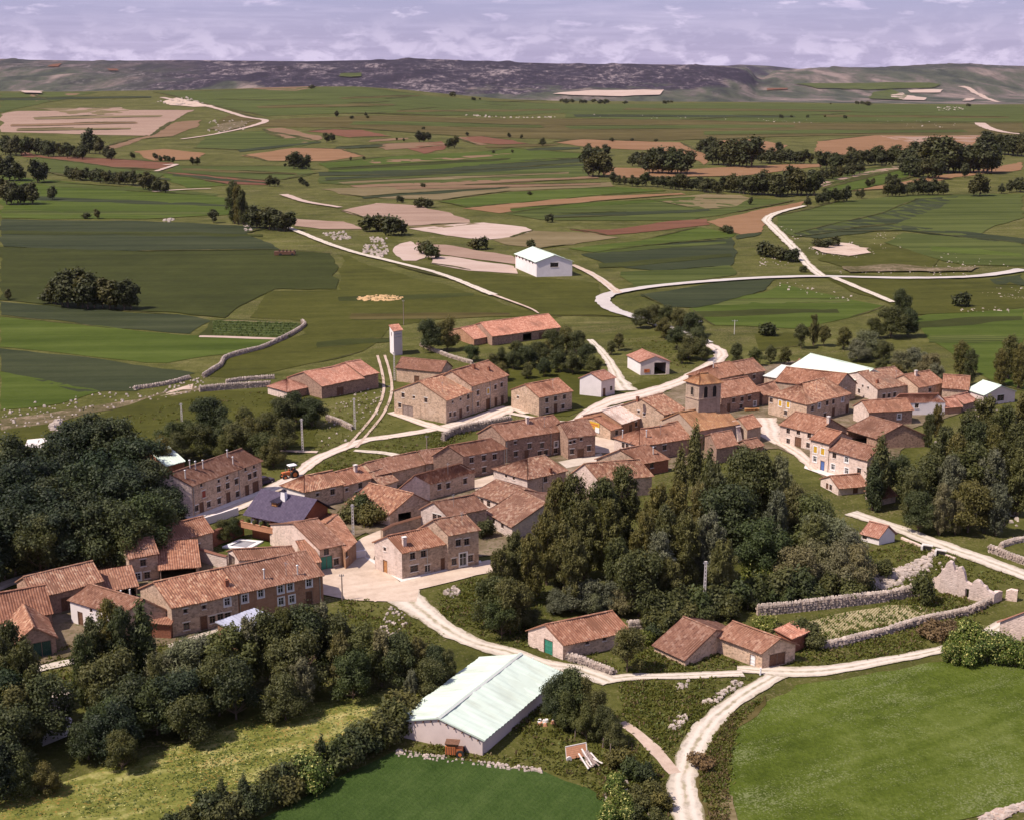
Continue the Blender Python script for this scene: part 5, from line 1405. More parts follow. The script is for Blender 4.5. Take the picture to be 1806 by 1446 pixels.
ware = hut('white_warehouse', 'white block warehouse with a sheet roof alone in the fields', 'warehouse', (946.5, 463), L=(909, 448), R=(1009.3, 461.4), yb=489.5, rise=2.4, axis='L', wall='white', tile='sheet', wave=.6, amp=.02, over=.5, ops='R 977.7 468 d 3 1.6', **SH)
# --- church
CH = 'church of the village'
nave = house('church', 'stone church with a square bell tower, stair turret and lichened roof', 'church', (1228, 760), A=(1198, 728), R=(1302, 746.5), yb=797, rise=2.6, wall='church', tile='tile_gold', group=None, ops='R 1270 768 d 1.0 1.6')
hut('church_annex', 'low tiled annex at the left end of the church nave', 'annex', (1196, 771), L=6.5, R=(1228, 764), yb=797, rise=2.0, wall='church', tile='tile', **SH)
hut('sacristy', 'sacristy with a tiled roof right of the big white buttress', 'annex', (1318, 757.5), A=(1303, 738), R=(1342, 751), yb=786, rise=1.4, wall='church', tile='tile', **SH)
hut('church_porch', 'dark fronted porch house below the church buttresses', 'house', (1264, 790), A=(1254, 766), R=(1300, 783), yb=818, rise=1.5, wall='grey', tile='tile', **SH)
hut('low_shed', 'low tiled shed under the sacristy by the white street', 'shed', (1322, 790), L=4.0, R=(1346, 785), yb=800, rise=1.0, wall='grey', **SH)
# --- right part
house('hipped_house', 'dark walled house with a hipped roof right behind the bell tower', 'house', (1266, 667.5), L=(1214, 661), R=(1311, 659), yb=692, rise=2.4, axis='R', hips=(.9, 0), wall='grey', tile='tile', ops='R 1285 676 d, R 1300 674 d', chim='1258 648 p')
house('dark_house', 'house with a dark right wall between the bell tower and the white sheet roofs', 'house', (1312, 660), A=(1290, 640), R=(1349, 653), yb=684, rise=2.2, wall='grey', ops='R 1330 665 d')
house('dark_house', 'long dark fronted house with upright windows immediately right of the bell tower', 'house', (1272, 702), L=8.5, R=(1340, 690), yb=730, rise=2.4, wall='grey', ops='R 1294 706 d, R 1309 704 d, R 1322 702 d, R 1331 719 w, R 1307 721 d, R 1285 722 D')
house('small_roof_house', 'small house squeezed between the dark front and the yellow windowed house', 'house', (1345, 698), L=(1324, 686), R=(1374, 689), yb=716, rise=1.3, wall='grey')
house('yellow_windowed_house', 'broad hipped house with yellow shutters on its lit left wall', 'house', (1423.3, 712.6), L=(1356, 696.7), R=(1499, 694), yb=748, rise=2.8, hips=(.9, .5), wall='stone', tile='tile_bright', ops='L 1376 711.5 y, L 1390 714 y, L 1360 706 d, L 1385.5 728 d, R 1445 715.4 w, R 1459 711 d, R 1470 708.5 d, R 1486 704 w, R 1497 722 D, R 1469.5 731 D, R 1455 733 d, R 1433 720 d', chim='1440 690 a')
house('long_roof_house', 'house with a long brown roof behind the hipped house with yellow shutters', 'house', (1474, 684), L=(1368, 672), R=(1510, 676), yb=712, rise=2.6, axis='L', wall='stone', tile='tile', ops='R 1490 690 d')
house('lit_house', 'house with a lit left front and a brown barn door at the white lane', 'house', (1440, 764), L=(1376, 749), A=(1468, 741), yb=797, rise=2.2, axis='L', wall='grey', wall_l='pale', tile='tile', ops='L 1390 760 d, L 1408 762 d, L 1427 768 d, L 1390 778 d, L 1407 786 W 1.6 2.2, L 1425 785 d, R 1462 760 d', chim='1461 744 m')
house('blue_door_house', 'pink house with yellow shutters above a blue door framed in white', 'house', (1462.5, 782.5), L=(1430, 774), R=7.0, yb=833, rise=1.6, axis='L', wall='stone', wall_l='pale', tile='tile', ops='L 1438 792.5 y, L 1451 796 y, L 1437 809 w, L 1450.5 818 B 1 2')
house('white_framed_house', 'lower pink house with white framed windows joined to the one with the blue door', 'house', (1530, 811), L=(1463, 793), R=6.5, yb=853, rise=1.6, axis='L', wall='stone', wall_l='pale', tile='tile', ops='L 1471.5 803 d, L 1493 810 w, L 1469 823 w, L 1493 830 w, L 1515 830 d')
hut('courtyard_barn', 'open fronted barn with stone posts behind the pair of pink houses', 'barn', (1546.6, 773), L=(1493, 757), A=(1591, 750), yb=793, rise=2.4, axis='L', wall='grey', tile='tile', ops='L 1512 770 O 5 2, L 1535 777 O 3.6 2', **SH)
hut('grey_stone_house', 'low grey stone house with one white framed window and a straight roof', 'house', (1532.6, 726.6), L=(1506, 716), R=(1609.6, 722), A=None, yb=753, rise=1.7, wall='grey', wall_l='pale', tile='tile', ops='R 1586 734.5 w, R 1553.6 738 D 1.6 2', group='houses of the village')
house('tall_gable_house', 'tall house with a high lit half gable beside the big white sheet roof', 'house', (1548, 687), A=(1513, 657), R=(1612.4, 677), yb=710, rise=2.4, wall='stone', wall_l='pale', tile='tile_bright', ops='L 1515 690 d, L 1531 684 s, L 1522 674 s, R 1559 699 d, R 1568 698 d, R 1578 696 d', chim='1580 668 a, 1547 676 b')
house('row_house', 'house right of the tall half gable, with a small white chimney', 'house', (1619.4, 683), A=(1594, 662), R=(1664, 675), yb=706, rise=2.1, wall='stone', tile='tile', ops='R 1640 688 d', chim='1615 662 m')
house('row_house', 'low house with a lit front at the far right end of the upper row', 'house', (1708, 687.5), L=(1662, 684), R=7.5, yb=708, rise=2.2, axis='L', wall='grey', wall_l='stone', tile='tile')
hut('tin_roofed_shed', 'white sheet roofed shed behind the tall trees at the right edge', 'shed', (1737, 696.7), L=(1706, 687.4), R=(1791, 690), yb=716, rise=1.6, axis='L', wall='block', tile='sheet', wave=.5, amp=.02, ops='R 1765 702 d 2 1.4', **SH)
house('white_front_house', 'white fronted house with a plain orange roof and an orange base band', 'house', (1602, 709.5), A=(1588, 696), R=(1667.6, 708.7), yb=733, rise=1.7, wall='white', tile='tile_red', ops='R 1617 716 d')
hut('annex', 'little orange roofed annex on the right of the white fronted house', 'annex', (1667, 719), L=5.0, R=(1696, 716), yb=732, rise=1.3, wall='ochre', tile='tile_red', **SH)
hut('annex', 'small red tiled annex in front of the white sheet roofed shed', 'annex', (1699, 712), L=5.0, R=(1722, 706), yb=726, rise=1.2, wall='grey', tile='tile_red', **SH)
hut('big_sheet_barn', 'biggest white sheet roof, a barn at the upper edge of the village', 'barn', (1500, 676), L=(1392, 648), A=(1540, 652), yb=697, rise=3.0, axis='L', wall='block', tile='sheet', wave=.6, amp=.02, **SH)
hut('sheet_shed', 'shed with a weathered white sheet roof left of the biggest sheet roof', 'shed', (1385, 670), L=(1348, 663), A=(1416, 652), yb=686, rise=1.6, axis='L', wall='stone', tile='sheet_old', wave=.5, amp=.02, **SH)
hut('tiled_shed', 'small red tiled shed wedged between the two white sheet roofs', 'shed', (1440, 657), L=(1396, 645), R=5.0, yb=676, rise=1.2, axis='L', wall='grey', tile='tile', **SH)
hut('small_barn', 'small low barn with two doors below the white framed windows', 'barn', (1479, 860.6), A=(1464, 840), R=(1530, 856), yb=873, rise=1.3, wall='pale', tile='tile', ops='L 1459 853 D .8 1.5, L 1465 858 d, R 1508.7 865 D 1 1.5', **SH)
hut('tiny_hut', 'tiny hut half hidden by the slender tree', 'shed', (1556, 877), L=4.0, R=(1580, 872), yb=890, rise=1.0, wall='pale', **SH)
hut('roadside_hut', 'little orange roofed hut beside the white road and the grove', 'shed', (1551, 947), L=(1520, 939), A=(1566, 928), yb=961, rise=1.5, axis='L', wall='white', tile='tile_red', ops='L 1523 953 d .8 .7', **SH)
hut('edge_house', 'pale walled building cut by the right frame edge with an orange roof', 'house', (1870, 1114), L=(1764, 1096), A=(1822, 1068), yb=1154, rise=2.4, axis='R', R=(1960, 1085), wall='pale', tile='tile_red', **SH)
# --- front row
hut('green_door_barn', 'stone barn with a green door in its gable beside the lane', 'barn', (993, 1136.3), A=(962, 1102), R=(1109, 1111.4), yb=1164, rise=1.7, wall='stone', wall_l='pale', tile='tile', ops='L 967 1143 G 1.6 2, R 1036 1131 s, R 1066 1125 s', **SH)
hut('sagging_barn', 'half collapsed low barn with a wide sagging roof and broken stone corner', 'barn', (1209, 1163), L=(1154, 1138), A=(1262, 1112), yb=1176, rise=2.2, axis='L', wall='stone', tile='tile', **SH)
hut('double_door_garage', 'stone garage with brown double doors facing the white lane', 'garage', (1345, 1149.6), L=(1265, 1119.7), R=(1403, 1136.3), yb=1180, rise=1.3, axis='L', wall='stone', tile='tile', over=.4, ops='R 1371 1162 W 2.5 1.75, L 1327 1169 V .9 1.5', **SH)
hut('lean_to', 'low brick lean-to behind the garage with brown double doors', 'shed', (1396, 1125), L=2.6, R=(1425, 1113), yb=1152, rise=.3, roof='shed', wall='brick', tile='tile_red', **SH)
shed = hut('white_shed', 'large shed with a bright white sheet roof in the foreground', 'shed', (850.8, 1304), L=(700.2, 1271.4), R=(988, 1187), yb=1332, rise=1.45, axis='R', wall='block', tile='sheet', wave=.9, amp=.012, over=.35, **SH)
# ------------------------------------------------------------------ church tower, turret and buttresses (parts of the church)
tw = house('tower_tmp', 'bell tower', 'tower', (1233.5, 677), L=(1210, 671), R=(1272, 673), yb=783, rise=1.5, axis='R', hips=(.85, .85), wall='church', tile='tile_gold', group=None, over=.35)
off = tw.o - nave.o


def adopt(root, host, delta, names):
    for ch in list(root.children):
        nm = names.get(ch.name.split('.')[0])
        ch.parent = host; ch.location = ch.location + delta
        if nm: ch.name = nm
    bpy.data.objects.remove(root)


adopt(tw.root, nave.root, off, {'wall': 'tower', 'roof': 'tower_roof'})


def arch(H, host, delta, p0, p1, frac, z0, w, hh):
    ex = Vector((p1.x - p0.x, p1.y - p0.y, 0)); ln = ex.length; ex.normalize(); en = Vector((ex.y, -ex.x, 0))
    c = p0 + ex * ln * frac; c.z = 0
    b = MB(); n = 8; r = w / 2; pts = [(-r, z0), (r, z0)] + [(r * math.cos(t), z0 + hh - r + r * math.sin(t)) for t in [math.pi * i / n for i in range(n + 1)]]
    P = lambda s, z, y: tuple(c + ex * s + UP * z + en * y)
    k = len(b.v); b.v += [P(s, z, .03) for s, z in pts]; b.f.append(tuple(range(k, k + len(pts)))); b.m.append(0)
    for i in range(len(pts)):       # dressed surround
        (s0, z0_), (s1, z1_) = pts[i], pts[(i + 1) % len(pts)]
        d = Vector((s1 - s0, z1_ - z0_)).normalized(); o2 = Vector((d.y, -d.x)) * .16
        b.hexa([P(s0, z0_, .0), P(s1, z1_, .0), P(s1, z1_, .1), P(s0, z0_, .1), P(s0 + o2.x, z0_ + o2.y, .0), P(s1 + o2.x, z1_ + o2.y, .0), P(s1 + o2.x, z1_ + o2.y, .1), P(s0 + o2.x, z0_ + o2.y, .1)], 1)
    b.obj('belfry_opening', [M['dark'], M['church']], host, loc=delta)


th = tw.h
for fr in (.3, .7): arch(tw, nave.root, off, tw.c, tw.r, fr, th - 3.0, .85, 2.3)
arch(tw, nave.root, off, tw.l, tw.c, .5, th - 2.6, .6, 1.6)
b = MB()
for p, q in ((tw.c, tw.r), (tw.l, tw.c)):
    e = (q - p); e.z = 0; n_ = Vector((e.y, -e.x, 0)).normalized()
    b.obox(Vector((p.x, p.y, th - 3.35)), e, n_ * .14, UP * .22)
b.obj('string_course', M['church'], nave.root, loc=off)
tp = at_z(1226, 700, th - 4.0) - nave.o; tp.z = 0
b = MB(); b.tube(tp - UP * .5, tp + UP * (th - 3.9), .95, .9, 10); b.tube(tp + UP * (th - 4.5), tp + UP * (th - 4.3), 1.0, 1.0, 10)
tur = b.obj('stair_turret', M['church'], nave.root)
b = MB(); b.tube(tp + UP * (th - 3.9), tp + UP * (th - 3.2), 1.25, .15, 10)
b.obj('turret_roof', M['tile_gold'], tur)
for px, py, hh, dep in ((1242, 792, 4.0, 1.8), (1275, 788, 4.2, 1.8), (1308, 786, 4.6, 2.4)):
    g = ground(px, py) - nave.o; g.z = 0
    e = (nave.r - nave.c); e.z = 0; e.normalize(); n_ = Vector((e.y, -e.x, 0))
    q = g - n_ * dep
    b = MB()
    b.hexa([q - e * .55, q - e * .55 + n_ * dep, q + e * .55 + n_ * dep, q + e * .55] + [q - e * .5 + UP * hh, q - e * .5 + n_ * dep * .45 + UP * (hh - .9), q + e * .5 + n_ * dep * .45 + UP * (hh - .9), q + e * .5 + UP * hh])
    b.hexa([q - e * .62 + UP * (hh), q - e * .62 + n_ * dep * .55 + UP * (hh - 1.0), q + e * .62 + n_ * dep * .55 + UP * (hh - 1.0), q + e * .62 + UP * hh] + [q - e * .62 + UP * (hh + .15), q - e * .62 + n_ * dep * .55 + UP * (hh - .85), q + e * .62 + n_ * dep * .55 + UP * (hh - .85), q + e * .62 + UP * (hh + .15)])
    b.obj('buttress', M['pale'], nave.root)

# ------------------------------------------------------------------ slate roofed villa
M['villa'] = plain('red_brown_render', (0.235, 0.082, 0.04), 0.85, 0.15, 1.5)
M['balcony'] = plain('balcony_boards', (0.47, 0.23, 0.13), 0.7, 0.15, 5)
va = house('villa', 'modern villa with a dark slate roof, dormer and planted balcony', 'house', (529.5, 915.5), L=(443, 898), A=(553, 880), yb=967, rise=2.3, axis='L', wall='villa', wall_l='villa', tile='slate', wave=0, over=1.25,
           ops='L 500 930 D 1.6 2, L 470 925 d 1.4 1.2, L 455 920 d', group=None)
ex = (va.c - va.l); ex.z = 0; LN = ex.length; ex.normalize(); en = Vector((ex.y, -ex.x, 0)); vh = va.h; lp = Vector((va.l.x, va.l.y, 0))
zb = vh - 2.7
b = MB()
b.obox(lp - ex * .9 + UP * zb, ex * (LN + .9), en * 1.45, UP * .18)
bal = b.obj('balcony', M['balcony'], va.root)
b = MB(); nb = 26; L1 = (LN + .9) / nb
b.obox(lp - ex * .9 + en * 1.45 + UP * (zb - .02), ex * (LN + .9), en * .1, UP * .95)
for i in range(5): b.obox(lp - ex * .92 + en * 1.55 + UP * (zb + .03 + i * .19), ex * (LN + .93), en * .03, UP * .15)
b.obox(lp - ex * .95 + en * 1.42 + UP * (zb + .94), ex * (LN + 1.0), en * .22, UP * .08)
b.obj('parapet', M['balcony'], bal)
for s in (LN - 1.3,):
    b = MB(); b.tube(lp + ex * s + en * 1.3 + UP * zb, lp + ex * s + en * 1.3 + UP * (vh - .35), .06, .06, 8)
    b.obj('post', M['whitep'], va.root)
b = MB(); nn = 6
for i in range(nn):
    b.obox(lp + ex * (LN - 1.2 + i * .2) + en * .02 + UP * .1, ex * .185, en * 1.3, UP * (vh - .5))
b.obj('board_screen', M['wood_light'], va.root)
# dormer on the visible slope
dc = None
dv = Vector(ray(484, 893)); cp = Vector((0, 0, CAM_H)) - va.o
t = (va.plane[0] - cp).dot(va.plane[1]) / dv.dot(va.plane[1]); dc = cp + dv * t
back = Vector((-en.x, -en.y, 0)); w2 = .6
b = MB()
b.obox(dc - ex * w2 + UP * -.3, ex * w2 * 2, back * 2.4, UP * 1.15)
dm = b.obj('dormer', M['wood'], va.root)
b = MB(); z1 = .85
p = [dc - ex * (w2 + .25) - back * .3 + UP * (z1 - .1), dc + ex * (w2 + .25) - back * .3 + UP * (z1 - .1), dc + ex * (w2 + .25) + back * 2.6 + UP * (z1 - .1), dc - ex * (w2 + .25) + back * 2.6 + UP * (z1 - .1)]
q = [dc - back * .3 + UP * (z1 + .45), dc + back * 2.6 + UP * (z1 + .45)]
b.quad(p[0], q[0], q[1], p[3]); b.quad(q[0], p[1], p[2], q[1]); b.tri(p[0], p[1], q[0]); b.quad(p[3], p[2], p[1], p[0])
b.obj('dormer_roof', M['slate'], dm)
b = MB()
for i in range(2):
    b.obox(dc - ex * (.45 - i * .47) - back * .03 + UP * .12, ex * .42, back * -.04, UP * .62)
b.obj('dormer_window', M['wood_light'], dm)
# broad white chimney
t = (va.plane[0] - cp).dot(va.plane[1]) / Vector(ray(501, 880)).dot(va.plane[1]); cc_ = cp + Vector(ray(501, 880)) * t
b = MB(); an = math.atan2(ex.y, ex.x)
b.box(cc_ + UP * .4, (1.0, .8, 1.8), an, 0, .72); b.box(cc_ + UP * 1.4, (.8, .7, .14), an, 1); b.box(cc_ + UP * 1.55, (.5, .4, .2), an, 1)
b.obj('chimney', [M['whitep'], M['slate']], va.roof)

# pool garden
M['basin'] = plain('pool_basin', (0.27, 0.27, 0.29), 0.8, 0.15, 2)
pool = thing('swimming_pool', 'empty swimming pool with a white coping on the small lawn behind the villa', 'pool', ground(442, 960))
P4 = [ground(*q) for q in ((392, 967), (424, 953), (465, 957), (437, 972))]
P4 = [p - pool.location for p in P4]
for p in P4: p.z = 0
cen = sum(P4, Vector()) / 4
inn = [cen + (p - cen) * .66 for p in P4]
b = MB(); b2 = MB()
for i in range(4):
    j = (i + 1) % 4
    b.hexa([P4[i] + UP * .02, P4[j] + UP * .02, inn[j] + UP * .02, inn[i] + UP * .02, P4[i] + UP * .34, P4[j] + UP * .34, inn[j] + UP * .34, inn[i] + UP * .34])
    b2.quad(inn[j] + UP * .33, inn[i] + UP * .33, inn[i] + UP * .16, inn[j] + UP * .16)
b2.quad(*[p + UP * .17 for p in inn])
b.obj('coping', M['whitep'], pool); b2.obj('basin', M['basin'], pool)


def slab_wall(name, label, cat, pts, h, thick, mat, cap=None, group=None, z0=-.5):
    """a wall along picture points"""
    G = [ground(x, y) for x, y in pts]; o = G[0].copy(); root = thing(name, label, cat, o, group)
    b = MB(); c = MB()
    for i in range(len(G) - 1):
        p, q = G[i] - o, G[i + 1] - o; d = (q - p); d.z = 0; L_ = d.length; d.normalize(); n_ = Vector((d.y, -d.x, 0)) * thick
        b.obox(p - n_ / 2 + UP * z0, (q - p) , n_, UP * (h - z0))
        if cap:
            m = max(1, int(L_ / .4))
            for k in range(m):
                a0 = p + (q - p) * (k / m); a1 = p + (q - p) * ((k + .97) / m)
                w_ = n_ * .85
                c.hexa([a0 - w_ + UP * (h - .02), a0 + w_ + UP * (h - .02), a1 + w_ + UP * (h - .02), a1 - w_ + UP * (h - .02), a0 - w_ * .3 + UP * (h + .16), a0 + w_ * .3 + UP * (h + .16), a1 + w_ * .3 + UP * (h + .16), a1 - w_ * .3 + UP * (h + .16)])
    b.obj('masonry', M[mat], root)
    if cap: c.obj('coping', M[cap], root)
    return root


slab_wall('garden_wall', 'pale garden wall with a tile coping along the pool lawn', 'wall', [(352, 990), (385, 1000), (402, 1004)], 2.1, .4, 'pale', 'tile_red')
slab_wall('garden_wall', 'ivy covered red wall between the street and the pool lawn', 'wall', [(374, 965), (430, 944)], 2.6, .3, 'brick', 'tile_red')
slab_wall('yard_wall', 'tile capped wall of the small yard behind the house on the square', 'wall', [(674, 960), (692, 950), (752, 932)], 2.4, .45, 'stone', 'tile')
slab_wall('yard_wall', 'white parapet wall at the foot of the ochre corner house', 'wall', [(627, 985), (645, 982)], 1.2, .35, 'white')
slab_wall('yard_wall', 'long white garden wall with little pillars along the pale street', 'wall', [(352, 928), (390, 917), (420, 907)], 1.3, .3, 'white')
slab_wall('bridge_parapet', 'low concrete parapet of the small bridge with two dark openings', 'wall', [(1590, 950), (1628, 966), (1685, 987)], .35, .35, 'pale', z0=-.2)
cul = thing('culvert', 'two dark square culvert mouths under the white road', 'bridge', ground(1634, 970))
for px, py in ((1634, 969), (1658, 978)):
    g = ground(px, py) - cul.location; b = MB()
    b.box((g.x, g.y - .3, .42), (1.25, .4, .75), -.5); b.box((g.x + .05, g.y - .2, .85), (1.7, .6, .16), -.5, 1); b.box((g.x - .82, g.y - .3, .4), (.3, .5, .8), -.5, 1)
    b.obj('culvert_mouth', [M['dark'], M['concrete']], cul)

# ------------------------------------------------------------------ dry stone walls
_rs = random.Random(11)


def dry_wall(label, pts, h, thick=.7, size=.42, name='stone_wall'):
    G = smooth_line([Vector((g.x, g.y)) for g in (ground(x, y) for x, y in pts)], 5)
    o = Vector((G[0].x, G[0].y, float(height(G[0].x, G[0].y)))); root = thing(name, label, 'wall', o, 'dry stone field and garden walls')
    b = MB(); core = MB(); cap = MB()
    hh = [h * (1 + .22 * float(vnoise(i * .37 + o.x, o.y))) for i in range(len(G))]
    for i in range(len(G) - 1):
        p, q = G[i], G[i + 1]; d = q - p; ln = d.length
        if ln < .01: continue
        d = d / ln; n_ = Vector((d.y, -d.x)); zp, zq = float(height(p.x, p.y)), float(height(q.x, q.y))
        f = lambda s, y, z: Vector((p.x + d.x * s + n_.x * y - o.x, p.y + d.y * s + n_.y * y - o.y, zp + (zq - zp) * s / ln + z - o.z))
        t = thick * .42; h0, h1 = hh[i] * .93, hh[i + 1] * .93
        core.hexa([f(0, -t, -.3), f(0, t, -.3), f(ln, t, -.3), f(ln, -t, -.3), f(0, -t * .8, h0), f(0, t * .8, h0), f(ln, t * .8, h1), f(ln, -t * .8, h1)])
        s = 0
        while s < ln:
            w = size * (.7 + _rs.random() * .9)
            cap.blob(f(s + w / 2, (_rs.random() - .5) * .15, hh[i] * .95 + .06), (w * .9, thick * (.7 + .4 * _rs.random()), .3), _rs)
            z = 0
            while z < hh[i] - .2:
                for sd in (-1, 1):
                    if _rs.random() < .8: b.blob(f(s + _rs.random() * w, sd * thick * .45, z + .15), (w * .85, .22, .34), _rs)
                z += .36
            s += w
    core.obj('wall_core', M['drywall'], root)
    o1 = b.obj('facing_stones', M['drywall'], root); o1['kind'] = 'stuff'
    o2 = cap.obj('cap_stones', M['rock'], root); o2['kind'] = 'stuff'
    return root


dry_wall('tall dry stone wall along the upper side of the straw coloured garden plot', [(1335, 1084), (1400, 1078), (1480, 1069), (1560, 1059), (1616, 1050)], 1.55)
dry_wall('long low dry stone wall along the lower side of the straw coloured garden plot', [(1440, 1143), (1472, 1141), (1552, 1121), (1636, 1097), (1706, 1083), (1745, 1064)], 1.0)
dry_wall('dry stone wall curving round the vine allotment and down the pasture', [(533, 570), (537, 576), (520, 588), (498, 600), (465, 615), (432, 624), (398, 634), (388, 648), (359, 666)], 1.1)
dry_wall('tumbled white field wall at the top of the stony bank', [(236, 688), (299, 678), (332, 669)], .8)
dry_wall('field wall running left from the hipped field barn', [(352, 692), (366, 690), (415, 686), (476, 682)], 1.3)
dry_wall('upper of the two field walls left of the hipped field barn', [(398, 676), (440, 671), (484, 668)], .8)
dry_wall('short stretch of stone wall on the grass by the lattice poles', [(577, 740), (600, 748), (620, 757)], .9)
dry_wall('low wall curving round the foot of the round trees', [(742, 610), (768, 621), (797, 632), (832, 642)], .8)
dry_wall('white stone wall at the foot of the green door barn', [(996, 1160), (1030, 1172), (1080, 1190)], .9)
dry_wall('rubble wall along the white road near the right frame edge', [(1744, 972), (1775, 983), (1812, 997)], 1.0)
dry_wall('second rubble wall further up the slope at the right frame edge', [(1764, 965), (1788, 957), (1815, 953)], .7)
dry_wall('retaining wall above the row of dark fronted houses', [(782, 778), (800, 768), (845, 757), (900, 745)], 1.6)
dry_wall('short wall behind the green door barn', [(1108, 1108), (1135, 1106), (1160, 1102)], 1.0)

# ------------------------------------------------------------------ ruined house
ru = thing('ruin', 'roofless ruin with two jagged pale wall peaks and a small doorway', 'ruin', ground(1654, 1046))
o = ru.location


def ruin_wall(p, q, prof, thick, holes=(), name='ruined_wall'):
    p, q = ground(*p) - o, ground(*q) - o; p.z = q.z = 0
    e = q - p; ln = e.length; e.normalize(); n_ = Vector((e.y, -e.x, 0))
    b = MB(); out = [(0, -.4), (ln, -.4)] + [(s * ln, z) for s, z in reversed(prof)]
    wall_face(b, p, q, out, [(a * ln, c * ln, .05, d) for a, c, d in holes], depth=thick)
    back = MB(); wall_face(back, q - n_ * thick, p - n_ * thick, [(ln - s, z) for s, z in reversed(out)], [(ln - c * ln, ln - a * ln, .05, d) for a, c, d in holes], depth=.01)
    k = len(b.v); b.v += back.v; b.f += [tuple(i + k for i in f) for f in back.f]; b.m += back.m
    for i in range(len(out)):
        (s0, z0), (s1, z1) = out[i], out[(i + 1) % len(out)]
        P = lambda s, z, y: p + e * s + UP * z - n_ * y
        b.quad(P(s1, z1, 0), P(s0, z0, 0), P(s0, z0, thick), P(s1, z1, thick))
    b.obj(name, M['pale'], ru)


prof = [(0, 2.9), (.02, 3.5), (.06, 3.6), (.09, 4.6), (.14, 5.0), (.2, 4.9), (.235, 4.2), (.25, 3.75), (.3, 3.7), (.31, 4.3), (.37, 4.5), (.42, 3.9), (.45, 3.2), (.47, 2.5), (.58, 2.2), (.60, 2.7), (.66, 3.1), (.72, 3.0), (.78, 2.5), (.84, 2.4), (.88, 1.9), (.95, 1.75), (1, 1.5)]
ruin_wall((1656, 1044), (1752, 1066), prof, .7, [(.475, .545, 1.5)])
ruin_wall((1753, 1064), (1767, 1058), [(0, 1.5), (.5, 1.6), (1, 1.4)], .6)
ruin_wall((1773, 1058), (1793, 1061), [(0, 1.4), (.4, 1.75), (1, 1.7)], .6)
ruin_wall((1644, 1032), (1656, 1043), [(0, 1.2), (.5, 1.8), (1, 2.9)], .6)

# ------------------------------------------------------------------ transformer tower
tt = house('transformer_tower', 'slim white electricity transformer tower with a red tile cap in the pasture', 'tower', (694, 584.5), L=(687, 579), R=(709, 582.5), yb=628, rise=.7, roof='shed', wall='block', wall_l='white', tile='tile_red', ops='L 690.5 590 d .8 1.1', group=None, over=.25, wave=.3)
b = MB(); e = tt.r - tt.c; e.z = 0; n_ = Vector((e.y, -e.x, 0)).normalized()
for z in (tt.h - .9, tt.h - 1.7):
    b.obox(tt.c * 1 + e * .1 - UP * (tt.h - z) + n_ * .02, e * .8, n_ * .12, UP * .12)
    for k in range(3): b.tube(tt.c + e * (.2 + .3 * k) - UP * (tt.h - z) + n_ * .14, tt.c + e * (.2 + .3 * k) - UP * (tt.h - z - .05) + n_ * .4, .06, .04, 6)
b.obj('insulator_bracket', M['metal'], tt.root)

# painted sign on the gable of the sign house (too coarse in the photograph to read as letters)
e = sg.c - sg.l; e.z = 0; ln = e.length; e.normalize(); n_ = Vector((e.y, -e.x, 0)); p0 = Vector((sg.l.x, sg.l.y, 0)) + n_ * .05
hitd = Vector(ray(1048, 752)); cp = Vector((0, 0, CAM_H)) - sg.o
t = (p0 - cp).dot(n_) / hitd.dot(n_); hp_ = cp + hitd * t; s0 = (hp_ - p0).dot(e); z0 = hp_.z
b = MB()
b.obox(p0 + e * (s0 - 1.3) + UP * (z0 - .5), e * 2.9, n_ * .05, UP * 1.45)
b.obox(p0 + e * (s0 - 1.0) + UP * (z0 + .3) + n_ * .05, e * 2.2, n_ * .012, UP * .3, 2)
b.obox(p0 + e * (s0 - .7) + UP * (z0 - .1) + n_ * .05, e * .9, n_ * .012, UP * .22, 2)
b.obox(p0 + e * (s0 + .35) + UP * (z0 - 1.1) , e * 1.25, n_ * .07, UP * 1.1, 1)
tag(b.obj('painted_sign', [M['yellow'], M['whitep'], M['orange']], loc=sg.o), 'yellow sign with orange bands and a white lower corner on a house gable', 'sign')
# poster beside the garage bay
e = gar.r - gar.c; e.z = 0; ln = e.length; e.normalize(); n_ = Vector((e.y, -e.x, 0)); p0 = Vector((gar.c.x, gar.c.y, 0)) + n_ * .04
b = MB(); b.obox(p0 + e * .9 + UP * .6, e * 1.4, n_ * .04, UP * .9); b.obox(p0 + e * 1.0 + UP * .9 + n_ * .04, e * .6, n_ * .01, UP * .35, 1)
tag(b.obj('poster', [M['orange'], M['red']], loc=gar.o), 'orange poster on the wall beside the open garage bay', 'poster')

# posts of the open shed
for px, py in ((213, 1044), (229, 1042)):
    t_ = at_z(px, py, shp.h - .2) - shp.o; b = MB(); b.tube(Vector((t_.x, t_.y, -.3)), Vector((t_.x, t_.y, shp.h + .1)), .12, .12, 8)
    b.obj('post', M['whitep'], shp.root)
# struts under the warehouse eaves
e = ware.c - ware.l; e.z = 0; n_ = Vector((e.y, -e.x, 0)).normalized()
for k in range(6):
    p = Vector((ware.l.x, ware.l.y, 0)) + e * (.06 + k * .155); b = MB()
    b.obox(p + UP * (ware.h - 1.1) + n_ * .02, e.normalized() * .25, n_ * .35, UP * .8); b.obj('strut', M['wood'], ware.root)
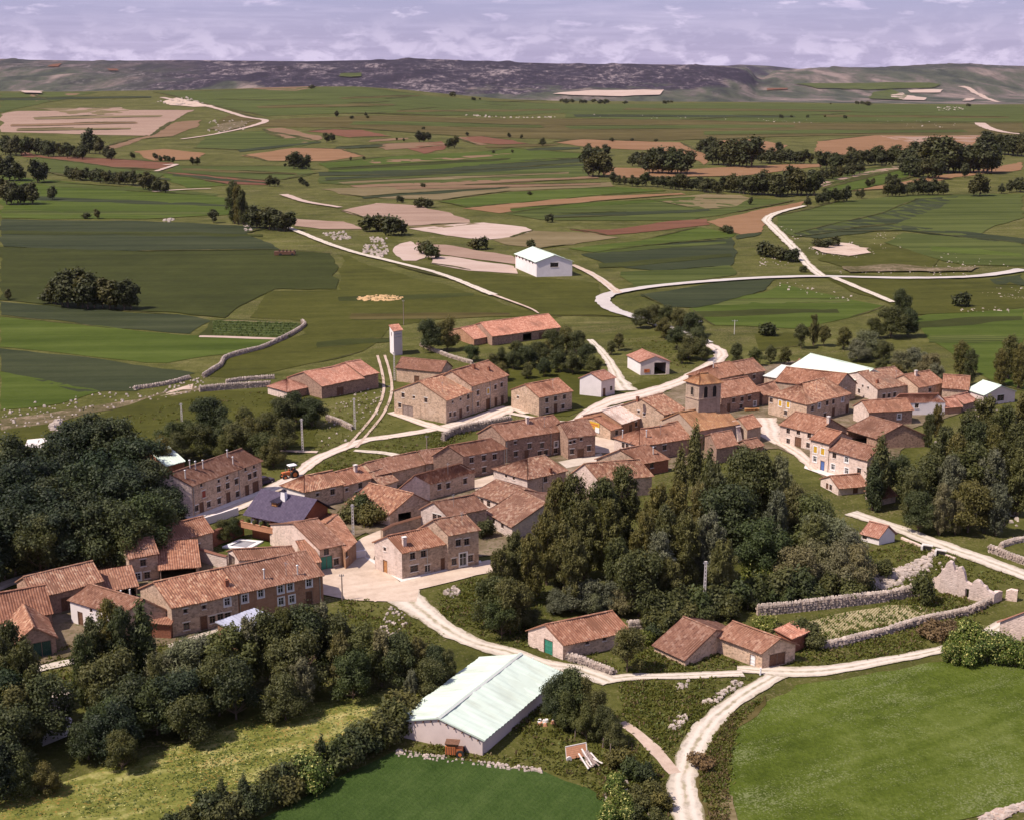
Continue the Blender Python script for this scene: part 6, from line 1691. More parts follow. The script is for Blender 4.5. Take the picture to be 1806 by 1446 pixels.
# ridge cap and skylight lines of the foreground shed
b = MB(); r0, r1 = shed.r0, shed.r1; a_ = shed.across
b.hexa([r0 - a_ * .3 - UP * .02, r0 + a_ * .3 - UP * .02, r1 + a_ * .3 - UP * .02, r1 - a_ * .3 - UP * .02, r0 - a_ * .08 + UP * .09, r0 + a_ * .08 + UP * .09, r1 + a_ * .08 + UP * .09, r1 - a_ * .08 + UP * .09])
b.obj('ridge_cap', M['sheet_old'], shed.roof)
b = MB(); nb = int((shed.c - shed.l).length / .9); e = (shed.c - shed.l); e.z = 0; n_ = Vector((e.y, -e.x, 0)).normalized()
for k in range(nb):      # purlin ends under the verge
    f = (k + .5) / nb; z = shed.h + shed.rise * (1 - abs(2 * f - 1)) - .25
    b.box(Vector((shed.l.x, shed.l.y, 0)) + e * f + n_ * .1 + UP * z, (.1, .25, .14), math.atan2(e.y, e.x))
b.obj('purlin_ends', M['wood'], shed.root)

# ------------------------------------------------------------------ poles and wires
POLES = [((534, 797), (533.6, 739), 'pale concrete lattice pole by the path junction', 0), ((626, 757), (625, 703), 'pale concrete lattice pole near the short stone wall', 0), ((623, 944), (622.5, 890), 'pale pole beside the bushes by the big square barn', 0),
         ((604, 1060), (603, 1012), 'slim rusty pole on the corner of the square', 2), ((696, 672), (694, 622), 'pole in front of the transformer tower', 0), ((321, 745), (320, 712), 'white pole standing behind the left grove', 0),
         ((1241, 1088), (1240, 990), 'tall slim pole rising from the poplar grove', 0), ((1232, 594), (1231.8, 566), 'power pole with crossarm beside the dark road trees', 1), ((1295, 590), (1295, 565), 'power pole with crossarm on the green slope', 1),
         ((712, 574), (711, 530), 'thin pole in the pasture above the transformer tower', 2), ((1262, 645), (1262, 616), 'white pole at the bend of the village road', 0), ((1259, 664), (1258, 636), 'white pole behind the bell tower roof', 0),
         ((753, 800), (752, 768), 'dark slim pole on the grass above the low row', 2), ((1404, 1182), (1343, 1166), '', 9)]
for (bx, by), (tx, ty), lab, kd in POLES:
    if kd == 9: continue
    g = ground(bx, by)
    hh = 3.0
    lo, hi = 1.0, 16.0
    for _ in range(24):
        m = .5 * (lo + hi)
        if project((g.x, g.y, g.z + m))[1] > ty: lo = m
        else: hi = m
    root = thing('utility_pole', lab, 'pole', g, 'poles carrying wires through the village')
    b = MB()
    if kd == 0:     # lattice concrete post: two tapering legs with rungs
        for s in (-1, 1): b.hexa([(s * .16 - .06, -.08, -.3), (s * .16 + .06, -.08, -.3), (s * .16 + .06, .08, -.3), (s * .16 - .06, .08, -.3), (s * .1 - .05, -.06, lo), (s * .1 + .05, -.06, lo), (s * .1 + .05, .06, lo), (s * .1 - .05, .06, lo)])
        n = int(lo / .55)
        for i in range(n): b.box((0, 0, .3 + i * .55), (.26, .1, .2))
        b.box((0, 0, lo), (.34, .16, .12))
        b.obj('shaft', M['concrete'], root)
    else:
        b.tube((0, 0, -.3), (0, 0, lo), .11, .08, 7); b.obj('shaft', M['wood_grey' if kd == 2 else 'concrete'], root)
    b = MB(); w = 1.7 if kd == 1 else .7
    b.box((0, 0, lo - .25), (w, .09, .09))
    for x in (-w / 2 + .1, 0, w / 2 - .1): b.tube((x, 0, lo - .2), (x, 0, lo + .02), .05, .03, 6)
    b.obj('crossarm', M['metal'], root)

# ------------------------------------------------------------------ tractor on the street
tg = ground(514, 842)
tr = thing('tractor', 'orange tractor with a white canopy on the pale street', 'tractor', tg, None, R_(215))
b = MB(); b.box((1.05, 0, 1.0), (1.7, .75, .62), 0, 0, .9); b.box((1.85, 0, .85), (.12, .7, .6)); b.box((0, 0, .85), (1.2, .8, .5)); b.box((-.25, 0, 1.2), (.6, .6, .3))
bd = b.obj('body', M['orange'], tr)
b = MB(); b.box((1.92, 0, .95), (.03, .5, .4)); b.obj('grille', M['dark'], bd)
for y in (-.62, .62):
    b = MB(); b.box((-.35, y, 1.45), (1.1, .34, .08)); b.box((.2, y, 1.25), (.08, .34, .4)); b.obj('mudguard', M['orange'], tr)
for x, y, r, w in ((-.35, -.72, .78, .42), (-.35, .72, .78, .42), (1.5, -.6, .45, .26), (1.5, .6, .45, .26)):
    wh = link('wheel', None, tr, (x, y, r))
    b = MB(); n = 18
    b.tube((0, -w / 2, 0), (0, w / 2, 0), r, r, n)
    for i in range(n):
        t = 2 * math.pi * i / n
        b.box((math.cos(t) * r, 0, math.sin(t) * r), (.09, w, .09))
    b.obj('tyre', M['rubber'], wh)
    b = MB(); b.tube((0, -w / 2 - .02, 0), (0, w / 2 + .02, 0), r * .55, r * .55, 14); b.obj('rim', M['orange'], wh)
b = MB()
for x in (-.7, .35):
    for y in (-.5, .5): b.tube((x, y, 1.0), (x, y, 2.35), .04, .04, 6)
b.obj('canopy_frame', M['metal'], tr)
b = MB(); b.box((-.2, 0, 2.42), (1.5, 1.35, .14), 0, 0, .93); b.obj('canopy', M['plastic'], tr)
b = MB(); b.tube((1.2, .2, 1.3), (1.2, .2, 2.0), .05, .05, 7); b.obj('exhaust', M['metal'], tr)
b = MB(); b.box((-.55, 0, 1.3), (.5, .5, .12)); b.box((-.8, 0, 1.55), (.1, .5, .45)); b.obj('seat', M['dark'], tr)
b = MB(); b.tube((.15, 0, 1.2), (-.05, 0, 1.55), .025, .025, 6); b.tube((-.08, 0, 1.53), (-.03, 0, 1.58), .2, .2, 12); b.obj('steering_wheel', M['dark'], tr)

# orange machine at the foot of the foreground shed
mg = ground(801, 1331)
mc = thing('hopper_machine', 'rusty orange hopper machine parked against the white shed gable', 'machine', mg, None, R_(-8))
b = MB(); b.box((-.35, 0, .75), (1.1, .95, .95)); b.box((.55, 0, .6), (.8, .8, .7)); b.obj('body', M['orange'], mc)
b = MB(); b.hexa([(-.7, -.4, 1.2), (.5, -.4, 1.2), (.5, .4, 1.2), (-.7, .4, 1.2), (-.95, -.6, 1.6), (.6, -.6, 1.6), (.6, .6, 1.6), (-.95, .6, 1.6)]); b.obj('hopper', M['wood'], mc)
for i in range(4):
    b = MB(); b.box((-.75 + i * .26, -.49, .75), (.05, .04, .9)); b.obj('rib', M['wood'], mc)
for y in (-.5, .5):
    b = MB(); b.tube((.75, y - .1, .42), (.75, y + .1, .42), .44, .44, 16); wl = b.obj('wheel', M['rubber'], mc)
    b = MB(); b.tube((.75, y - .12, .42), (.75, y + .12, .42), .2, .2, 12); b.obj('rim', M['orange'], wl)
# tipped cart bed and timber
cg = ground(1018, 1338)
ct = thing('cart_bed', 'old cart bed with reddish boards propped on its side in the grass', 'cart', cg, None, R_(10))
nb = 6
for i in range(nb):
    b = MB(); b.obox((-1.2, -.25 + .11 * i, .15 + i * .19), (2.3, .25, .15), (0, -.04, .03), (0, .1, .175)); b.obj('board', M['balcony'], ct)
b = MB(); b.obox((-1.25, -.3, .05), (.12, 0, 0), (0, .12, 0), (0, .68, 1.25)); b.obox((1.05, -.1, .2), (.12, 0, 0), (0, .12, 0), (0, .68, 1.25)); b.obox((-1.25, .35, 1.3), (2.4, .25, .15), (0, .1, 0), (0, 0, .1)); b.obj('frame', M['concrete'], ct)
b = MB(); b.tube((-1.0, -.5, .32), (-1.0, -.35, .32), .32, .32, 14); b.obj('wheel', M['concrete'], ct)
tmb = ground(1040, 1345); rr_ = random.Random(4)
hp2 = thing('timber_pile', 'heap of grey planks and poles dumped beside the old cart bed', 'timber', tmb)
for i in range(14):
    b = MB(); a = rr_.uniform(1.7, 2.4); l_ = rr_.uniform(1.6, 3.0); c0 = Vector((rr_.uniform(-.7, .7), rr_.uniform(-.8, .5), .08 + .04 * i))
    d = Vector((math.cos(a), math.sin(a), rr_.uniform(-.05, .25))) * l_
    b.obox(c0 - d / 2 + UP * .2, d, Vector((-math.sin(a), math.cos(a), 0)) * .17, UP * .06); b.obj('plank', M['wood_grey' if i % 3 else 'concrete'], hp2)
bg_ = ground(968, 1276)
bd_ = thing('rubble_heap', 'little heap of bricks and white lumps in the grass beside the white shed', 'rubble', bg_)
for i in range(12):
    b = MB(); b.blob((rr_.uniform(-1.2, 1.2), rr_.uniform(-.6, .6), .15), (.5, .4, .35), rr_); b.obj('brick' if i % 2 else 'lump', M['balcony' if i % 2 else 'whitep'], bd_)
for (px, py, lab) in ((1341, 1190, 'white marker post at the corner of the double door garage'), (940, 1172, 'rusty marker post on the lane behind the white shed')):
    b = MB(); b.tube((0, 0, -.2), (0, 0, .9), .12, .1, 8); b.box((0, 0, .93), (.2, .2, .08))
    tag(b.obj('marker_post', M['whitep'], loc=ground(px, py)), lab, 'post')
# fence posts by the rough grass
for k, (px, py) in enumerate(((1014, 1300), (1045, 1304), (1063, 1320), (1076, 1330), (1085, 1352), (1099, 1362))):
    b = MB(); b.tube((0, 0, -.2), (.05, 0, 1.3), .06, .045, 6); b.box((0.03, 0, .9), (.05, .18, .04))
    tag(b.obj('fence_post', M['wood_grey'], loc=ground(px, py)), 'thin grey fence post in the rough grass beside the lane bushes', 'post', 'fence posts in the rough grass')
# round stone basin and well on the green
g = ground(797, 1046); b = MB()
wl = thing('stone_basin', 'low stone basin on the grass below the square', 'basin', g)
for i in range(12):
    t = 2 * math.pi * i / 12; b = MB(); b.blob((math.cos(t) * 1.0, math.sin(t) * .8, .2), (.6, .5, .5), rr_); b.obj('stone', M['rock'], wl)
# farm wagon far off in the olive field
g = ground(506, 452)
wg = thing('hay_wagon', 'small brown wagon standing in the dark field on the left', 'wagon', g)
b = MB(); b.box((0, 0, 1.3), (7, 2.4, 1.2)); b.box((-4.2, 0, 1.1), (1.6, 1.8, 1.6)); b.obj('body', M['wood'], wg)
for x in (-2.4, 2.4):
    b = MB(); b.tube((x, -1.3, .6), (x, 1.3, .6), .6, .6, 12); b.obj('wheel', M['rubber'], wg)
b = MB()
for i in range(5): b.box((-3 + i * 1.5, 0, 2.2), (.12, 2.4, .7))
b.obj('rack', M['wood'], wg)
# small car in the shade of the long house
g = ground(466, 853)
cr = thing('parked_car', 'small dark car half in the shade at the right end of the long stone house', 'car', g, None, R_(50))
b = MB(); b.hexa([(-1.9, -.78, .28), (1.9, -.78, .28), (1.9, .78, .28), (-1.9, .78, .28), (-1.85, -.74, .85), (1.8, -.74, .8), (1.8, .74, .8), (-1.85, .74, .85)]); bd2 = b.obj('body', M['slate'], cr)
b = MB(); b.hexa([(-1.4, -.7, .84), (.9, -.7, .82), (.9, .7, .82), (-1.4, .7, .84), (-1.05, -.58, 1.38), (.35, -.58, 1.38), (.35, .58, 1.38), (-1.05, .58, 1.38)]); b.obj('glazing', M['pane'], cr)
b = MB(); b.box((-.35, 0, 1.4), (1.45, 1.2, .05)); b.obj('top', M['slate'], cr)
for x in (-1.2, 1.2):
    for y in (-.72, .72):
        b = MB(); b.tube((x, y - .09, .3), (x, y + .09, .3), .3, .3, 14); w_ = b.obj('wheel', M['rubber'], cr)
        b = MB(); b.tube((x, y - .1, .3), (x, y + .1, .3), .15, .15, 10); b.obj('rim', M['metal'], w_)
for y in (-.5, .5):
    b = MB(); b.box((1.86, y, .62), (.08, .22, .14)); b.obj('headlight', M['plastic'], cr)
# ------------------------------------------------------------------ trees
M['leaf_olive'] = leaf_mat('olive_leaves', (0.046, 0.048, 0.016), (0.115, 0.112, 0.042), (0.225, 0.21, 0.095), 0.3)
def leaf_cloud(lobes, n, size, seed, up=0.0):
    """n small leaf-spray quads spread through ellipsoid lobes (x, y, z, rx, ry, rz)"""
    rg = np.random.RandomState(seed)
    lb = np.array(lobes, float)
    wgt = (lb[:, 3] * lb[:, 4] + lb[:, 3] * lb[:, 5] + lb[:, 4] * lb[:, 5]); wgt /= wgt.sum()
    k = rg.choice(len(lb), n, p=wgt)
    d = rg.normal(size=(n, 3)); d /= np.linalg.norm(d, axis=1)[:, None]
    rad = 1.0 - np.abs(rg.normal(0, .24, n)); rad += rg.normal(0, .13, n)
    clump = np.sin(d[:, 0] * 7 + k * 1.7) * np.sin(d[:, 1] * 7 + k) * np.sin(d[:, 2] * 7 + k * .6)
    wisp = rg.rand(n) < .14
    rad = np.where(wisp, rg.uniform(1.05, 1.5, n), rad)
    rad = np.clip(rad + .16 * clump, .1, 1.55)
    c = lb[k, :3] + d * lb[k, 3:6] * rad[:, None]
    nr = d / lb[k, 3:6]; nr /= np.linalg.norm(nr, axis=1)[:, None]
    nr = nr + rg.normal(0, .55, (n, 3)); nr[:, 2] += .45; nr /= np.linalg.norm(nr, axis=1)[:, None]
    t = np.cross(nr, rg.normal(size=(n, 3))); t /= np.linalg.norm(t, axis=1)[:, None]
    if up:       # sprays stand upward and outward
        w_ = rg.normal(0, .5, (n, 3)); w_[:, 2] += up; w_ += d * .5
        t = w_ - nr * (w_ * nr).sum(1)[:, None]; t /= np.linalg.norm(t, axis=1)[:, None]
    b = np.cross(nr, t)
    s = size * rg.uniform(.55, 1.35, n)[:, None]
    l_, k_ = (1.0, .3) if up else (.7, .42)
    v = np.stack([c - t * s * l_, c - b * s * k_ + nr * s * .08, c + t * s * l_, c + b * s * k_ - nr * s * .08], 1).reshape(-1, 3)
    return v


def crown_mesh(name, lobes, n, size, seed, mat, up=0.0):
    v = leaf_cloud(lobes, n, size, seed, up); f = np.arange(len(v)).reshape(-1, 4)
    me = bpy.data.meshes.new(name)
    me.vertices.add(len(v)); me.vertices.foreach_set('co', v.ravel())
    me.loops.add(f.size); me.loops.foreach_set('vertex_index', f.ravel())
    me.polygons.add(len(f)); me.polygons.foreach_set('loop_start', np.arange(0, f.size, 4)); me.polygons.foreach_set('loop_total', np.full(len(f), 4))
    me.materials.append(mat); me.update(); me.validate()
    return me


def limbs(name, h, r, ends, seed, mat, lean=.03):
    rd = random.Random(seed); b = MB()
    p = Vector((0, 0, -.4)); n = 5; top = h
    pts = [Vector((lean * h * math.sin(i * 1.3 + seed) * i / n, lean * h * math.cos(i * 1.7 + seed) * i / n, -.4 + (top + .4) * i / n)) for i in range(n + 1)]
    rads = [r * (1 - .8 * i / n) for i in range(n + 1)]
    for i in range(n): b.tube(pts[i], pts[i + 1], rads[i], rads[i + 1], 7)
    for e in ends:
        e = Vector(e); z = max(.8, e.z * .55); i = min(n - 1, int(z / top * n)); s = pts[i]
        m = s.lerp(e, .5) + Vector((0, 0, -.08 * e.z)); rr = rads[i] * .5
        b.tube(s, m, rr, rr * .65, 5); b.tube(m, e, rr * .65, rr * .2, 5)
    return b.mesh(name, mat)


def make_kind(kind, seed, h, w, n, size, mat, style, bark='bark'):
    rd = random.Random(seed); L_ = []; ends = []
    if style == 'poplar':        # ovoid crown of upright feathery plumes
        tz = h * .8
        for i in range(44):
            a = i * 2.4 + rd.random(); z = h * (.13 + .77 * i / 43); env = math.sin(math.pi * min(1, (z / h - .02) / .98)) ** .6
            q = w * .40 * env * rd.uniform(.25, 1.0); r = w * rd.uniform(.06, .14)
            L_.append((math.cos(a) * q, math.sin(a) * q, z, r, r, h * rd.uniform(.05, .10))); (i % 3 == 0) and ends.append((math.cos(a) * q * .9, math.sin(a) * q * .9, z))
        L_.append((0, 0, h * .5, w * .2, w * .2, h * .3))
        for i in range(3): L_.append((rd.uniform(-.12, .12) * w, rd.uniform(-.12, .12) * w, h * rd.uniform(.86, .93), w * .07, w * .07, h * rd.uniform(.06, .09)))
    elif style == 'broad':
        tz = h * .6
        for i in range(24):
            a = i * 2.4 + rd.random() * .8; z = rd.uniform(.22, .84) * h; q = w * .38 * math.sqrt(max(.08, 1 - ((z / h - .45) / .48) ** 2)) * rd.uniform(.6, 1.1)
            r = w * rd.uniform(.075, .17)
            L_.append((math.cos(a) * q, math.sin(a) * q, z, r, r, r * rd.uniform(.75, 1.05))); ends.append((math.cos(a) * q * .9, math.sin(a) * q * .9, z))
        L_.append((0, 0, h * .56, w * .24, w * .24, h * .28)); L_.append((rd.uniform(-.1, .1) * w, 0, h * .84, w * .17, w * .17, h * .14))
    elif style == 'field':
        tz = h * .55
        for i in range(13):
            a = i * 2.4 + rd.random(); z = rd.uniform(.20, .85) * h; q = w * rd.uniform(.1, .3); r = w * rd.uniform(.14, .23)
            L_.append((math.cos(a) * q, math.sin(a) * q, z, r, r, h * rd.uniform(.10, .15))); ends.append((math.cos(a) * q, math.sin(a) * q, z))
        L_.append((0, 0, h * .52, w * .24, w * .24, h * .32))
    elif style == 'bush':
        tz = h * .35
        for i in range(9):
            a = i * 2.4 + rd.random(); q = w * rd.uniform(.05, .34); r = w * rd.uniform(.14, .24)
            z = h * rd.uniform(.28, .62) if q > .2 * w else h * rd.uniform(.5, .78)
            L_.append((math.cos(a) * q, math.sin(a) * q, z, r, r, min(z, h * rd.uniform(.2, .32)))); ends.append((math.cos(a) * q, math.sin(a) * q, z))
    elif style == 'slender':
        tz = h * .8
        L_.append((0, 0, h * .45, w * .32, w * .32, h * .36)); L_.append((0, 0, h * .76, w * .16, w * .16, h * .24))
        for i in range(8):
            a = i * 2.4; z = h * (.15 + .08 * i); q = w * .28 * (1 - z / h * .8)
            L_.append((math.cos(a) * q, math.sin(a) * q, z, w * .16, w * .16, h * .12)); ends.append((math.cos(a) * q, math.sin(a) * q, z))
    return (crown_mesh('crown', L_, n, size, seed, M[mat], {'poplar': 1.3, 'slender': 1.3}.get(style, .6 if mat == 'leaf_grey' else 0.0)), limbs('trunk', tz, max(.07, h * .02), ends, seed, M[bark]), h)


KIND = {}
for kd, lst in {
    'poplar': [('leaf', 31), ('leaf', 32), ('leaf', 33), ('leaf_dark', 34)], 'poplar_light': [('leaf', 36)],
    'broad': [('leaf_dark', 41), ('leaf', 42), ('leaf_dark', 43), ('leaf', 44), ('leaf_dark', 45)],
    'plume': [('leaf', 37), ('leaf_olive', 38), ('leaf_grey', 39)], 'darkwood': [('leaf_deep', 46), ('leaf_dark', 47), ('leaf_deep', 48)], 'loose': [('leaf', 51), ('leaf', 52)], 'willow': [('leaf_grey', 61), ('leaf_grey', 62)],
    'bush': [('leaf_dark', 71), ('leaf', 72), ('leaf_dark', 73)], 'shrub': [('leaf_lime', 76), ('leaf', 77)], 'elder': [('leaf_elder', 81), ('leaf_elder', 82)], 'brush': [('leaf_brown', 86)],
    'slender': [('leaf_dark', 91), ('leaf', 92)], 'field': [('leaf_far', 101), ('leaf_far', 102), ('leaf_far', 103)], 'fieldbush': [('leaf_far', 105)],
}.items():
    for mt, sd in lst:
        spec = {'poplar': (14, 6.2, 11500, .25, 'poplar'), 'poplar_light': (14, 7.0, 9000, .26, 'poplar'), 'broad': (10, 9.2, 12500, .27, 'broad'), 'plume': (12, 6.6, 11000, .25, 'poplar'), 'darkwood': (10, 9.4, 13000, .27, 'broad'), 'loose': (9, 6.5, 7000, .26, 'broad'), 'willow': (7, 7, 11000, .22, 'broad'),
                'bush': (3, 3.6, 2600, .24, 'bush'), 'shrub': (2, 2.6, 1800, .18, 'bush'), 'elder': (3.5, 4.2, 4200, .22, 'bush'), 'brush': (1.6, 3.4, 1700, .2, 'bush'), 'slender': (12, 3.6, 5200, .3, 'slender'), 'field': (8, 5.0, 1800, .5, 'field'), 'fieldbush': (3.5, 4.6, 700, .5, 'bush')}[kd]
        KIND.setdefault(kd, []).append(make_kind(kd, sd, spec[0], spec[1], spec[2], spec[3], mt, spec[4]))

NAMES = {'darkwood': 'broadleaf_tree', 'plume': 'feathery_tree', 'poplar': 'poplar_tree', 'poplar_light': 'poplar_tree', 'broad': 'broadleaf_tree', 'loose': 'young_tree', 'willow': 'willow_tree', 'bush': 'bush', 'shrub': 'shrub', 'elder': 'elder_bush', 'brush': 'thorn_bush', 'slender': 'slender_tree', 'field': 'field_tree', 'fieldbush': 'field_bush'}
CATS = {'bush': 'bush', 'shrub': 'bush', 'elder': 'bush', 'brush': 'bush', 'fieldbush': 'bush'}
_tr = random.Random(5)


def tree(kind, x, y, h, label, group, ws=1.0):
    crown, trunk, h0 = _tr.choice(KIND[kind])
    s = h / h0; w = s * ws * _tr.uniform(.9, 1.12)
    root = thing(NAMES[kind], label, CATS.get(kind, 'tree'), (x, y, float(height(x, y))), group, _tr.uniform(0, 6.28))
    root.scale = (w, w, s)
    link('crown', crown, root); link('trunk', trunk, root)
    return root


def by_top(kind, px, py, h, label, group, ws=1.0):
    g = at_z(px, py, h)
    for _ in range(3): g = at_z(px, py, h + float(height(g.x, g.y)))
    return tree(kind, g.x, g.y, h, label, group, ws)


def by_foot(kind, px, top, foot, label, group, ws=1.0):
    g = ground(px, foot)
    lo, hi = .5, 30.0
    for _ in range(24):
        m = .5 * (lo + hi)
        if project((g.x, g.y, g.z + m))[1] > top: lo = m
        else: hi = m
    return tree(kind, g.x, g.y, lo, label, group, ws)


def say(o, *cands):
    for t in cands:
        if len(t.split()) <= 16:
            o['label'] = t
            return


def tell_apart(made, label, noun):
    """within a group of look-alikes name the outermost ones and say which part of the group the others stand in"""
    if len(made) < 4: 
        made.sort(key=lambda m: m[1])
        for k, (o, x, y) in enumerate(made):
            if len(made) > 1: say(o, label + (', left one', ', right one')[k > 0] if len(made) == 2 else label + ', ' + ('left', 'middle', 'right')[k] + ' one of three', label)
        return
    rest = list(made)
    for word, key in (('leftmost', lambda m: m[1]), ('rightmost', lambda m: -m[1]), ('topmost', lambda m: m[2]), ('lowest', lambda m: -m[2])):
        m = min(rest, key=key); rest.remove(m)
        say(m[0], label + ', ' + word + ' of its group', word + ' ' + label)
    if not rest: return
    xs = sorted(m[1] for m in rest); ys = sorted(m[2] for m in rest)
    n = len(rest)
    for o, x, y in rest:
        cx = 'left' if x < xs[n // 3] else 'right' if x >= xs[(2 * n) // 3] else 'middle'
        cy = 'upper' if y < ys[n // 2] else 'lower'
        say(o, label + ', ' + cy + ' ' + cx + ' part', cy + ' ' + cx + ' ' + label, label)


def grove(label, group, items):
    made = []
    for it in items:
        kind, px, py, h = it[:4]
        made.append((by_top(kind, px, py, h, label, group, it[4] if len(it) > 4 else 1.0), px, py))
    tell_apart(made, label, group)


def row(kind, label, group, segs, ws=1.0):
    made = []
    for (x0, t0, f0, x1, t1, f1, n) in segs:
        for i in range(n):
            u = (i + .5) / n + _tr.uniform(-.25, .25) / n
            made.append((by_foot(kind, x0 + (x1 - x0) * u, t0 + (t1 - t0) * u + _tr.uniform(-.28, .10) * (f0 - t0), f0 + (f1 - f0) * u + _tr.uniform(-1.5, 1.5), label, group, ws), x0 + (x1 - x0) * u, f0 + (f1 - f0) * u))
    tell_apart(made, label, group)


B, P, W_, S_, Q = 'broad', 'poplar', 'willow', 'slender', 'loose'
grove('dark broadleaf tree in the dense wood at the left frame edge', 'dense wood at the left frame edge',
      [('darkwood', 20, 765, 12), ('darkwood', 58, 800, 12), ('darkwood', 95, 775, 12), ('darkwood', 130, 742, 12), ('darkwood', 163, 728, 13), ('darkwood', 200, 738, 12), ('darkwood', 235, 768, 12), ('darkwood', 262, 810, 11), ('darkwood', 283, 858, 9), ('darkwood', 8, 815, 13), ('darkwood', 50, 855, 12), ('darkwood', 95, 835, 12), ('darkwood', 140, 815, 13), ('darkwood', 178, 790, 13), ('darkwood', 215, 825, 12), ('darkwood', 245, 868, 11), ('darkwood', 15, 890, 11), ('darkwood', 62, 910, 10), ('darkwood', 110, 885, 11), ('darkwood', 155, 868, 12), ('darkwood', 195, 880, 11), ('darkwood', 230, 905, 9), ('darkwood', 295, 885, 7), ('darkwood', 0, 930, 8), ('darkwood', 128, 920, 8), ('darkwood', 170, 915, 8), ('darkwood', 85, 930, 7, 1.1), ('darkwood', 270, 890, 8), ('darkwood', -30, 830, 13), ('darkwood', -40, 900, 12)])
grove('leafy tree in the belt behind the long stone house', 'trees behind the long stone house',
      [(B, 300, 742, 7, 1.1), (B, 330, 738, 7), (B, 365, 700, 8.5), (B, 350, 745, 7), (B, 395, 738, 7), (B, 415, 745, 7), (B, 440, 735, 7), (B, 470, 725, 7.5), (B, 495, 700, 7), (B, 520, 690, 7), (B, 548, 700, 6.5), (B, 500, 735, 7), (B, 465, 760, 6.5), (B, 480, 770, 6), (Q, 430, 715, 7.5), (B, 285, 770, 6), (B, 395, 765, 5), (B, 310, 760, 6)])
grove('round dark tree of the pair beside the long field barn', 'pair of round trees', [(B, 757, 562, 9, .95), (B, 788, 560, 9, .95)])
grove('bushy tree in the thicket below the long sagging barn', 'thicket between the two farms',
      [(B, 832, 607, 4.5), (B, 868, 622, 5), (B, 885, 612, 5.5), (B, 905, 618, 5), (B, 930, 608, 6), (B, 912, 600, 5), (B, 950, 602, 6), (B, 975, 580, 7, .9), (B, 1000, 575, 7, .9), (B, 1018, 582, 6.5), (B, 1036, 605, 6), (B, 985, 615, 6), (B, 1010, 618, 6), (B, 1046, 625, 5), (B, 960, 630, 5), (B, 885, 640, 4.5), (B, 930, 640, 4), (B, 965, 600, 5)])
grove('small dark tree on the bank above the open garage', 'trees above the garage', [(Q, 1092, 586, 5), (Q, 1078, 600, 4)])
grove('dark tree in the clump hiding the road bend', 'clump at the road bend',
      [(B, 1130, 543, 6), (B, 1152, 536, 7, .9), (B, 1178, 537, 7, .9), (B, 1200, 543, 7), (B, 1222, 550, 7), (B, 1232, 575, 7.5), (B, 1216, 588, 7), (B, 1238, 596, 6), (B, 1195, 575, 6.5), (B, 1172, 560, 6), (B, 1204, 615, 4)])
grove('tree in the mixed belt behind the white sheet roofs', 'belt behind the white sheet roofs',
      [(Q, 1300, 603, 6), (Q, 1332, 612, 5), (B, 1355, 575, 3), (Q, 1360, 608, 5), (Q, 1385, 610, 5), (P, 1438, 553, 9, .8), (Q, 1415, 570, 7), (Q, 1455, 573, 6), (Q, 1490, 575, 6.5), (W_, 1535, 582, 7.5, 1.1), (W_, 1515, 598, 6), (B, 1560, 600, 6), (B, 1592, 508, 10, .7), (B, 1575, 540, 9), (B, 1605, 545, 8), (W_, 1590, 618, 6), (W_, 1615, 612, 6.5), (W_, 1640, 622, 6), (B, 1555, 632, 4), (B, 1580, 640, 4), (B, 1612, 648, 4), (W_, 1650, 640, 5), (B, 1545, 560, 6), (Q, 1210, 605, 4)])
grove('tall loose poplar on the green slope at the right edge', 'loose poplars on the right slope', [('poplar_light', 1698, 600, 9, 1.25), ('poplar_light', 1715, 615, 9, 1.1), ('poplar_light', 1785, 590, 11, 1.2), ('poplar_light', 1803, 605, 11), ('poplar_light', 1768, 615, 9)])
by_top(S_, 1228, 748, 12.5, 'slender pointed tree rising in front of the church nave', 'trees before the church', .95)
by_top(S_, 1202, 790, 11, 'shorter slender tree left of the pointed one before the church', 'trees before the church', 1.1)
by_top(S_, 1252, 795, 11, 'shorter slender tree right of the pointed one before the church', 'trees before the church', 1.1)
grove('tall feathery poplar in the big grove in the middle of the view', 'central poplar grove',
      [(P, 985, 839, 13.4), (P, 1010, 833, 14.1), (P, 1064, 839, 14.0), (P, 1098, 818, 14.5), (P, 1160, 850, 13.9), (P, 1196, 844, 13.3), (P, 1075, 876, 12.8), (P, 1172, 885, 12.1), (P, 1030, 878, 12.5), (P, 965, 894, 11.9), (P, 935, 937, 10.6), (P, 905, 934, 10.5), (P, 990, 915, 11.5), (P, 1140, 899, 12.3), (P, 880, 965, 9.0), (P, 1010, 941, 11.4), (P, 1090, 946, 10.7)])
grove('tall leafy tree in the right half of the central grove', 'central poplar grove',
      [('plume', 1235, 850, 11, .9), ('plume', 1262, 815, 13, .85), (B, 1318, 788, 14, .75), ('plume', 1348, 797, 13, .8), ('plume', 1378, 800, 13, .8), (B, 1285, 850, 12), ('plume', 1372, 862, 11), ('plume', 1405, 850, 11), (B, 1432, 868, 10), ('plume', 1210, 905, 11), ('plume', 1252, 900, 11), (B, 1350, 910, 10), ('plume', 1165, 935, 11), ('plume', 1275, 950, 10), (B, 1130, 965, 10), ('plume', 1185, 985, 8), ('plume', 1440, 905, 10)])
grove('grey green willow on the right flank of the central grove', 'willows of the central grove',
      [(W_, 1452, 905, 9), (W_, 1478, 912, 8.5), (W_, 1498, 925, 8), (W_, 1510, 962, 6.5), (W_, 1478, 960, 7), (W_, 1440, 950, 7), (W_, 1405, 960, 7), (W_, 1460, 985, 5), (W_, 1500, 990, 5)])
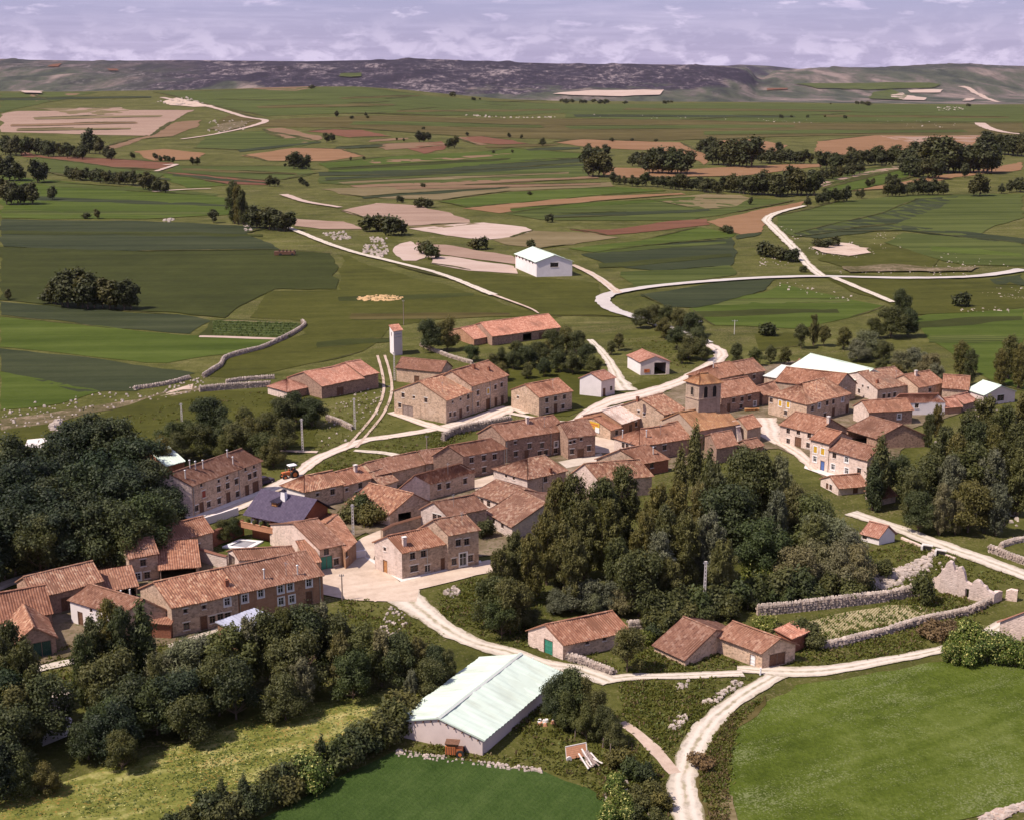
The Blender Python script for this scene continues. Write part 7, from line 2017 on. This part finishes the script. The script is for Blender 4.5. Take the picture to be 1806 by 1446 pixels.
grove('grey leaved bush at the foot of the central grove', 'bushes at the foot of the grove',
      [(W_, 1008, 1025, 4.5), (W_, 1035, 1020, 5), (W_, 1070, 1022, 5), (W_, 1100, 1032, 4.5), (W_, 1130, 1045, 3.5), (W_, 985, 1040, 3.5), (W_, 1050, 1045, 3.5)])
grove('dark bush along the stream side below the central grove', 'bushes at the foot of the grove',
      [('bush', 1165, 1040, 4.5), ('bush', 1200, 1030, 5), ('bush', 1235, 1035, 4.5), ('bush', 1265, 1030, 4.5), ('bush', 1300, 1020, 4.5), ('bush', 1340, 1010, 4.5), ('bush', 1380, 1000, 5), ('bush', 1420, 1000, 5), ('bush', 1460, 1010, 4), ('bush', 1500, 1015, 3.5), ('bush', 1290, 1050, 3.5), ('bush', 1320, 1040, 3), ('bush', 1215, 1065, 3.5), ('bush', 1180, 1075, 3.5), ('bush', 1245, 1070, 3), ('bush', 1150, 1070, 3), ('bush', 1390, 1035, 3), ('bush', 1440, 1030, 3), ('bush', 1360, 1030, 3), ('bush', 1520, 1000, 4), ('bush', 1560, 985, 3)])
grove('light green flowering shrub in the stream thicket below the grove', 'flowering shrubs in the thicket', [('elder', 1370, 972, 4.5), ('elder', 1385, 985, 4), ('elder', 1350, 1000, 3.5), ('elder', 1330, 985, 3.5)])
grove('dark tree standing left of the poplar grove by the square', 'dark trees by the square', [(B, 872, 1012, 8, .85), (B, 900, 1018, 8, .9), (B, 885, 1050, 6), (B, 925, 1045, 5)])
grove('big leafy tree in the mass at the right frame edge', 'tall trees at the right edge',
      [(P, 1742, 695, 15, 1.05), (P, 1708, 722, 14, 1.0), (P, 1778, 712, 15, 1.05), (P, 1668, 748, 12.5, 1.1), (P, 1725, 740, 13, 1.0), (P, 1758, 745, 13, 1.0), ('plume', 1655, 712, 7, .8), ('plume', 1640, 728, 7, .8), (B, 1720, 780, 12), ('plume', 1680, 800, 11), ('plume', 1755, 790, 12), (B, 1640, 800, 10), ('plume', 1610, 830, 9), ('plume', 1665, 850, 9), (B, 1715, 845, 9), ('plume', 1765, 850, 9), (P, 1812, 690, 14, 1.3), ('plume', 1805, 790, 12), (B, 1625, 865, 7), ('plume', 1690, 880, 6), ('plume', 1740, 888, 5), (B, 1590, 800, 8), (P, 1795, 740, 14, 1.2), (P, 1690, 760, 13, 1.2)])
by_top(S_, 1556, 770, 12, 'slender dark tree between the pink houses and the big right hand trees', 'slender trees on the right', 1.4)
by_top(S_, 1545, 810, 9, 'second slender tree beside the small low barn', 'slender trees on the right', 1.5)
grove('dark tree in the screen along the bottom left stream', 'stream side trees at the lower left',
      [(P, 188, 1052, 11), (P, 160, 1085, 10), (P, 212, 1068, 11), (S_, 246, 1062, 11, 1.3), (P, 140, 1115, 9.5), (P, 270, 1150, 7.5), (P, 12, 1090, 12), (P, 40, 1128, 11), (P, -15, 1110, 12), ('darkwood', 62, 1190, 8), (B, 22, 1205, 8), ('darkwood', -10, 1180, 9), (B, 190, 1150, 8.5), ('darkwood', 225, 1185, 7.5), (B, 270, 1195, 7), ('darkwood', 310, 1185, 7.5), (B, 380, 1150, 8), ('darkwood', 410, 1155, 8), ('darkwood', 190, 1230, 6), (B, 330, 1225, 6), ('darkwood', 0, 1240, 8), ('darkwood', 195, 1240, 6.5), (B, 30, 1325, 5), ('darkwood', -15, 1300, 7), ('darkwood', 210, 1290, 4.5), (B, 75, 1345, 3.5), ('darkwood', 150, 1265, 5)])
grove('grey willow among the bottom left stream side trees', 'stream side trees at the lower left', [(W_, 320, 1128, 7), (W_, 345, 1122, 7), (W_, 295, 1150, 6)])
grove('olive green tree below the ochre house', 'trees below the ochre house',
      [(Q, 405, 1100, 8.5, 1.2), ('plume', 435, 1085, 9, .8), (B, 465, 1072, 9.5, .8), ('plume', 500, 1068, 9.5, .8), (B, 535, 1062, 9.5, .8), ('plume', 565, 1060, 9, .8), (Q, 595, 1078, 8, 1.1), (B, 520, 1115, 8.5), ('plume', 600, 1115, 8), (B, 640, 1100, 8, .9), ('plume', 670, 1108, 7.5), (B, 620, 1145, 6.5), ('plume', 530, 1160, 6.5), (B, 700, 1115, 7, .9), ('plume', 735, 1120, 6.5), (B, 765, 1135, 5.5), ('plume', 790, 1145, 5), (B, 755, 1160, 5), ('plume', 725, 1180, 4), (B, 500, 1185, 6)])
grove('bush of the dark hedge along the deep green field', 'hedge along the deep green field',
      [('slender', 566, 1296, 4.6, 1.2), ('slender', 558, 1310, 4, 1.4), ('bush', 600, 1298, 4), ('bush', 618, 1288, 4), ('bush', 640, 1270, 4), ('bush', 657, 1262, 4), ('bush', 675, 1252, 4), ('bush', 692, 1232, 4.5), ('bush', 612, 1315, 3), ('bush', 645, 1290, 3), ('bush', 500, 1345, 3.6), ('bush', 522, 1335, 3.6), ('bush', 484, 1352, 3.6), ('bush', 505, 1365, 3), ('slender', 389, 1372, 4, 1.4), ('slender', 428, 1366, 4.2, 1.5), ('bush', 365, 1392, 3.6), ('bush', 410, 1395, 3), ('bush', 455, 1380, 3.2), ('bush', 385, 1412, 3), ('bush', 330, 1425, 2.4), ('bush', 300, 1432, 2.2), ('bush', 440, 1398, 2.8), ('bush', 478, 1380, 2.6), ('bush', 700, 1215, 4)])
grove('pale yellow flowering bush in the dark hedge by the deep green field', 'hedge along the deep green field', [('elder', 545, 1332, 3.6), ('elder', 562, 1345, 3)])
grove('dark tree in the clump hiding the far corner of the white shed', 'clump beside the white shed', [(B, 985, 1186, 6, .8), (B, 1005, 1178, 6.5, .8), (B, 1030, 1190, 6, .8), (B, 1050, 1215, 5, .8), (B, 1070, 1245, 4.5, .8), (B, 1000, 1215, 5, .8), (B, 1085, 1270, 3.5, .8), (B, 1035, 1240, 4.5, .8), (B, 980, 1215, 4.5, .7)])
by_foot(Q, 1106, 1102, 1185, 'small round tree with a bare trunk in front of the green door barn', None, 1.1)
grove('straggly bush between the rough grass and the white lane', 'bushes along the white lane', [('bush', 1095, 1318, 2.6), ('bush', 1115, 1335, 2.6), ('bush', 1138, 1345, 2.4), ('bush', 1150, 1375, 2.6), ('bush', 1165, 1395, 2.2), ('bush', 1128, 1385, 2.4), ('bush', 1160, 1425, 1.8), ('bush', 1120, 1420, 2)])
grove('cream flowering bush at the bottom edge left of the white lane', 'flowering bushes by the white lane', [('elder', 1085, 1365, 2.4), ('elder', 1098, 1395, 2.4), ('elder', 1075, 1425, 2.2), ('elder', 1105, 1425, 2)])
grove('big cream flowering elder bush on the far edge of the windblown wheat', 'elder hedge by the wheat', [('elder', 1722, 1098, 4.5, 1.1), ('elder', 1697, 1118, 3.6), ('elder', 1745, 1122, 3.6), ('elder', 1768, 1120, 3.6), ('elder', 1795, 1128, 3.6), ('elder', 1682, 1136, 2.6), ('elder', 1715, 1138, 2.6), ('elder', 1818, 1130, 3.4), ('elder', 1780, 1140, 2.6)])
grove('garden bush between the lean-to and the straw coloured plot', 'garden bushes', [('bush', 1412, 1090, 3.2), ('bush', 1428, 1096, 3.2), ('elder', 1345, 1086, 3), ('elder', 1362, 1092, 3), ('bush', 1375, 1098, 2.8), ('bush', 1438, 1110, 2.6), ('bush', 1150, 1100, 2.4), ('shrub', 1140, 1110, 2)])
by_top('bush', 1632, 1010, 4.6, 'dark bush against the garden wall beside the jagged ruin', None, .8)
by_top('brush', 1645, 1098, 2.0, 'reddish brown thorn thicket under the low garden wall', 'brown thorn bushes', 1.3)
by_top('brush', 1672, 1096, 1.6, 'smaller reddish brown thorn bush beside the big one under the garden wall', 'brown thorn bushes', 1.2)
by_top('brush', 1235, 1330, 1.6, 'brown brush on the bank right of the white lane', 'brown brush along the wheat', 1.0)
by_top('bush', 640, 868, 4.6, 'bushy tree beside the pale pole and the big square barn', 'bushes by the big square barn')
by_top('bush', 625, 880, 4, 'bush beside the pale pole and the big square barn', 'bushes by the big square barn')
by_top('bush', 655, 885, 4, 'bush beside the pale pole and the big square barn', 'bushes by the big square barn')
by_top(B, 392, 915, 4, 'dark creeper clad tree over the wall of the pool lawn', 'greenery over the pool wall', .8)
by_top(B, 410, 910, 4, 'dark creeper clad tree over the wall of the pool lawn', 'greenery over the pool wall', .8)
by_top('bush', 856, 915, 3.2, 'bush between the pale gabled house and the white windowed house', None)
by_top('bush', 1312, 785, 2.6, 'small round bush at the foot of the white church buttress', None)
for k in range(7):     # plants along the balcony
    p = va.o + lp + ex * (LN * (.04 + .14 * k)) + en * 1.35; crown, trunk, h0 = KIND['shrub'][k % 2]
    r_ = thing('potted_plant', 'green potted plant trailing over the villa balcony', 'plant', (p.x, p.y, zb + .85), 'potted plants on the balcony', k * 1.1)
    r_.scale = (.32, .32, .42); link('foliage', crown, r_); link('stem', trunk, r_)
for px, py, s in ((420, 907, 1), (439, 917, .8)):
    g_ = va.o + lp + ex * (LN * (.05 if s == 1 else .22)) + en * .5
    b = MB(); b.box((0, 0, .45), (.5, .5, .06)); b.box((0, .25, .8), (.5, .06, .7)); [b.box((x, y, .2), (.06, .06, .45)) for x in (-.2, .2) for y in (-.2, .2)]
    tag(b.obj('garden_chair', M['plastic'], loc=(g_.x, g_.y, zb + .18)), 'white garden chair on the villa balcony', 'chair', 'white chairs on the balcony')

# bare dead tree
g = ground(540, 1205); b = MB(); rd = random.Random(3)
dt = thing('dead_tree', 'bare pinkish dead tree at the meadow side of the stream trees', 'tree', g)


def branch(p, d, l, r, k):
    q = p + d * l; b.tube(p, q, r, r * .65, 5)
    if k:
        for _ in range(3):
            e = (d + Vector((rd.uniform(-.75, .75), rd.uniform(-.75, .75), rd.uniform(-.1, .4)))).normalized()
            branch(p.lerp(q, rd.uniform(.55, 1)), e, l * rd.uniform(.6, .8), r * .55, k - 1)


branch(Vector((0, 0, -.2)), Vector((.05, 0, 1)), 2.0, .16, 4)
b.obj('branches', M['deadwood'], dt)

# --- trees out in the fields
F_ = 'field'
row(F_, 'tree of the isolated clump in the olive field', 'isolated clump in the olive field', [(92, 492, 538, 125, 480, 543, 3), (130, 476, 543, 170, 486, 546, 4), (175, 490, 546, 238, 498, 547, 5)], 1.15)
by_foot('fieldbush', 85, 515, 537, 'low bush at the left end of the isolated clump', None)
by_foot(F_, 15, 508, 530, 'lone small tree at the left frame edge beyond the wood', None)
by_foot('field', 172, 368, 387, 'wind bent small tree on the field boundary', None, 1.2)
by_foot('fieldbush', 153, 376, 387, 'small bush left of the wind bent tree', None)
by_foot(F_, 377, 367, 394, 'lone round tree on the boundary below the tall dark poplars', None, 1.2)
row(P, 'tall dark poplar standing over the field track', 'tall dark poplars by the field track', [(412, 332, 395, 434, 332, 399, 3)], .9)
row(F_, 'round dark tree in the clump below the tall dark poplars', 'clump below the tall dark poplars', [(438, 366, 402, 515, 372, 409, 9)], 1.3)
row(F_, 'tree of the far left clump cut by the frame', 'far left clump', [(0, 275, 320, 40, 288, 320, 4), (5, 318, 362, 62, 322, 362, 5), (60, 278, 325, 85, 282, 322, 2)], 1.1)
by_foot(F_, 93, 326, 354, 'lone round tree right of the far left clump', None, 1.3)
row(F_, 'tree of the broken row across the far left pasture', 'broken row across the far left pasture', [(115, 296, 316, 240, 304, 330, 15), (250, 300, 334, 295, 326, 342, 6)], 1.2)
row(F_, 'tree of the dark belt below the pale ploughed slope', 'dark belt below the pale slope', [(5, 240, 275, 75, 246, 274, 8), (75, 248, 276, 150, 256, 282, 9), (155, 232, 272, 180, 245, 272, 3)], 1.2)
row(F_, 'scattered tree along the hedge lines of the far fields', 'scattered trees of the far fields', [(185, 258, 280, 200, 262, 282, 2), (228, 266, 282, 238, 268, 282, 1), (272, 270, 283, 310, 280, 290, 5), (335, 276, 290, 352, 280, 291, 2), (515, 270, 298, 545, 276, 300, 4), (495, 287, 294, 560, 290, 297, 3), (474, 311, 330, 494, 314, 329, 3), (528, 312, 326, 545, 322, 332, 3), (590, 196, 208, 598, 197, 208, 1), (572, 236, 252, 588, 238, 252, 2), (736, 232, 252, 762, 234, 250, 3), (788, 241, 263, 806, 245, 263, 2), (640, 198, 206, 648, 200, 206, 1), (688, 240, 250, 720, 245, 251, 2), (820, 232, 242, 826, 233, 242, 1), (886, 234, 242, 925, 238, 246, 2), (952, 242, 258, 962, 245, 258, 1), (605, 276, 286, 650, 275, 284, 2), (860, 266, 273, 925, 265, 272, 2)], 1.3)
row('fieldbush', 'bush on the bank between the pale ploughed fields', 'bushes between the pale fields', [(645, 378, 408, 682, 386, 410, 3), (690, 388, 416, 708, 390, 416, 2), (835, 420, 440, 856, 420, 440, 2), (932, 425, 438, 944, 426, 438, 1), (966, 377, 393, 974, 378, 393, 1), (703, 347, 360, 709, 348, 360, 1), (733, 350, 366, 760, 354, 368, 3), (748, 428, 446, 764, 436, 458, 3)], 1.0)
row(F_, 'tree of the long double belt across the right hand fields', 'double tree belt on the right', [(1035, 262, 312, 1068, 268, 314, 4), (1028, 255, 275, 1082, 255, 275, 3), (1075, 305, 326, 1140, 318, 330, 6), (1135, 306, 330, 1205, 312, 336, 7), (1200, 310, 336, 1270, 318, 342, 8), (1270, 308, 338, 1330, 312, 345, 8), (1325, 306, 342, 1380, 302, 348, 8), (1385, 300, 344, 1440, 304, 345, 7), (1112, 268, 292, 1150, 264, 300, 4), (1140, 266, 306, 1215, 262, 308, 9)], 1.25)
row(F_, 'tree of the upper dark belt across the right hand fields', 'upper tree belt on the right', [(1232, 243, 268, 1262, 246, 272, 4), (1255, 250, 292, 1330, 246, 296, 10), (1338, 262, 288, 1432, 268, 290, 11), (1370, 250, 275, 1378, 252, 275, 1), (1440, 270, 296, 1500, 274, 302, 6), (1430, 300, 322, 1520, 282, 308, 8), (1495, 264, 292, 1580, 258, 292, 8), (1420, 308, 325, 1475, 296, 312, 5)], 1.25)
row(F_, 'tall tree of the big dark wood on the right slope', 'big dark wood on the right', [(1588, 262, 298, 1640, 250, 302, 8), (1640, 248, 304, 1695, 258, 306, 9), (1590, 280, 310, 1660, 282, 318, 8), (1700, 258, 306, 1752, 255, 306, 7), (1735, 236, 272, 1806, 240, 276, 9)], 1.35)
row(F_, 'tree of the lower spaced row above the dark green strip', 'lower spaced row on the right', [(1562, 315, 346, 1590, 318, 347, 4), (1595, 318, 346, 1670, 316, 346, 8), (1712, 310, 346, 1732, 312, 346, 2), (1762, 326, 342, 1768, 326, 342, 1), (1778, 318, 340, 1806, 314, 340, 3), (1700, 292, 316, 1706, 292, 316, 1), (1560, 305, 328, 1580, 308, 330, 2)], 1.15)
row(F_, 'small tree in the short row beside the farm track', 'short row beside the farm track', [(1422, 342, 366, 1428, 344, 366, 1), (1440, 338, 362, 1496, 330, 355, 8), (1508, 335, 350, 1524, 335, 350, 2), (1528, 315, 331, 1542, 317, 329, 2), (1320, 348, 363, 1326, 350, 363, 1)], 1.1)
row('fieldbush', 'dark bush on the rough bank by the farm track', 'bushes on the rough bank', [(1340, 428, 448, 1360, 436, 455, 3), (1362, 436, 456, 1402, 445, 462, 5), (1275, 396, 412, 1290, 400, 412, 2), (1430, 425, 440, 1478, 420, 436, 3), (1345, 572, 592, 1362, 574, 592, 2), (1690, 515, 540, 1700, 518, 542, 1), (1415, 470, 480, 1420, 470, 480, 1)], 1.0)
row('fieldbush', 'tiny bush on the near skyline', 'bushes along the near skyline', [(548, 150, 157, 554, 151, 157, 1), (795, 163, 170, 800, 164, 170, 1), (830, 172, 177, 852, 174, 178, 2), (988, 176, 182, 1012, 176, 182, 4), (1018, 176, 182, 1074, 177, 183, 5), (1100, 178, 183, 1108, 178, 183, 1), (1168, 177, 183, 1188, 178, 183, 3), (1445, 182, 186, 1475, 182, 186, 1), (1508, 179, 186, 1534, 180, 186, 3), (1705, 184, 188, 1712, 184, 188, 1)], 1.2)
row('fieldbush', 'thorny shrub on the scarp in the middle distance', 'shrubs on the scarp', [(610, 205, 211, 660, 205, 211, 2), (740, 224, 230, 760, 226, 230, 1), (1050, 244, 250, 1180, 246, 252, 3), (1360, 203, 208, 1500, 205, 209, 5), (700, 320, 328, 1000, 345, 352, 2)], 1.0)

# ------------------------------------------------------------------ ground cover, rubble and rocks
def inside(poly, n, seed):
    G = [ground(x, y) for x, y in poly]; xs = [g.x for g in G]; ys = [g.y for g in G]; rg = random.Random(seed); out = []
    tries = 0
    while len(out) < n and tries < n * 30:
        tries += 1
        x, y = rg.uniform(min(xs), max(xs)), rg.uniform(min(ys), max(ys)); c = False; j = len(G) - 1
        for i in range(len(G)):
            if (ys[i] > y) != (ys[j] > y) and x < (xs[j] - xs[i]) * (y - ys[i]) / (ys[j] - ys[i] + 1e-12) + xs[i]: c = not c
            j = i
        if c and fbm(x / 6.0 + seed, y / 6.0, 3) > rg.uniform(-.5, .45) and not on_road(x, y): out.append((x, y))
    return out


def scatter_leaves(name, mat, areas, size, hgt, per, label):
    """low plants: each tuft a few upright leaf blades"""
    V = []; rg = random.Random(21)
    for k, (poly, n) in enumerate(areas):
        for x, y in inside(poly, n, k * 7 + 3):
            z = float(height(x, y)) + .12; s = hgt * rg.uniform(.5, 1.4)
            for _ in range(per):
                a = rg.uniform(0, 6.28); px_, py_ = x + rg.gauss(0, size * .8), y + rg.gauss(0, size * .8)
                dx, dy = math.cos(a) * size * .5, math.sin(a) * size * .5; ox, oy = rg.gauss(0, size * .5), rg.gauss(0, size * .5)
                V += [(px_ - dx, py_ - dy, z), (px_ + dx, py_ + dy, z), (px_ + dx * .4 + ox, py_ + dy * .4 + oy, z + s), (px_ - dx * .4 + ox, py_ - dy * .4 + oy, z + s * .9)]
    me = bpy.data.meshes.new(name)
    me.from_pydata(V, [], [(i, i + 1, i + 2, i + 3) for i in range(0, len(V), 4)]); me.materials.append(mat)
    return struct(link(name, me), 'stuff', label)


ROUGH = [([(700, 1325), (860, 1290), (980, 1230), (1100, 1260), (1185, 1345), (1180, 1450), (1095, 1450), (1040, 1388), (960, 1356)], 2600), ([(1090, 1205), (1320, 1190), (1350, 1215), (1200, 1300), (1180, 1340), (1110, 1290)], 1500),
         ([(740, 1060), (830, 1020), (960, 1030), (960, 1150), (860, 1140), (770, 1090)], 1300), ([(980, 1150), (1150, 1120), (1270, 1160), (1350, 1185), (1120, 1195), (1040, 1190)], 1200), ([(1390, 1130), (1640, 1090), (1760, 1060), (1700, 1130), (1640, 1150), (1430, 1180), (1390, 1180)], 1500),
         ([(1500, 980), (1640, 950), (1806, 1010), (1806, 1060), (1660, 1060), (1500, 1050)], 1300), ([(570, 800), (640, 795), (700, 810), (640, 830), (560, 845), (540, 835)], 500), ([(640, 790), (760, 755), (900, 735), (840, 760), (760, 800), (690, 800)], 700), ([(190, 745), (330, 705), (520, 685), (700, 660), (690, 760), (560, 800), (470, 840), (300, 810), (200, 800)], 1500),
         ([(1226, 1450), (1232, 1390), (1240, 1330), (1268, 1282), (1302, 1255), (1345, 1234), (1296, 1282), (1284, 1350), (1284, 1450)], 1500), ([(40, 1160), (130, 1130), (260, 1140), (330, 1125), (360, 1150), (100, 1210), (20, 1200)], 500), ([(600, 1060), (680, 1055), (780, 1110), (760, 1150), (620, 1130)], 500), ([(1080, 600), (1240, 600), (1210, 650), (1130, 640)], 350), ([(1565, 1062), (1700, 1045), (1720, 1075), (1640, 1086)], 400)]
M['weed'] = leaf_mat('weed_leaves', (0.046, 0.062, 0.012), (0.085, 0.105, 0.022), (0.150, 0.160, 0.045), .3)
scatter_leaves('undergrowth', M['weed'], [(p, int(n * .75)) for p, n in ROUGH], .28, .2, 3, 'rough weeds and low scrub on the banks')
scatter_leaves('weeds', M['leaf_lime'], [(p, n // 4) for p, n in ROUGH], .24, .18, 3, 'lighter weeds on the banks')
scatter_leaves('dry_weeds', M['leaf_brown'], [(p, n // 12) for p, n in ROUGH], .25, .3, 3, 'brown dry stalks on the banks')
scatter_leaves('bank_stalks', M['leaf_brown'], [([(1226, 1450), (1232, 1390), (1240, 1330), (1268, 1282), (1302, 1255), (1296, 1282), (1284, 1350), (1284, 1450)], 350)], .2, .25, 3, 'reddish brown stalks on the lane bank')
scatter_leaves('meadow_flowers', M['leaf_elder'], [([(0, 1440), (0, 1420), (120, 1375), (330, 1310), (470, 1255), (650, 1225), (740, 1200), (720, 1260), (620, 1330), (420, 1400), (250, 1446)], 3500)], .2, .07, 2, 'yellowish flowering tufts in the meadow')
WH = [(1290, 1275), (1345, 1238), (1410, 1208), (1560, 1185), (1660, 1168), (1806, 1162), (1806, 1440), (1500, 1446), (1290, 1446), (1278, 1400)]
M['wheat_blade'] = leaf_mat('wheat_blades', (0.05, 0.078, 0.009), (0.078, 0.115, 0.015), (0.12, 0.155, 0.034), .2)
M['wheat_pale'] = leaf_mat('silvery_wheat_blades', (0.08, 0.115, 0.03), (0.13, 0.165, 0.055), (0.21, 0.235, 0.10), .2)
scatter_leaves('garden_plants', M['leaf_lime'], [([(1425, 1092), (1560, 1066), (1640, 1075), (1650, 1085), (1580, 1112), (1450, 1138)], 330)], .22, .3, 3, 'young vegetables in the straw coloured plot')
# rows of vines in the little allotment
V = MB(); rg = random.Random(8)
for j in range(6):
    for i in range(44):
        u = i / 43; y = 571 + j * 4.2; x = 378 + u * (150 - j * 4); g = ground(x + rg.uniform(-1, 1), y + u * 4 + rg.uniform(-.5, .5))
        V.blob((g.x, g.y, g.z + .4), (1.1, 1.1, .9), rg)
struct(V.obj('vegetable_rows', M['leaf_lime']), 'stuff', 'rows of vines in the small allotment')


def stones(name, mat, areas, label):
    b = MB(); rg = random.Random(17)
    for k, (poly, n, lo, hi) in enumerate(areas):
        for x, y in inside(poly, n, k * 5 + 1):
            s = rg.uniform(lo, hi) * rg.uniform(.5, 1); b.blob((x, y, float(height(x, y)) + .12 + s * .12), (s, s * rg.uniform(.6, 1.2), s * .5), rg)
    return struct(b.obj(name, mat), 'stuff', label)


stones('rubble', M['rock'], [([(1530, 1040), (1550, 1012), (1600, 998), (1645, 975), (1640, 1000), (1600, 1022), (1570, 1038)], 420, .35, 1.1), ([(85, 1290), (80, 1240), (108, 1215), (125, 1230), (118, 1285)], 130, .4, 1.3), ([(1480, 1040), (1560, 1010), (1640, 985), (1700, 1000), (1650, 1040)], 90, .3, .8),
                             ([(0, 725), (80, 705), (330, 672), (360, 664), (358, 690), (240, 712), (140, 735), (50, 760), (0, 765)], 150, .3, .9), ([(85, 750), (108, 740), (112, 765), (95, 765)], 40, .6, 1.6), ([(1180, 1285), (1200, 1255), (1215, 1262), (1200, 1290)], 45, .25, .8), ([(1250, 1235), (1300, 1200), (1320, 1212), (1280, 1240), (1240, 1240)], 70, .25, .8), ([(1190, 1210), (1215, 1200), (1215, 1214), (1195, 1216)], 20, .3, .8),
                             ([(700, 1322), (860, 1345), (950, 1356), (960, 1364), (850, 1352), (700, 1334)], 160, .2, .55), ([(655, 1155), (690, 1055), (720, 1060), (730, 1090)], 60, .3, .7), ([(785, 1050), (800, 1035), (815, 1045), (800, 1055)], 20, .3, .7), ([(1060, 1446), (1070, 1380), (1100, 1375), (1150, 1440)], 80, .25, .7), ([(1690, 700), (1790, 730), (1790, 800), (1720, 760)], 60, .4, .9), ([(1640, 780), (1700, 760), (1720, 800)], 40, .4, .9), ([(1700, 905), (1790, 890), (1800, 930), (1720, 930)], 50, .4, 1.0),
                             ([(600, 690), (690, 670), (680, 740), (600, 790), (560, 790)], 90, .25, .7), ([(1500, 1000), (1480, 1020), (1520, 1030)], 20, .3, .6), ([(1722, 1450), (1745, 1436), (1775, 1424), (1830, 1408), (1840, 1424), (1790, 1434), (1765, 1450)], 160, .2, .7)], 'pale limestone rubble and scree')
stones('limestone_outcrop', M['rock'], [([(1425, 437), (1500, 428), (1545, 445), (1540, 455), (1480, 458), (1440, 450)], 140, .3, 1.0), ([(1470, 470), (1720, 468), (1720, 488), (1480, 484)], 80, .3, .9), ([(1540, 410), (1600, 412), (1590, 440), (1530, 440)], 30, .3, .9), ([(1650, 440), (1780, 470), (1780, 482), (1650, 462)], 25, .4, 1.0), ([(1368, 500), (1400, 498), (1400, 516), (1368, 516)], 6, .6, 1.6), ([(1400, 500), (1500, 520), (1520, 540), (1420, 520)], 25, .35, .9), ([(1730, 510), (1806, 505), (1806, 530), (1730, 525)], 40, .3, .9), ([(1690, 545), (1780, 543), (1780, 552), (1690, 552)], 30, .4, 1.0),
                                        ([(640, 434), (680, 430), (686, 446), (670, 456), (640, 450)], 150, .6, 2.0), ([(565, 412), (610, 410), (622, 424), (590, 424)], 80, .6, 1.8), ([(650, 420), (685, 420), (680, 428), (655, 428)], 30, .8, 2.2), ([(285, 388), (307, 387), (307, 394), (287, 394)], 18, 1.0, 2.8), ([(430, 400), (445, 398), (445, 410), (432, 410)], 14, 1.0, 2.6), ([(1340, 455), (1390, 455), (1390, 472), (1340, 470)], 30, .4, 1.0), ([(1350, 395), (1365, 390), (1420, 420), (1405, 425)], 30, .4, 1.0), ([(275, 180), (330, 172), (365, 185), (320, 188)], 70, 2, 7), ([(370, 215), (440, 210), (440, 228), (360, 238)], 50, 1.5, 4), ([(1040, 203), (1440, 212), (1440, 218), (1040, 210)], 40, 1.2, 3), ([(1540, 212), (1690, 216), (1690, 228), (1600, 226)], 20, 1.2, 3), ([(820, 203), (980, 207), (980, 209), (820, 206)], 40, 2, 5), ([(1655, 190), (1700, 190), (1700, 196), (1655, 196)], 40, 2, 6)], 'pale limestone outcrops in the fields')
b = MB(); g = ground(670, 527); rg = random.Random(2)
dp = thing('dung_heap', 'straw coloured dung heap spread on the pasture', 'heap', g)
for i in range(170):
    r_ = math.sqrt(rg.random()); t_ = rg.uniform(0, 6.28); b.blob((7.5 * r_ * math.cos(t_), 6 * r_ * math.sin(t_), .1), (1.5 * rg.random() + .4, 1.4, .5 * rg.random() + .1), rg)
o_ = b.obj('straw', M['straw'], dp); o_['kind'] = 'stuff'
g = ground(898, 770)
# log pile beside the lane at the yellow windowed house
g = ground(1326, 725); lg = thing('timber_stack', 'stack of yellow timber and poles in the yard behind the church', 'timber', g)
for i in range(9):
    b = MB(); b.tube((-1.6, rg.uniform(-.7, .7), .15 + .14 * (i % 4)), (1.6, rg.uniform(-.7, .7), .2 + .14 * (i % 4)), .11, .09, 6); b.obj('log', M['wood_light' if i % 2 else 'straw'], lg)
